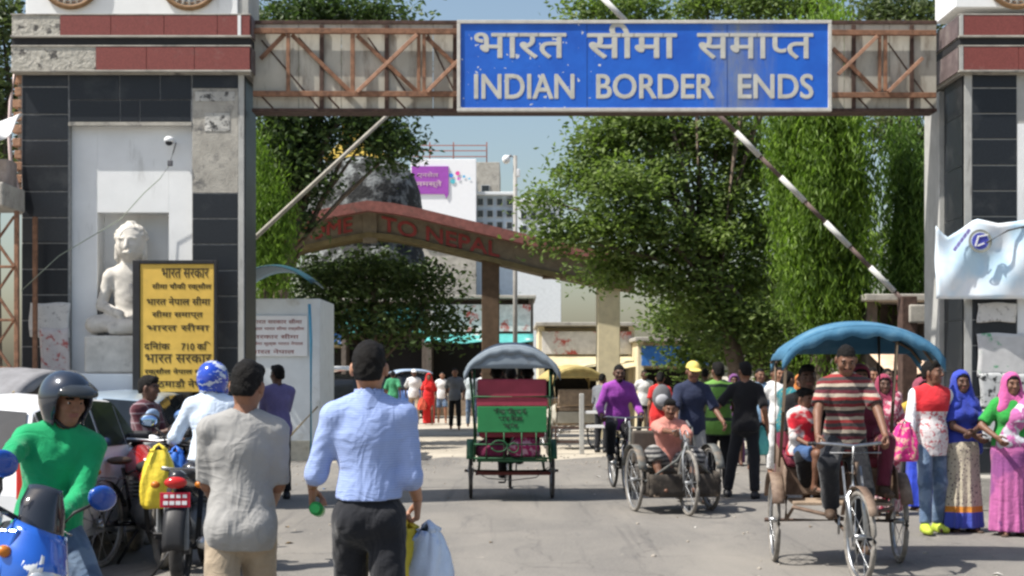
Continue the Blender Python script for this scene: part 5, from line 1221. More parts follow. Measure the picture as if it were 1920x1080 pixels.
def field_part(name, fn, lo, hi, h, m, parent):
    F_ = Field(lo, hi, h); fn(F_); v, f = F_.mesh(); return link_mesh(name, raw_mesh(name, v, f, m), parent)
def motorcycle(label, loc, rz, paint, group=None, roll=0, steer=0, fairing=False, mirror=None, plate=None, h=.014, tyre=None, bw=1.0):
    B = thing('motorcycle', label, 'motorcycle', loc, R(rz), group, ry=R(roll)); r = .30
    for y in (-.66, .62): wheel(B, (0, y, r), r, tyre, w=.048, disc=True, hubw=.14, rimm=M('alloy', (.10, .10, .105), .4, metal=.6))
    tubes('fork', [([(sx*.09, -.66, r), (sx*.09, -.46, .82), (sx*.08, -.43, .95)], .024) for sx in (-1, 1)], CHROME, B)
    mg = MB(); mg.sheet(lambda u, v: (-.065+.13*v, -.66+(r+.035)*math.cos(R(35+130*u)), r+(r+.035)*math.sin(R(35+130*u))+.02*math.sin(math.pi*v)), 14, 4); mg.build('front_fender', paint, B, solid=.006)
    mg = MB(); mg.sheet(lambda u, v: (-.08+.16*v, .60+(r+.07)*math.cos(R(-5+120*u)), r+.03+(r+.07)*math.sin(R(-5+120*u))+.02*math.sin(math.pi*v)), 14, 4); mg.build('rear_fender', BLACKM, B, solid=.008)
    def tank(F_):
        F_.cone((0, -.32, .84), (0, .02, .80), .135, .115, .05, ((1, 0, 0), .95)); F_.cone((0, -.30, .78), (0, -.05, .74), .15, .11, .05)
        F_.cut((0, 0, .70), (0, 0, -1))
    field_part('tank', tank, (-.3, -.6, .55), (.3, .3, 1.1), h, paint, B)
    def seat(F_): F_.cone((0, .05, .80), (0, .60, .84), .12, .10, .04, ((0, 0, 1), .55))
    field_part('seat', seat, (-.25, -.15, .6), (.25, .8, 1.0), h, M('seat_black', (.02, .02, .02), .6, bump=.2), B)
    def tail(F_): F_.cone((0, .2, .70), (0, .78, .82), .12, .07, .04); 
    field_part('tail_cowl', tail, (-.25, 0, .45), (.25, 1, 1.0), h, paint, B)
    def eng(F_):
        F_.cone((0, -.12, .42), (0, .18, .42), .15, .16, .04); F_.cone((0, -.10, .42), (0, -.20, .66), .11, .10, .03)
    en = field_part('engine', eng, (-.35, -.5, .15), (.35, .5, .9), h, M('engine_grey', (.16, .16, .165), .45, metal=.5), B)
    for i in range(5): MB().box((-.13, -.32+.02*i, .52+.035*i), (.13, -.06+.01*i, .532+.035*i)).build('cooling_fin', GREYM, en, .003)
    tubes('frame', [([(0, -.42, .80), (0, -.30, .30), (0, .25, .26), (0, .30, .72)], .024), ([(.10, .25, .32), (.10, .62, r)], .022), ([(-.10, .25, .32), (-.10, .62, r)], .022), ([(.12, .62, r), (.12, .42, .72)], .02), ([(-.12, .62, r), (-.12, .42, .72)], .02)], BLACKM, B)
    tubes('exhaust', [([(-.06, -.22, .50), (-.08, -.38, .36), (-.14, -.1, .22), (-.17, .3, .26), (-.19, .85, .36)], [.022, .022, .025, .04, .045])], CHROME, B, 10)
    hb = tubes('handlebar', [([(-.36*bw, -.26, .99), (-.30*bw, -.36, 1.02), (-.10, -.43, 1.0), (.10, -.43, 1.0), (.30*bw, -.36, 1.02), (.36*bw, -.26, .99)], .013)], BLACKM, B)
    for sx in (-1, 1):
        tubes('grip', [([(sx*.31*bw, -.355, 1.02), (sx*.385*bw, -.20, .975)], .019)], RUB, hb); tubes('lever', [([(sx*.22*bw, -.42, 1.01), (sx*.33*bw, -.42, 1.0)], .007)], CHROME, hb)
        mr = field_part('mirror', lambda F_: F_.ell((sx*.43*bw, -.43, 1.21), (.085, .035, .062), .02), (sx*.43*bw-.15, -.55, 1.05), (sx*.43*bw+.15, -.3, 1.35), .011, mirror or BLACKM, B)
        MB().ell((sx*.43*bw, -.405, 1.21), (.070, .012, .048), 14, 8).build('mirror_glass', M('mirror_glass', (.35, .5, .75), .05, metal=1, bump=0, var=.05), mr)
        tubes('mirror_stalk', [([(sx*.29*bw, -.37, 1.03), (sx*.31*bw, -.39, 1.10), (sx*.41*bw, -.42, 1.18)], .008)], BLACKM, mr)
        MB().ell((sx*.16, .78, .78), (.035, .03, .028), 10, 6).build('indicator', M('indicator_orange', (.5, .16, .02), .3, bump=0), B)
        MB().ell((sx*.17, -.52, .86), (.035, .03, .028), 10, 6).build('indicator', M('indicator_orange', (.5, .16, .02), .3, bump=0), B)
    HL = M('headlamp_glass', (.55, .58, .60), .08, metal=.4, bump=0, spec=.8)
    if fairing:
        def nose(u, v):
            th = R(-105+210*u); W_ = np.interp(v, [0, .35, .7, 1], [.12, .165, .15, .05]); D_ = np.interp(v, [0, .35, .7, 1], [.12, .22, .22, .10])
            return (W_*math.copysign(abs(math.sin(th))**.85, th), -.47-D_*math.cos(th), 1.00-.42*v)
        fb_ = MB(); fb_.sheet(nose, 22, 12); fc = fb_.build('fairing', paint, B, solid=.012)
        for sx in (-1, 1):
            gm = MB(); gm.sheet(lambda u, v: (lambda p: (p[0]*1.012, -.47+(p[1]+.47)*1.03, p[2]))(nose(.5+sx*(.10+.14*u), .10+.32*v+.12*u)), 6, 5); gm.build('nose_graphic', WHITEP, fc, solid=.003)
            fc2 = MB(); fc2.prism([(sx*.15, -.52, .97), (sx*.215, -.34, .90), (sx*.24, -.10, .80), (sx*.235, -.14, .60), (sx*.20, -.36, .52), (sx*.165, -.55, .70)], (sx*-.045, 0, 0)); fc2.build('shroud', paint, fc, .012)
            MB().prism([(sx*.243, -.16, .76), (sx*.243, -.30, .82), (sx*.218, -.38, .70)], (sx*.004, 0, 0)).build('shroud_graphic', WHITEP, fc)
        def scr(u, v):
            th = R(-80+160*u); W_ = np.interp(v, [0, .6, 1], [.125, .115, .07]); return (W_*math.sin(th), -.46-(.125+.02*v)*math.cos(th)+.12*v, .985+.20*v-.03*abs(2*u-1)**3)
        ws = MB(); ws.sheet(scr, 18, 8); ws.build('windscreen', M('smoked_screen', (.02, .023, .03), .06, bump=0, var=.1, spec=.7), B, solid=.006)
        lm = field_part('headlight', lambda F_: (F_.ell((0, -.655, .80), (.105, .055, .07), .02), F_.ell((0, -.655, .70), (.07, .045, .04), .02)), (-.25, -.85, .6), (.25, -.45, 1.05), .010, HL, B)
        for sx in (-1, 1): MB().tube([(sx*.20, -.30, .62), (sx*.19, -.25, .45), (sx*.15, -.1, .34)], [.07, .06, .03], 8).build('side_cowl', paint, B)
    else:
        lm = MB().ell((0, -.56, .90), (.095, .09, .095), 16, 10).build('headlight', BLACKM, B); MB().ell((0, -.60, .90), (.085, .062, .085), 16, 10).build('lens', HL, lm)
        MB().box((-.09, -.56, 1.0), (.09, -.46, 1.07)).build('instrument', BLACKM, B, .02)
    if steer:      # everything that turns with the fork
        pv = Vector((0, -.43, 0)); Rz = Matrix.Rotation(R(steer), 3, 'Z')
        for c in kids(B):
            ys = [v.co.y for v in c.data.vertices]
            if c.name.split('.')[0] in ('fork', 'front_fender', 'handlebar', 'mirror', 'fairing', 'windscreen', 'headlight', 'instrument') or (c.name.startswith('wheel') and max(ys) < 0) or (c.name.startswith('indicator') and max(ys) < 0):
                c.location = pv-Rz @ pv; c.rotation_euler.z = R(steer)
    MB().ell((0, .86, .80), (.085, .045, .045), 12, 8).build('taillight', M('tail_red', (.45, .015, .012), .15, bump=0, coat=.4), B)
    MB().box((-.09, .80, .30), (.09, .84, .62)).build('mudflap', M('flap_grey', (.22, .23, .24), .8), B, .01)
    pl = MB().box((-.11, .87, .62), (.11, .88, .73)).build('number_plate', plate or WHITEP, B, .004)
    if plate:
        for i in range(4): MB().box((-.085+.045*i, .881, .69), (-.055+.045*i, .884, .715)).build('plate_mark', WHITEP, pl); MB().box((-.085+.045*i, .881, .640), (-.05+.045*i, .884, .668)).build('plate_mark', WHITEP, pl)
    tubes('grab_rail', [([(-.11, .45, .86), (-.11, .78, .90), (.11, .78, .90), (.11, .45, .86)], .012)], CHROME, B); tubes('footpeg', [([(-.30, .1, .34), (.30, .1, .34)], .014)], BLACKM, B)
    tubes('stand', [([(.12, .15, .28), (.30, .22, .01)], .014)], BLACKM, B)
    return B
def car(label, loc, rz, paint, L=3.6, W=1.56, Hh=1.45, box=False):
    C = thing('car', label, 'car', loc, R(rz)); hw = W/2
    S = [(-.5, .62, .62, .80), (-.46, .78, .78, .93), (-.30, .90, .90, .98), (-.20, .93, .95, 1.0), (-.07, .95, Hh-.03, 1.0), (.10, .96, Hh, 1.0), (.30, .97, Hh-.02, 1.0), (.40, .97, Hh-.08, .99), (.475, .95, .99, .96), (.50, .72, .72, .90)]
    if box: S = [(-.5, .62, .62, .85), (-.47, .85, .85, .95), (-.36, .95, .98, 1), (-.22, .98, Hh-.03, 1.0), (0, .98, Hh, 1), (.30, .98, Hh, 1), (.46, .98, Hh-.06, .99), (.492, .95, .99, .96), (.50, .72, .72, .90)]
    mb = MB(); vs = []; n = 9
    for (t, zb, zr, k) in S:
        y = t*L; w_ = hw*k; wr_ = w_*(.78 if zr > zb+.05 else .9)
        for x, z in ((-w_*.93, .26), (-w_, .50), (-w_*.985, zb), (-wr_, zr-.03), (0, zr+.015), (wr_, zr-.03), (w_*.985, zb), (w_, .50), (w_*.93, .26)): vs.append((x, y, z))
    fs = []; ms = []
    for i in range(len(S)-1):
        for j in range(n-1):
            fs.append((i*n+j, i*n+j+1, (i+1)*n+j+1, (i+1)*n+j))
            cabin = S[i][2] > S[i][1]+.05 or S[i+1][2] > S[i+1][1]+.05
            both = S[i][2] > S[i][1]+.05 and S[i+1][2] > S[i+1][1]+.05
            ms.append(1 if (j in (2, 5) and cabin) else (1 if (j in (3, 4) and cabin and not both) else 0))
    k0 = len(mb.v); mb.add(vs, [], True)
    for f, m_ in zip(fs, ms): mb.f.append(f); mb.mi.append(0); mb.sm.append(True)
    mb.f.append(tuple(range(n))); mb.mi.append(0); mb.sm.append(False); mb.f.append(tuple((len(S)-1)*n+j for j in range(n))); mb.mi.append(0); mb.sm.append(False)
    b = mb.build('body', paint, C, sub=0, bevel=.03)
    gw = 0
    for f, m_ in zip(fs, ms):
        if not m_: continue
        p = [Vector(vs[i]) for i in f]; c = sum(p, Vector())/4; nn = (p[1]-p[0]).cross(p[3]-p[0])
        if nn.length < 1e-6: continue
        nn.normalize()
        if nn.dot(c-Vector((0, 0, .8))) < 0: nn = -nn
        MB().add([c+(q-c)*.90+nn*.012 for q in p], [(0, 1, 2, 3)]).build('window', GLASSD, C, solid=.006)
    for sx in (-1, 1):
        for y in (-.31*L, .30*L): wheel(C, (sx*(hw-.09), y, .29), .29, w=.07, disc=True, hubw=.18, rimm=GREYM)
        MB().ell((sx*(hw*.72), -.475*L, .66), (.16, .07, .09), 12, 8).build('headlight', M('headlamp_glass', (.55, .58, .60), .08, metal=.4), C)
        MB().box((sx*hw*.90-.07, .485*L, .66), (sx*hw*.90+.07, .502*L, .96)).build('taillight', M('tail_red', (.45, .015, .012), .15), C, .02)
        MB().ell((sx*(hw+.09), -.17*L, .98), (.09, .05, .065), 10, 8).build('wing_mirror', paint, C)
    for y in (-.5, .5): MB().box((-hw*.93, y*L-.06, .27), (hw*.93, y*L+.06, .46)).build('bumper', BLACKM, C, .04)
    return C
def auto_rickshaw(label, loc, rz, paint, roofm):
    A = thing('auto_rickshaw', label, 'auto rickshaw', loc, R(rz))
    for c in ((0, -.95, .22), (-.55, .7, .22), (.55, .7, .22)): wheel(A, c, .22, w=.045, disc=True, hubw=.14, rimm=GREYM)
    MB().prism([(-.25, -1.25, .35), (-.62, -.75, .30), (-.62, -.70, .95), (-.35, -1.15, .95)], (0, 0, 0.001)).build('front_floor', paint, A) if False else None
    mb = MB(); mb.sheet(lambda u, v: ((2*u-1)*(.62-.1*v), -1.22+.45*abs(2*u-1)**2, .32+.68*v), 12, 4); mb.build('front_panel', paint, A, solid=.03)
    MB().box((-.62, -.72, .28), (.62, 1.15, .40)).build('floor', paint, A, .03); MB().box((-.60, .45, .41), (.60, .95, .72)).build('seat', BLACKM, A, .04); MB().box((-.60, .93, .74), (.60, 1.1, 1.2)).build('backrest', BLACKM, A, .04)
    for sx in (-1, 1):
        MB().box((sx*.62-.02, .3, .40), (sx*.62+.02, 1.15, .85)).build('side_panel', paint, A, .01)
        for y in (-.78, .1, 1.1): tubes('roof_post', [([(sx*.60, y, .4), (sx*.56, y+.05, 1.66)], .02)], BLACKM, A)
    mb = MB(); mb.sheet(lambda u, v: ((2*u-1)*.66, -.95+2.2*v, 1.74-.10*abs(2*u-1)**3-.05*(2*v-1)**4), 12, 10); mb.build('roof', roofm, A, solid=.04)
    mb = MB(); mb.sheet(lambda u, v: ((2*u-1)*.54, -.98+.20*v, 1.0+.58*v), 6, 4); mb.build('windscreen', GLASSD, A, solid=.01)
    MB().ell((0, -1.24, .68), (.09, .05, .09), 12, 8).build('headlight', M('headlamp_glass', (.55, .58, .60), .08, metal=.4), A)
    return A
def hand_tricycle(label, loc, rz):
    T = thing('hand_tricycle', label, 'tricycle', loc, R(rz)); r = .37; m = M('tricycle_paint', (.10, .105, .10), .7, var=.4, scale=14, stain=(.22, .16, .11), st=(.5, .7), sscale=8)
    for sx in (-1, 1): wheel(T, (sx*.46, 0, r), r, RUBD, rimm=GREYM)
    wheel(T, (0, -.62, r), r, RUBD, rimm=GREYM)
    tubes('frame', [([(-.42, .05, .36), (-.42, -.40, .38), (-.10, -.52, .62), (0, -.55, .78)], .016), ([(.42, .05, .36), (.42, -.40, .38), (.10, -.52, .62), (0, -.55, .78)], .016), ([(-.50, 0, r), (.50, 0, r)], .016), ([(-.42, .40, .38), (.42, .40, .38)], .016), ([(-.42, .05, .37), (-.42, .42, .38), (-.38, .48, .95)], .016), ([(.42, .05, .37), (.42, .42, .38), (.38, .48, .95)], .016), ([(-.38, .48, .95), (.38, .48, .95)], .016)], m, T)
    tubes('fork', [([(0, -.53, .82), (.055, -.58, .68), (.055, -.62, r)], .012), ([(0, -.53, .82), (-.055, -.58, .68), (-.055, -.62, r)], .012)], GREYM, T)
    cr = tubes('crank', [([(-.13, -.42, .94), (-.05, -.46, .97), (-.04, -.46, .86), (.04, -.46, .86), (.05, -.44, .78), (.14, -.42, .76)], .011), ([(0, -.53, .80), (0, -.46, .90)], .016)], GREYM, T)
    MB().ring((.02, -.46, .87), (1, 0, 0), .085, .008, 20, 6).build('chain_wheel', GREYM, cr); tubes('chain', [([(.03, -.37, .87), (.05, -.55, r)], .006), ([(.03, -.55, .87), (.05, -.68, r)], .006)], BLACKM, cr)
    MB().box((-.40, -.02, .42), (.40, .42, .50)).build('seat', M('worn_seat', (.10, .085, .07), .9, var=.3), T, .03); MB().box((-.38, .40, .52), (.38, .46, .92)).build('backrest', M('worn_seat', (.10, .085, .07), .9), T, .03)
    MB().box((-.40, -.46, .20), (.40, -.05, .23)).build('footboard', WOOD, T, .006); bx_ = MB(); bx_.sheet(lambda u, v: (-.41+.82*u, -.47+.02*math.sin(14*u+3*v), .20+.26*v), 14, 4); bx_.build('front_apron', M('apron_dark', (.05, .042, .035), .9, var=.4, stain=(.16, .13, .10)), T, solid=.01)
    for sx in (-1, 1):
        sp = MB(); sp.sheet(lambda u, v: (sx*.415, -.46+.86*u, .22+.26*v), 8, 3); sp.build('side_apron', M('apron_dark', (.05, .042, .035), .9), T, solid=.01)
        mg = MB(); mg.sheet(lambda u, v: (sx*.46-.05+.1*v, (r+.035)*math.cos(R(20+140*u)), r+(r+.035)*math.sin(R(20+140*u))), 14, 2); mg.build('mudguard', m, T, solid=.005)
    for sx in (-1, 1): tubes('push_handle', [([(sx*.38, .48, .93), (sx*.36, .62, 1.02)], .014)], GREYM, T)
    return T
def bag(label, top, w_, hgt, m, name='carrier_bag', cat='bag', yaw=0, handle=True, d=.10, n=0):
    """soft bag hanging from the point top"""
    O = thing(name, label, cat, top, R(yaw)); w2 = w_/2
    b = MB()
    def fn(u, v):
        a = 2*math.pi*u; e = .42+.58*min(1, v*1.9)**.7; bulge = 1+.10*math.sin(math.pi*v); zz = -.08*hgt-.92*hgt*v
        k = (.98 if v < .96 else .9)
        x = w2*e*bulge*k*abs(math.cos(a))**.6*(1 if math.cos(a) > 0 else -1); y = d*e*bulge*k*abs(math.sin(a))**.7*(1 if math.sin(a) > 0 else -1)
        return (x+.008*math.sin(5*a+9*v+n), y+.010*math.sin(7*a+6*v+n), zz)
    b.sheet(fn, 30, 14); k = len(b.v); b.f.append(tuple(k-31+i for i in range(30))); b.mi.append(0); b.sm.append(False)
    bo = b.build('sack', m, O)
    if handle:
        h_ = MB()
        for sy in (-1, 1): h_.tube([(-w2*.4, sy*d*.3, -.10*hgt), (-w2*.22, sy*.012, -.02), (0, sy*.006, .005), (w2*.22, sy*.012, -.02), (w2*.4, sy*d*.3, -.10*hgt)], [.022, .014, .010, .014, .022], 6)
        h_.build('handle', m, O)
    return O
# ---------------------------------------------------------------- the street: vehicles, riders, walkers
def G(px, Y): return (PX(px, Y), Y, 0)
def rel(at, yaw, H, p):
    v = Matrix.Rotation(-R(yaw), 3, 'Z') @ (Vector(p)-Vector(at)); return tuple(v/(H/1.7))
def vw(veh, p): return veh.matrix_basis @ Vector(p)
SH = lambda m: {'mat': m}
BLKSH = M('shoe_black', (.02, .02, .022), .5, bump=.1); BRNS = M('sandal_brown', (.07, .045, .03), .7); DKT = cloth('trouser_charcoal', (.017, .018, .022)); BLK = cloth('cloth_black', (.013, .013, .015)); JEAN = cloth('denim', (.085, .13, .21), .25, 'blotch', [(.15, .21, .30)], 5); KHAKI = cloth('khaki', (.36, .29, .21)); NAVY = cloth('cloth_navy', (.025, .032, .065)); GRYT = cloth('grey_jersey', (.30, .295, .285), .06); PALEBLUE = cloth('pale_blue_shirt', (.27, .35, .62), .07, 'stripes', [(.25, .33, .60), (.31, .40, .66)], 90); GREEN = cloth('green_polo', (.012, .30, .115), .10); WHITESH = cloth('white_blue_shirt', (.56, .65, .78), .06); PURP = cloth('magenta_shirt', (.27, .055, .33), .2); LILAC = cloth('lilac_shirt', (.15, .13, .28)); PINKSH = cloth('salmon_shirt', (.48, .20, .16), .12)
HELM = M('helmet_blue_black', (.018, .026, .042), .18, metal=.3, var=.3, scale=3, bump=0, coat=.8, stain=(.30, .32, .35), st=(.66, .70), sscale=9); HELB = M('helmet_blue', (.012, .055, .42), .14, var=.2, bump=0, coat=.9, stain=(.55, .60, .70), st=(.56, .585), sscale=7, sstretch=(1, 1, 2)); VIS = M('visor_smoked', (.03, .035, .04), .08, bump=0); VISB = M('visor_blue', (.015, .05, .28), .08, bump=0, coat=.6)
BIKEBLUE = M('bike_blue', (.014, .11, .52), .16, metal=.2, var=.1, bump=0, coat=.9, spec=.6); BIKERED = M('bike_red', (.30, .015, .015), .2, var=.15, bump=0, coat=.8); BIKEBLK = M('bike_black', (.02, .02, .022), .2, var=.2, bump=.02, coat=.6); BIKEGREY = M('bike_silver_blue', (.22, .30, .38), .25, metal=.4, var=.1, bump=0, coat=.5)
# --- blue fairing motorcycle and its rider in green
mc1 = motorcycle('shiny blue motorcycle with a smoked windscreen ridden by the man in green', (-2.70, 6.57, 0), 20, BIKEBLUE, roll=24, steer=38, bw=.72, fairing=True, mirror=M('mirror_blue', (.012, .07, .36), .25, var=.1, bump=0, coat=.5), h=.011)
at = (-2.33, 6.95, 0); ya = 20; H = 1.66
st_ = lambda p: Vector((0, -.43, 0))+Matrix.Rotation(R(38), 3, 'Z') @ (Vector(p)-Vector((0, -.43, 0)))
person('man in a green collared shirt and dark open helmet astride the blue motorcycle', at, ya, H, skin='b', h=.0095,
       pose=dict(pelvis=(0, 0, .86), lean=(.14, -.20, 1), twist=0, head=(28, -4), headlean=(.0, .05, .3), handR=rel(at, ya, H, vw(mc1, st_((-.25, -.28, 1.04)))), handL=rel(at, ya, H, vw(mc1, st_((.25, -.28, 1.04)))), elbowL=(.35, .6, -.6), elbowR=(-.35, .6, -.7),
                 footL=(.28, -.10, .085), footR=(-.28, -.05, .25), kneeL=(.4, -1, .1), kneeR=(-.4, -1, .1), curlL=.9, curlR=.9),
       top=dict(mat=GREEN, sleeve=1.93, hem=-.12, loose=.020, collar=True, vneck=True, fold=.007), bottom=dict(mat=JEAN), hair='short', shoes=SH(BLKSH), helmet=dict(mat=HELM, visor=VIS))
# --- two men walking away in the foreground
at = G(692, 6.45); ya = 182; H = 1.72
p3, j3, w3 = person('man in a pale blue shirt with rolled sleeves and dark trousers walking away with bags', at, ya, H, skin='a', h=.0085,
       pose=dict(lean=(0, .02, 1), head=(-3, -3), handL=(.285, -.24, 1.045), handR=(-.215, -.20, .985), elbowL=(.0, 1, -.3), elbowR=(0, 1, -.3), hdL=(.02, -.08, -1), hdR=(0, 0, -1), footL=(.10, -.22, .085), footR=(-.10, .26, .12), curlL=1.0, curlR=.95, thumbL=(.1, -1, 0), thumbR=(-.1, -1, 0), twist=0),
       top=dict(mat=PALEBLUE, sleeve=1.22, roll=True, hem=.062, loose=.018, collar=True, fold=.0055), bottom=dict(mat=DKT, belt=BLKSH, loose=.020), hair='thick', shoes=SH(BLKSH), fat=.97)
watch = MB().ring(j3['L']['wr']+Vector((0, 0, .035)), (0, .1, 1), .031, .0085, 20, 6); tag(watch.build('wristband', BLKSH), 'black wristband on the man in the pale blue shirt', 'wristband')
bt = thing('bottle', 'small green bottle gripped in the hand beside the pale blue shirt', 'bottle', j3['L']['wr']+Vector((.028, -.0, -.10)))
MB().cyl((-.01, .10, -.03), (.0, -.085, .0), .031, .033, 16).build('body', M('bottle_green', (.02, .30, .06), .3, bump=0), bt); MB().cyl((.0, -.086, .0), (.0, -.115, .003), .024, .022, 14).build('cap', M('bottle_cap_green', (.03, .42, .10), .4, bump=0), bt)
hp_ = j3['R']['wr']+Vector((0, -.01, -.105))
YB_ = M('yellow_plastic', (.78, .60, .055), .4, var=.12, scale=10, bump=.5, bscale=14, bdist=.02); WB_ = M('white_blue_plastic', (.58, .66, .80), .35, var=.12, scale=9, bump=.5, bscale=14, bdist=.02, stain=(.25, .38, .70), st=(.55, .62), sscale=5)
bag('yellow plastic bag hanging from the hand of the man in the pale blue shirt', hp_+Vector((-.05, .01, .0)), .19, .42, YB_, yaw=35)
bag('white and blue plastic bag carried beside the yellow bag by the same man', hp_+Vector((.055, -.02, -.005)), .20, .44, WB_, yaw=-30, n=2)
at = G(452, 6.5); ya = 190; H = 1.635
person('man in a grey T-shirt and khaki trousers walking away near the parked motorcycles', at, ya, H, skin='b', h=.0085,
       pose=dict(lean=(-.02, -.02, 1), head=(-18, -6), headlean=(-.1, -.05, .3), handL=(.14, -.30, 1.02), handR=(-.15, -.28, 1.0), elbowL=(.10, .8, -.5), elbowR=(-.10, .8, -.5), footL=(.10, .24, .11), footR=(-.10, -.22, .085), curlL=.9, curlR=.9),
       top=dict(mat=GRYT, sleeve=.93, hem=-.135, loose=.016, fold=.0055), bottom=dict(mat=KHAKI, loose=.022), hair='thick', shoes=SH(BLKSH), fat=.98)
# --- man in white on the red plated motorcycle, and parked machines round him
mc2 = motorcycle('black and red motorcycle with a red number plate under the man in the blue helmet', (PX(385, 11.4), 11.0, 0), 184, BIKEBLK, plate=M('plate_red', (.48, .015, .04), .5, bump=0), h=.016)
at = (PX(398, 11.2), 11.15, 0); ya = 184; H = 1.70
p4, j4, w4 = person('man in a whitish blue shirt and blue full helmet sitting on the red plated motorcycle', at, ya, H, skin='b', h=.012,
       pose=dict(pelvis=(0, 0, .90), lean=(0, -.14, 1), head=(0, 0), handL=(.36, -.30, 1.03), handR=(-.30, -.42, 1.02), elbowL=(.3, .6, -.8), footL=(.28, -.05, .085), footR=(-.28, -.05, .085), kneeL=(.5, -1, .2), kneeR=(-.5, -1, .2), curlL=.9),
       top=dict(mat=WHITESH, sleeve=1.85, hem=-.06, loose=.024, collar=True, fold=.008), bottom=dict(mat=NAVY), hair='short', shoes=SH(BLKSH), helmet=dict(mat=HELB, visor=VISB, full=True))
hp_ = j4['L']['wr']+Vector((0, 0, -.06))
bag('bright yellow bag hanging from the arm of the man in the blue helmet', P(298, 834, 11.0), .27, .50, YB_, yaw=12, d=.09)
bag('blue plastic bag half hidden behind the bright yellow bag', P(330, 838, 11.15), .20, .48, M('blue_plastic', (.02, .12, .50), .4, bump=.4, bscale=14), n=3)
MIRB = M('mirror_blue_back', (.05, .12, .32), .3, bump=0)
motorcycle('silver blue motorcycle parked rear on between the green rider and the yellow bag', (PX(222, 12.3), 12.3, 0), 172, BIKEGREY, mirror=MIRB, h=.018, tyre=RUBD, group='motorcycles parked beside the gate')
motorcycle('dusty red motorcycle standing askew behind the bright yellow bag', (PX(285, 12.0), 11.9, 0), 205, BIKERED, mirror=MIRB, h=.018, tyre=RUBD, group='motorcycles parked beside the gate')
mc5 = motorcycle('dark motorcycle on which the man in the checked shirt sits sideways', (PX(285, 13.5), 13.5, 0), 60, BIKEBLK, mirror=M('mirror_pale', (.25, .34, .48), .2, bump=0), h=.018, group='motorcycles parked beside the gate')
bicycle('old bicycle with dusty tyres leaning among the parked motorcycles', (PX(250, 11.9), 11.9, 0), 165, BIKEBLK, tyre=RUBD)
at = (PX(268, 13.4), 13.35, 0); ya = 75; H = 1.66
person('man in a dark red checked shirt seen in profile sitting on a dark motorcycle', at, ya, H, skin='d', h=.014,
       pose=dict(pelvis=(0, 0, .84), lean=(0, -.10, 1), head=(8, 0), handL=(.12, -.36, 1.05), handR=(-.05, -.34, 1.08), footL=(.12, -.30, .12), footR=(-.16, -.26, .12)),
       top=dict(mat=cloth('checked_shirt', (.075, .022, .03), .2, 'plaid', [(.32, .28, .30), (.16, .03, .05)], 11), sleeve=1.0, hem=-.1, loose=.02), bottom=dict(mat=NAVY), hair='thick', shoes=SH(BLKSH))
car('white hatchback parked at the edge behind the man in green', (PX(-55, 10.6), 12.0, 0), 176, WHITEP, L=3.5, W=1.5, Hh=1.42)
car('pale blue grey van parked between the helmet of the green rider and the checked shirt', (PX(170, 14.6), 16.0, 0), 186, M('van_blue_grey', (.30, .38, .46), .3, metal=.2, var=.06, bump=0, coat=.5), L=3.6, W=1.5, Hh=1.40, box=True)
rk0 = rickshaw('cycle rickshaw with a sagging grey hood parked behind the white hatchback', (PX(40, 15.2), 15.0, 0), 70, DRUST, M('grey_hood', (.19, .19, .20), .85, var=.2, bump=.5, bscale=20, stain=(.30, .24, .24), st=(.6, .7)), hood_z=1.36, hood_h=.30, hood_w=.72, hood_y=(-.6, .62))
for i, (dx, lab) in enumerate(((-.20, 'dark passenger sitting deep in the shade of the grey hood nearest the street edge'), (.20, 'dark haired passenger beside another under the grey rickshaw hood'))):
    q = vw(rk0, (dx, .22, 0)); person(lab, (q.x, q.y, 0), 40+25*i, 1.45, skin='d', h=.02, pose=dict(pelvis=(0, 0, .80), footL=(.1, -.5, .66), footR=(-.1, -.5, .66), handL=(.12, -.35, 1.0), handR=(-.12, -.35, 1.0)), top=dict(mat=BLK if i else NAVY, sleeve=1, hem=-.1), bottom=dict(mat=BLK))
# --- man in the tower's shade
at = G(521, 17.6); person('man in a lilac shirt with folded arms standing in the shade of the tower', at, 205, 1.68, skin='d', h=.015,
       pose=dict(head=(20, 0), handL=(-.06, -.24, 1.16), handR=(.08, -.22, 1.12), elbowL=(.8, .2, -.5), elbowR=(-.8, .2, -.5), footL=(.10, 0, .085), footR=(-.11, .02, .085)),
       top=dict(mat=LILAC, sleeve=1.0, hem=-.12, loose=.02), bottom=dict(mat=BLK), hair='thick', shoes=SH(BLKSH))
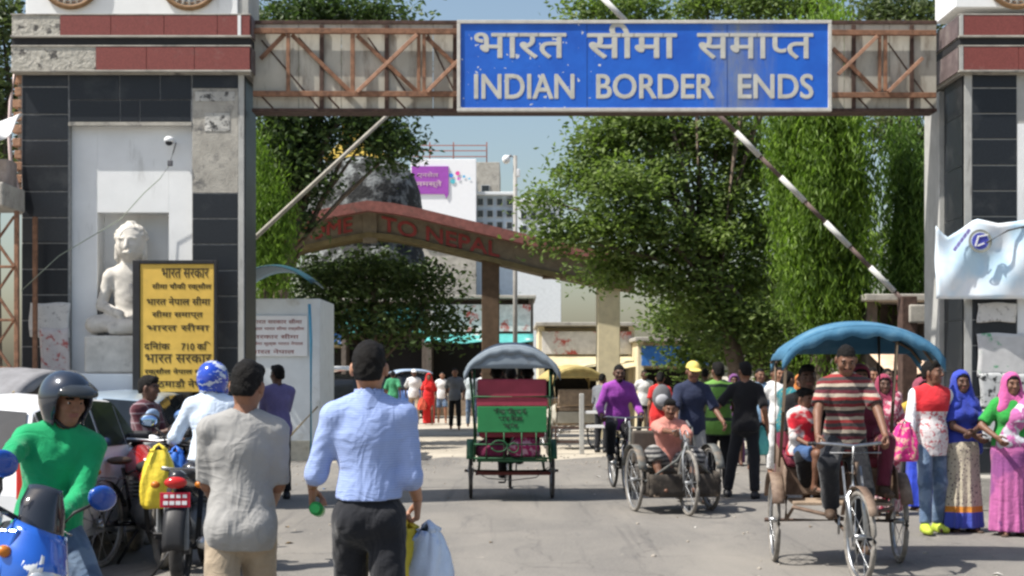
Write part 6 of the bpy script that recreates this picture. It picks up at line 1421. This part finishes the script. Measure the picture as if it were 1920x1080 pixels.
# --- green rickshaw going away
RG = M('rickshaw_green', (.014, .085, .032), .6, var=.2, bump=.15, coat=.2); RPAN = M('rickshaw_panel', (.022, .19, .062), .7, var=.08, bump=.1); RMAR = M('rickshaw_maroon', (.28, .035, .06), .6, var=.15)
rk1 = rickshaw('green cycle rickshaw seen from behind with a lettered rear panel and two passengers', (PX(959, 17.75), 17.75, 0), 180.8, RG, M('hood_grey_blue', (.20, .24, .28), .8, var=.15, bump=.4, bscale=18, stain=(.12, .13, .14), st=(.55, .7)), hood_z=1.66, hood_h=.33, rear=dict(panel=RPAN, band=RMAR, text=['सीमा रिक्सा नं.', 'भारत नेपाल', 'रक्सौल']), seatm=RMAR, post=RG)
MAG = cloth('magenta_print', (.35, .03, .12), .2, 'blotch', [(.55, .30, .38)], 14)
for i, (dx, lab, m_) in enumerate(((.19, 'passenger in a dusky red dress sitting under the grey blue rickshaw hood', cloth('dusky_red', (.16, .035, .045))), (-.20, 'passenger in deep crimson beside another in the green rickshaw', cloth('crimson', (.20, .012, .03))))):
    q = vw(rk1, (dx, .2, 0)); person(lab, (q.x, q.y, 0), 180, 1.66, skin='c', female=True, fat=1.3, h=.018, pose=dict(pelvis=(0, 0, .98), seated=True, footL=(.1, -.45, .66), footR=(-.1, -.45, .66), handL=(.1, -.3, 1.1), handR=(-.1, -.3, 1.1)), top=dict(mat=m_, sleeve=.7, hem=-.1), bottom=dict(mat=m_), hair='long')
q = vw(rk1, (0, -.45, 0)); person('rider pedalling the green rickshaw, hidden behind its hood', (q.x, q.y, 0), 180, 1.62, skin='d', h=.02, pose=dict(pelvis=(0, 0, 1.02), lean=(0, -.3, 1), handL=(.25, -.7, 1.08), handR=(-.25, -.7, 1.08), footL=(.12, -.22, .30), footR=(-.12, -.15, .50)), top=dict(mat=GRYT, sleeve=.6, hem=-.05), bottom=dict(mat=BLK), hair='short', shoes=SH(BLKSH))
for x, z, hh, m_, lab in ((-.16, .86, .30, MAG, 'pink printed bundle stowed beneath the green panel of the rickshaw'), (.10-.30-.06, .86, .29, MAG, None), (.26, .80, .24, cloth('maroon_bundle', (.16, .02, .06)), 'maroon bundle stowed low in the green rickshaw beside the pink one')):
    if lab: bag(lab, vw(rk1, (x, .32, z)), .38, hh, m_, 'bundle', 'bundle', handle=False, d=.16)
# --- rickshaw with a yellow hood, rails and far vehicles
rk2 = rickshaw('cycle rickshaw with a yellow hood crossing beyond the green rickshaw', (PX(1068, 29.5), 29.5, 0), 196, M('rickshaw_cream', (.40, .38, .32), .7, var=.15), M('hood_yellow', (.42, .33, .13), .7, var=.15), hood_z=1.50, hood_h=.28, seatm=WOOD)
RA = thing('road_barrier', 'white railing with a square post behind the man in the magenta shirt', 'railing', (PX(1100, 27.5), 27.5, 0))
MB().box((PX(1086, 27.5), 27.4, 0), (PX(1095, 27.5), 27.5, 1.2)).build('post', M('post_grey_white', (.42, .42, .40), .8, stain=(.25, .22, .18)), RA, .01); MB().box((PX(1040, 27.5), 27.4, 0), (PX(1044, 27.5), 27.45, .55)).build('post', DRUST, RA, .005)
for z in (.22, .50): MB().box((PX(1020, 27.5), 27.42, z), (PX(1085.5, 27.5), 27.47, z+.05)).build('rail', DRUST, RA, .005); MB().box((PX(1096.5, 27.5), 27.42, z+.3), (PX(1150, 27.5), 27.47, z+.36)).build('rail', WHITEP, RA, .005)
unparent_loc(RA)
auto_rickshaw('auto rickshaw with a white roof beyond the guard booth', (PX(642, 30), 30.3, 0), -6, M('auto_green', (.03, .12, .06), .4), WHITEP)
car('dark car with a pale bonnet far down the road behind the pale blue shirt', (PX(660, 48), 48, 0), 4, M('car_far', (.35, .37, .40), .3, bump=0), Hh=1.5)
auto_rickshaw('auto rickshaw with a pale blue roof parked far off under the arch', (PX(770, 50), 50, 0), 12, M('auto_blue', (.05, .10, .25), .4), M('roof_pale_blue', (.30, .38, .50), .5))
auto_rickshaw('auto rickshaw with a teal roof far off behind the people walking', (PX(850, 56), 56, 0), 20, M('auto_teal', (.03, .14, .15), .4), M('roof_teal', (.06, .22, .24), .5))
# --- magenta cyclist
bc = bicycle('black bicycle ridden by the man in the magenta shirt', (PX(1165, 18.7), 18.95, 0), 6, BIKEBLK)
def rider(label, veh, seat, hands, feet, H, yaw, **k):
    q = vw(veh, seat); at = (q.x, q.y, 0); po = k.pop('pose', {})
    po.update(pelvis=(0, 0, seat[2]/(H/1.7)), handL=rel(at, yaw, H, vw(veh, hands[0])), handR=rel(at, yaw, H, vw(veh, hands[1])), footL=rel(at, yaw, H, vw(veh, feet[0])), footR=rel(at, yaw, H, vw(veh, feet[1])))
    po.setdefault('curlL', .95); po.setdefault('curlR', .95)
    return person(label, at, yaw, H, pose=po, **k)
rider('man in a magenta shirt cycling towards the border on a black bicycle', bc, (0, .20, .97), ((.275, -.13, 1.03), (-.275, -.13, 1.03)), ((.13, .02, .24), (-.13, -.02, .50)), 1.68, 6, skin='d', h=.014,
      pose=dict(lean=(0, -.22, 1), head=(0, 5), kneeL=(.2, -1, 0), kneeR=(-.2, -1, 0)), top=dict(mat=PURP, sleeve=1.9, hem=-.14, loose=.026, collar=True, fold=.008), bottom=dict(mat=BLK, loose=.02), hair='short', shoes=SH(BLKSH), beard=True)
# --- hand tricycle with its rider, pushed by the man in the yellow cap
ht = hand_tricycle('worn hand cranked tricycle carrying the man in the salmon shirt', (PX(1262, 16.1), 16.15, 0), 10)
rider('man in a salmon shirt sitting low in the hand cranked tricycle', ht, (0, .18, .56), ((.10, -.36, .83), (-.10, -.36, .93)), ((.10, -.42, .33), (-.22, -.36, .33)), 1.62, 10, skin='c', h=.013,
      pose=dict(lean=(0, -.10, 1), head=(-8, -2), kneeL=(.5, -1, .4), kneeR=(-.6, -1, .4), elbowL=(.9, .4, -.4), elbowR=(-.9, .4, -.4)), top=dict(mat=PINKSH, sleeve=1.15, hem=-.08, loose=.026, collar=True, vneck=True, fold=.008), bottom=dict(mat=cloth('striped_lungi', (.16, .15, .14), .2, 'stripes', [(.30, .29, .27), (.035, .035, .04), (.22, .21, .2), (.06, .06, .06)], 9), loose=.05, len=.62), hair='thick', facehair=True)
at = G(1296, 17.1); ya = 8; H = 1.72
person('man in a navy shirt and yellow cap pushing the hand cranked tricycle', at, ya, H, skin='c', h=.014, pose=dict(lean=(0, -.10, 1), head=(0, -6), handL=(.30, -.34, 1.0), handR=(-.28, -.36, 1.0), footL=(.10, -.15, .085), footR=(-.10, .22, .12)),
       top=dict(mat=NAVY, sleeve=.95, hem=-.10, loose=.024, collar=True), bottom=dict(mat=GRYT), hair='short', cap=M('cap_yellow', (.66, .52, .14), .8, bump=.3), shoes=SH(BLKSH), facehair=True)
# --- people standing at the middle of the road
at = G(1238, 24.5); person('woman in a red top with a grey backpack beyond the man in the yellow cap', at, 168, 1.60, skin='b', female=True, h=.018, pose=dict(footL=(.1, -.15, .085), footR=(-.1, .15, .1), handR=(-.24, -.08, .95)), top=dict(mat=cloth('bright_red', (.50, .025, .025)), sleeve=.6, hem=-.35, loose=.03, flare=.03), bottom=dict(mat=cloth('green_legs', (.03, .20, .09))), hair='long', shoes=SH(BRNS))
bp = thing('backpack', 'grey and black backpack on the woman in the red top', 'backpack', (PX(1239, 24.5), 24.33, 1.18)); MB().ell((0, 0, 0), (.17, .09, .23), 14, 10).build('body', M('pack_grey', (.13, .13, .14), .8, bump=.4), bp); MB().ell((0, -.07, -.05), (.12, .06, .11), 12, 8).build('pocket', M('pack_pale', (.34, .34, .36), .8), bp)
at = G(1347, 18.1); person('man in a green hi-vis vest over a grey shirt standing with his back turned', at, 172, 1.72, skin='c', h=.014, pose=dict(head=(20, 0), footL=(.10, 0, .085), footR=(-.12, .03, .085), handL=(.24, -.12, .98), handR=(-.16, -.28, 1.08)),
       top=dict(mat=cloth('hi_vis_green', (.14, .30, .06), .1, 'stripes', [(.14, .30, .06), (.14, .30, .06), (.14, .30, .06), (.03, .05, .03), (.14, .30, .06)], 4.6, rough=.7), sleeve=.12, hem=-.16, loose=.030, name='vest'), bottom=dict(mat=BLK), hair='thick', shoes=SH(BLKSH))
o = bpy.data.objects[PERSONS[-1].name]
at = G(1398, 17.7); person('man all in black reaching out to the man in the hi-vis vest', at, 165, 1.72, skin='b', h=.013, pose=dict(head=(25, -5), handL=(.36, -.20, 1.20), elbowL=(.6, .3, -.8), handR=(-.27, -.02, .92), footL=(.24, -.05, .085), footR=(-.12, .05, .085)),
       top=dict(mat=BLK, sleeve=.9, hem=-.10, loose=.02), bottom=dict(mat=DKT), hair='thick', shoes=SH(BLKSH))
bag('turquoise plastic bag hanging beside the man all in black', (PX(1424, 17.9), 17.75, .92), .16, .36, M('turquoise_plastic', (.12, .50, .45), .4, bump=.4, bscale=14), n=4)
at = G(1478, 19.3); person('woman in a teal patterned top and maroon skirt standing side on', at, 120, 1.60, skin='c', female=True, h=.015, pose=dict(handL=(.2, -.28, 1.0)), top=dict(mat=cloth('teal_print', (.02, .15, .18), .2, 'dots', [(.20, .25, .16)], 26), sleeve=.6, hem=-.25, loose=.025), skirt=dict(mat=cloth('maroon', (.17, .015, .05)), r=.20), hair='long', shoes=SH(BRNS))
at = G(1452, 26); person('man in a white shirt far behind the woman in teal', at, 30, 1.68, skin='c', h=.02, pose={}, top=dict(mat=cloth('white_cotton', (.66, .66, .66), .05), sleeve=1, hem=-.1), bottom=dict(mat=KHAKI), hair='short', shoes=SH(BLKSH))
at = G(1128, 28); person('man in a grey shirt leaning on the white railing', at, 150, 1.60, skin='c', h=.02, pose=dict(lean=(.1, -.25, 1), handL=(.2, -.35, 1.0), handR=(-.2, -.4, 1.0)), top=dict(mat=cloth('slate_shirt', (.16, .17, .19)), sleeve=1.5, hem=-.1), bottom=dict(mat=DKT), hair='short', shoes=SH(BLKSH))
# --- the near rickshaw with a blue hood
HB2 = M('hood_blue', (.05, .155, .26), .85, var=.15, scale=3, bump=.4, bscale=12, bdist=.02, stain=(.12, .24, .33), st=(.5, .7))
rk3 = rickshaw('cycle rickshaw with a wide blue hood coming up the road with passengers', (PX(1568, 11.75), 11.75, 0), -5, M('rickshaw_rust', (.13, .085, .06), .7, var=.35, scale=12, stain=(.26, .20, .15), st=(.5, .7)), HB2, hood_z=1.77, hood_h=.27, hood_x=.17, wb=1.22, hood_w=.66, hood_y=(-.35, .62), seatm=M('seat_maroon', (.17, .025, .045), .7), tyre=RUBD, steer=9, post=M('post_wood', (.16, .12, .085), .8))
STR = cloth('striped_shirt', (.09, .03, .035), .2, 'stripes', [(.035, .028, .03), (.40, .34, .27), (.17, .025, .03), (.06, .05, .05), (.27, .035, .035), (.36, .31, .25), (.10, .02, .03)], 5.4)
rider('rickshaw rider in a striped maroon and cream T-shirt leaning over his handlebars', rk3, (.0, -.44, 1.06), ((.27, -.85, 1.08), (-.27, -.85, 1.08)), ((.13, -.60, .24), (-.13, -.62, .52)), 1.70, -5, skin='c', h=.011,
      pose=dict(lean=(0, -.12, 1), headlean=(0, -.15, .2), head=(0, -12), kneeL=(.25, -1, 0), kneeR=(-.25, -1, 0), elbowL=(.9, .6, -.1), elbowR=(-.9, .6, -.1)), top=dict(mat=STR, sleeve=.72, hem=-.10, loose=.024, fold=.007), bottom=dict(mat=DKT, loose=.024), hair='short', shoes=dict(mat=BRNS), facehair=True)
q = vw(rk3, (-.27, .08, 0)); person('small boy in a red and white jacket and denim shorts riding on the rickshaw bench', (q.x, q.y, 0), 28, 1.12, skin='c', child=True, h=.012, pose=dict(pelvis=(0, 0, 1.44), lean=(0, .0, 1), head=(20, -10), handL=(.12, -.28, 1.52), handR=(-.14, -.28, 1.52), footL=(.10, -.34, 1.02), footR=(-.08, -.32, 1.0), kneeL=(.1, -1, .3), kneeR=(-.1, -1, .3)),
      top=dict(mat=cloth('red_white_jacket', (.60, .57, .56), .06, 'blotch', [(.50, .02, .035)], 5), sleeve=1.2, hem=-.08, loose=.024, name='jacket'), bottom=dict(mat=cloth('denim_shorts', (.05, .10, .22), .25), len=.42, loose=.02, name='shorts'), hair='thick', shoes=dict(mat=BRNS, sandal=True))
q = vw(rk3, (.22, .16, 0)); person('passenger wrapped in a burgundy shawl on the bench behind the striped rider', (q.x, q.y, 0), 0, 1.58, skin='c', female=True, h=.014, pose=dict(pelvis=(0, 0, 1.02), seated=True, footL=(.1, -.45, .70), footR=(-.1, -.45, .70), handL=(.1, -.3, 1.12), handR=(-.1, -.3, 1.12)), top=dict(mat=cloth('burgundy', (.11, .018, .035)), sleeve=1.7, hem=-.1, loose=.03), bottom=dict(mat=cloth('burgundy', (.11, .018, .035))), hair='long', scarf=dict(mat=cloth('burgundy_shawl', (.15, .025, .05), .2)), shoes=SH(BRNS))
q = vw(rk3, (-.20, .36, 0)); person('passenger in black seated in the dark of the blue hood beside the boy', (q.x, q.y, 0), 0, 1.60, skin='d', h=.016, pose=dict(pelvis=(0, 0, 1.0), footL=(.05, -.20, .60), footR=(-.05, -.20, .60), handL=(.1, -.3, 1.1), handR=(-.1, -.25, 1.2)), top=dict(mat=BLK, sleeve=1, hem=-.1), bottom=dict(mat=BLK), hair='thick')
bag('shiny pink patterned bag hanging beside the rickshaw wheel', (PX(1690, 13.7), 13.6, .86+.28), .24, .40, cloth('pink_satin', (.60, .03, .22), .2, 'blotch', [(.68, .36, .30)], 18, rough=.4), n=1)
# --- walkers by the tower with the banner
SWT = cloth('red_yoke_sweatshirt', (.58, .03, .04), .06, 'yoke', [(.66, .62, .62), (.48, .14, .16), (.70, .71, .74)], 1.22)
at = G(1745, 13.9); person('young man in a white sweatshirt with a red yoke and blue jeans walking past', at, 8, 1.70, skin='c', h=.011, pose=dict(head=(40, 4), handR=(-.27, -.12, .90), handL=(.24, .05, .93), footL=(.10, .06, .085), footR=(-.13, -.16, .085), lean=(.02, .03, 1)),
       top=dict(mat=SWT, sleeve=1.93, hem=-.17, loose=.024, fold=.006, vneck=False), bottom=dict(mat=JEAN, loose=.012), hair='thick', shoes=dict(mat=M('neon_shoe', (.45, .55, .06), .6)))
at = G(1802, 14.0); person('woman in a bright blue headscarf and a dotted cream skirt with clasped hands', at, 10, 1.60, skin='d', female=True, h=.012, pose=dict(head=(-4, 0), handL=(-.01, -.27, 1.08), handR=(.02, -.26, 1.04), elbowL=(.9, .3, -.5), elbowR=(-.9, .3, -.5), footL=(.10, -.03, .085), footR=(-.08, .05, .085)),
       top=dict(mat=cloth('royal_blue', (.035, .055, .34), .2), sleeve=.8, hem=-.12, loose=.02), skirt=dict(mat=cloth('dotted_cream', (.46, .41, .32), .08, 'border', [(.08, .06, .09), (.55, .22, .04), (.06, .085, .40)], .27), r=.235), hair='long', scarf=dict(mat=cloth('royal_blue_scarf', (.04, .065, .40), .2), long=True), shoes=dict(mat=BRNS, sandal=True))
at = G(1896, 13.7); person('woman in a pink headscarf, green blouse and pink sari before the posters', at, -6, 1.58, skin='c', female=True, fat=1.12, h=.012, pose=dict(head=(10, 0), handL=(.26, -.06, .94), handR=(-.20, -.22, 1.05), elbowR=(-.9, .4, -.4), footL=(.10, 0, .085), footR=(-.09, -.05, .085)),
       top=dict(mat=cloth('leaf_green_blouse', (.03, .27, .05), .15), sleeve=.85, hem=-.05, loose=.024, drape=cloth('pink_sari_end', (.42, .12, .30), .15, 'blotch', [(.50, .50, .55)], 10)), skirt=dict(mat=cloth('pink_sari', (.40, .11, .28), .15, 'blotch', [(.24, .07, .22)], 3), r=.24), hair='long', scarf=dict(mat=cloth('pink_scarf', (.50, .10, .28), .15)), shoes=dict(mat=BRNS, sandal=True))
at = G(1657, 15.6); person('woman in a rose printed sari following behind the blue hooded rickshaw', at, 0, 1.56, skin='d', female=True, h=.014, pose=dict(handL=(.2, -.25, 1.05)), top=dict(mat=cloth('rose_print', (.34, .06, .11), .2, 'blotch', [(.50, .35, .36)], 20), sleeve=.8, hem=-.08, loose=.024, drape=cloth('rose_print', (.34, .06, .11))), skirt=dict(mat=cloth('rose_skirt', (.26, .03, .06), .2, 'blotch', [(.42, .30, .30)], 12), r=.22), hair='long', scarf=dict(mat=cloth('rose_scarf', (.26, .04, .08))), shoes=dict(mat=BRNS, sandal=True))
at = G(1728, 16.2); person('woman in a vivid blue sari half hidden behind the young man in jeans', at, 20, 1.52, skin='d', female=True, h=.015, pose={}, top=dict(mat=cloth('maroon', (.17, .015, .05)), sleeve=.6, hem=-.06), skirt=dict(mat=cloth('vivid_blue', (.03, .06, .45), .2), r=.22), hair='long', scarf=dict(mat=cloth('dusky_rose', (.25, .06, .09))), shoes=dict(mat=BRNS, sandal=True))
# --- far people
WHC = cloth('white_cotton', (.66, .66, .66), .05)
far_ = [('man in a green shirt far off beyond the pale blue shirt', 737, 44, 175, 1.66, cloth('far_green', (.05, .24, .12)), DKT, None, 0), ('man in a white shirt and cap walking far down the road', 776, 44, 10, 1.70, WHC, KHAKI, 'cap', 0), ('woman in a bright red dress far down the road', 804, 43, 4, 1.58, cloth('far_red', (.55, .02, .02)), None, 'red', 1),
        ('youth in a white T-shirt and denim shorts far down the road', 829, 44, 8, 1.62, WHC, JEAN, 'shorts', 0), ('man in a grey checked shirt and black trousers walking up the road', 853, 39, 3, 1.72, cloth('far_grey', (.17, .18, .20)), BLK, None, 0), ('man in a pale shirt partly behind the green rickshaw', 884, 41, 0, 1.68, cloth('far_pale', (.42, .47, .50)), JEAN, None, 0),
        ('man in a red shirt beside the white roofed auto rickshaw', 655, 33, 150, 1.70, cloth('far_brick', (.40, .06, .05)), DKT, None, 0), ('man in a yellow and blue top by the guard booth corner', 618, 36, 90, 1.66, cloth('far_yellow', (.40, .34, .06), .2, 'blotch', [(.04, .08, .25)], 5), DKT, None, 0), ('man in a dark jacket far off between the walkers', 712, 52, 30, 1.68, cloth('far_teal', (.05, .12, .13)), DKT, None, 0),
        ('person in a pale top far off near the yellow hood', 905, 50, 20, 1.66, WHC, DKT, None, 0), ('man in a maroon shirt beyond the raised barrier post', 1664, 22, 20, 1.66, cloth('far_maroon', (.22, .04, .05)), DKT, None, 0), ('man in a peach shirt waiting past the hi-vis vest', 1372, 30, 30, 1.64, cloth('far_peach', (.50, .38, .30)), DKT, None, 0), ('woman in a white scarf walking behind the man in black', 1440, 34, 0, 1.58, cloth('far_rose', (.40, .12, .16)), None, 'white', 1)]
far_ += [('man in a white vest between the magenta shirt and the red backpack woman', 1208, 34, 10, 1.66, WHC, DKT, None, 0), ('man in an olive shirt behind the hi-vis vest', 1322, 29, 170, 1.68, cloth('far_olive', (.14, .15, .07)), BLK, None, 0), ('woman in a purple shawl between the hi-vis vest and the man in black', 1376, 24, 0, 1.56, cloth('far_purple', (.16, .06, .18)), None, 'self', 1),
         ('man in a sky blue shirt behind the arm of the man in black', 1425, 22.5, 15, 1.66, cloth('far_sky', (.20, .32, .46)), DKT, None, 0), ('man in a white kurta close behind the woman in teal', 1462, 21.5, 5, 1.68, WHC, WHC, None, 0), ('woman in an orange shawl beyond the wheel of the blue hooded rickshaw', 1500, 23, -10, 1.56, cloth('far_orange_shawl', (.50, .18, .05)), None, 'self', 1),
         ('man in a dark green shirt behind the blue hooded rickshaw', 1538, 25, 170, 1.70, cloth('far_dkgreen', (.04, .10, .05)), DKT, None, 0), ('man in a striped grey shirt behind the burgundy passenger', 1636, 19.5, 10, 1.66, cloth('far_stripe', (.30, .30, .32), .1, 'stripes', [(.4, .4, .42), (.15, .16, .2)], 12), BLK, None, 0), ('woman in a crimson shawl following the rose printed sari', 1688, 20.5, 0, 1.55, cloth('far_crimson', (.33, .03, .06)), None, 'self', 1),
         ('boy in a yellow shirt behind the young man in jeans', 1712, 18.5, 20, 1.40, cloth('far_mustard', (.50, .34, .06)), DKT, None, 0), ('man in a brown shirt behind the blue headscarf', 1772, 18.6, 0, 1.62, cloth('far_brown', (.14, .08, .05)), BLK, None, 0), ('man in a pale pink shirt near the yellow rickshaw hood', 1145, 36, 180, 1.66, cloth('far_palepink', (.50, .36, .36)), DKT, None, 0),
         ('woman in a teal shawl far off under the arch', 1068, 46, 8, 1.56, cloth('far_teal_shawl', (.04, .24, .24)), None, 'self', 1), ('man in a navy shirt far off near the auto rickshaws', 752, 50, 5, 1.68, NAVY, DKT, None, 0), ('man in an orange shirt far off beyond the walkers', 790, 54, 180, 1.66, cloth('far_orange2', (.50, .17, .04)), BLK, None, 0)]
for lab, px, Y, ya, H, tm, bmx, ex, fem in far_:
    k = dict(top=dict(mat=tm, sleeve=1.0 if ex != 'shorts' else .6, hem=-.12, loose=.025, fold=.006), hair='short', skin='cbd'[px % 3], h=.022, pose=dict(footL=(.11, -.14, .085), footR=(-.11, .16, .1), handL=(.25, -.10, .95), handR=(-.25, .08, .95)))
    if bmx: k['bottom'] = dict(mat=bmx, len=.45 if ex == 'shorts' else .93)
    if fem: k.update(female=True, skirt=dict(mat=tm, r=.2), hair='long', scarf=dict(mat=WHC if ex == 'white' else tm))
    if ex == 'cap': k['cap'] = WHITEP
    person(lab, G(px, Y), ya, H, **k)
bag('small orange red bag carried by the woman in the red dress', (PX(792, 43), 42.8, .85), .26, .38, cloth('far_orange', (.60, .10, .06)), n=1)
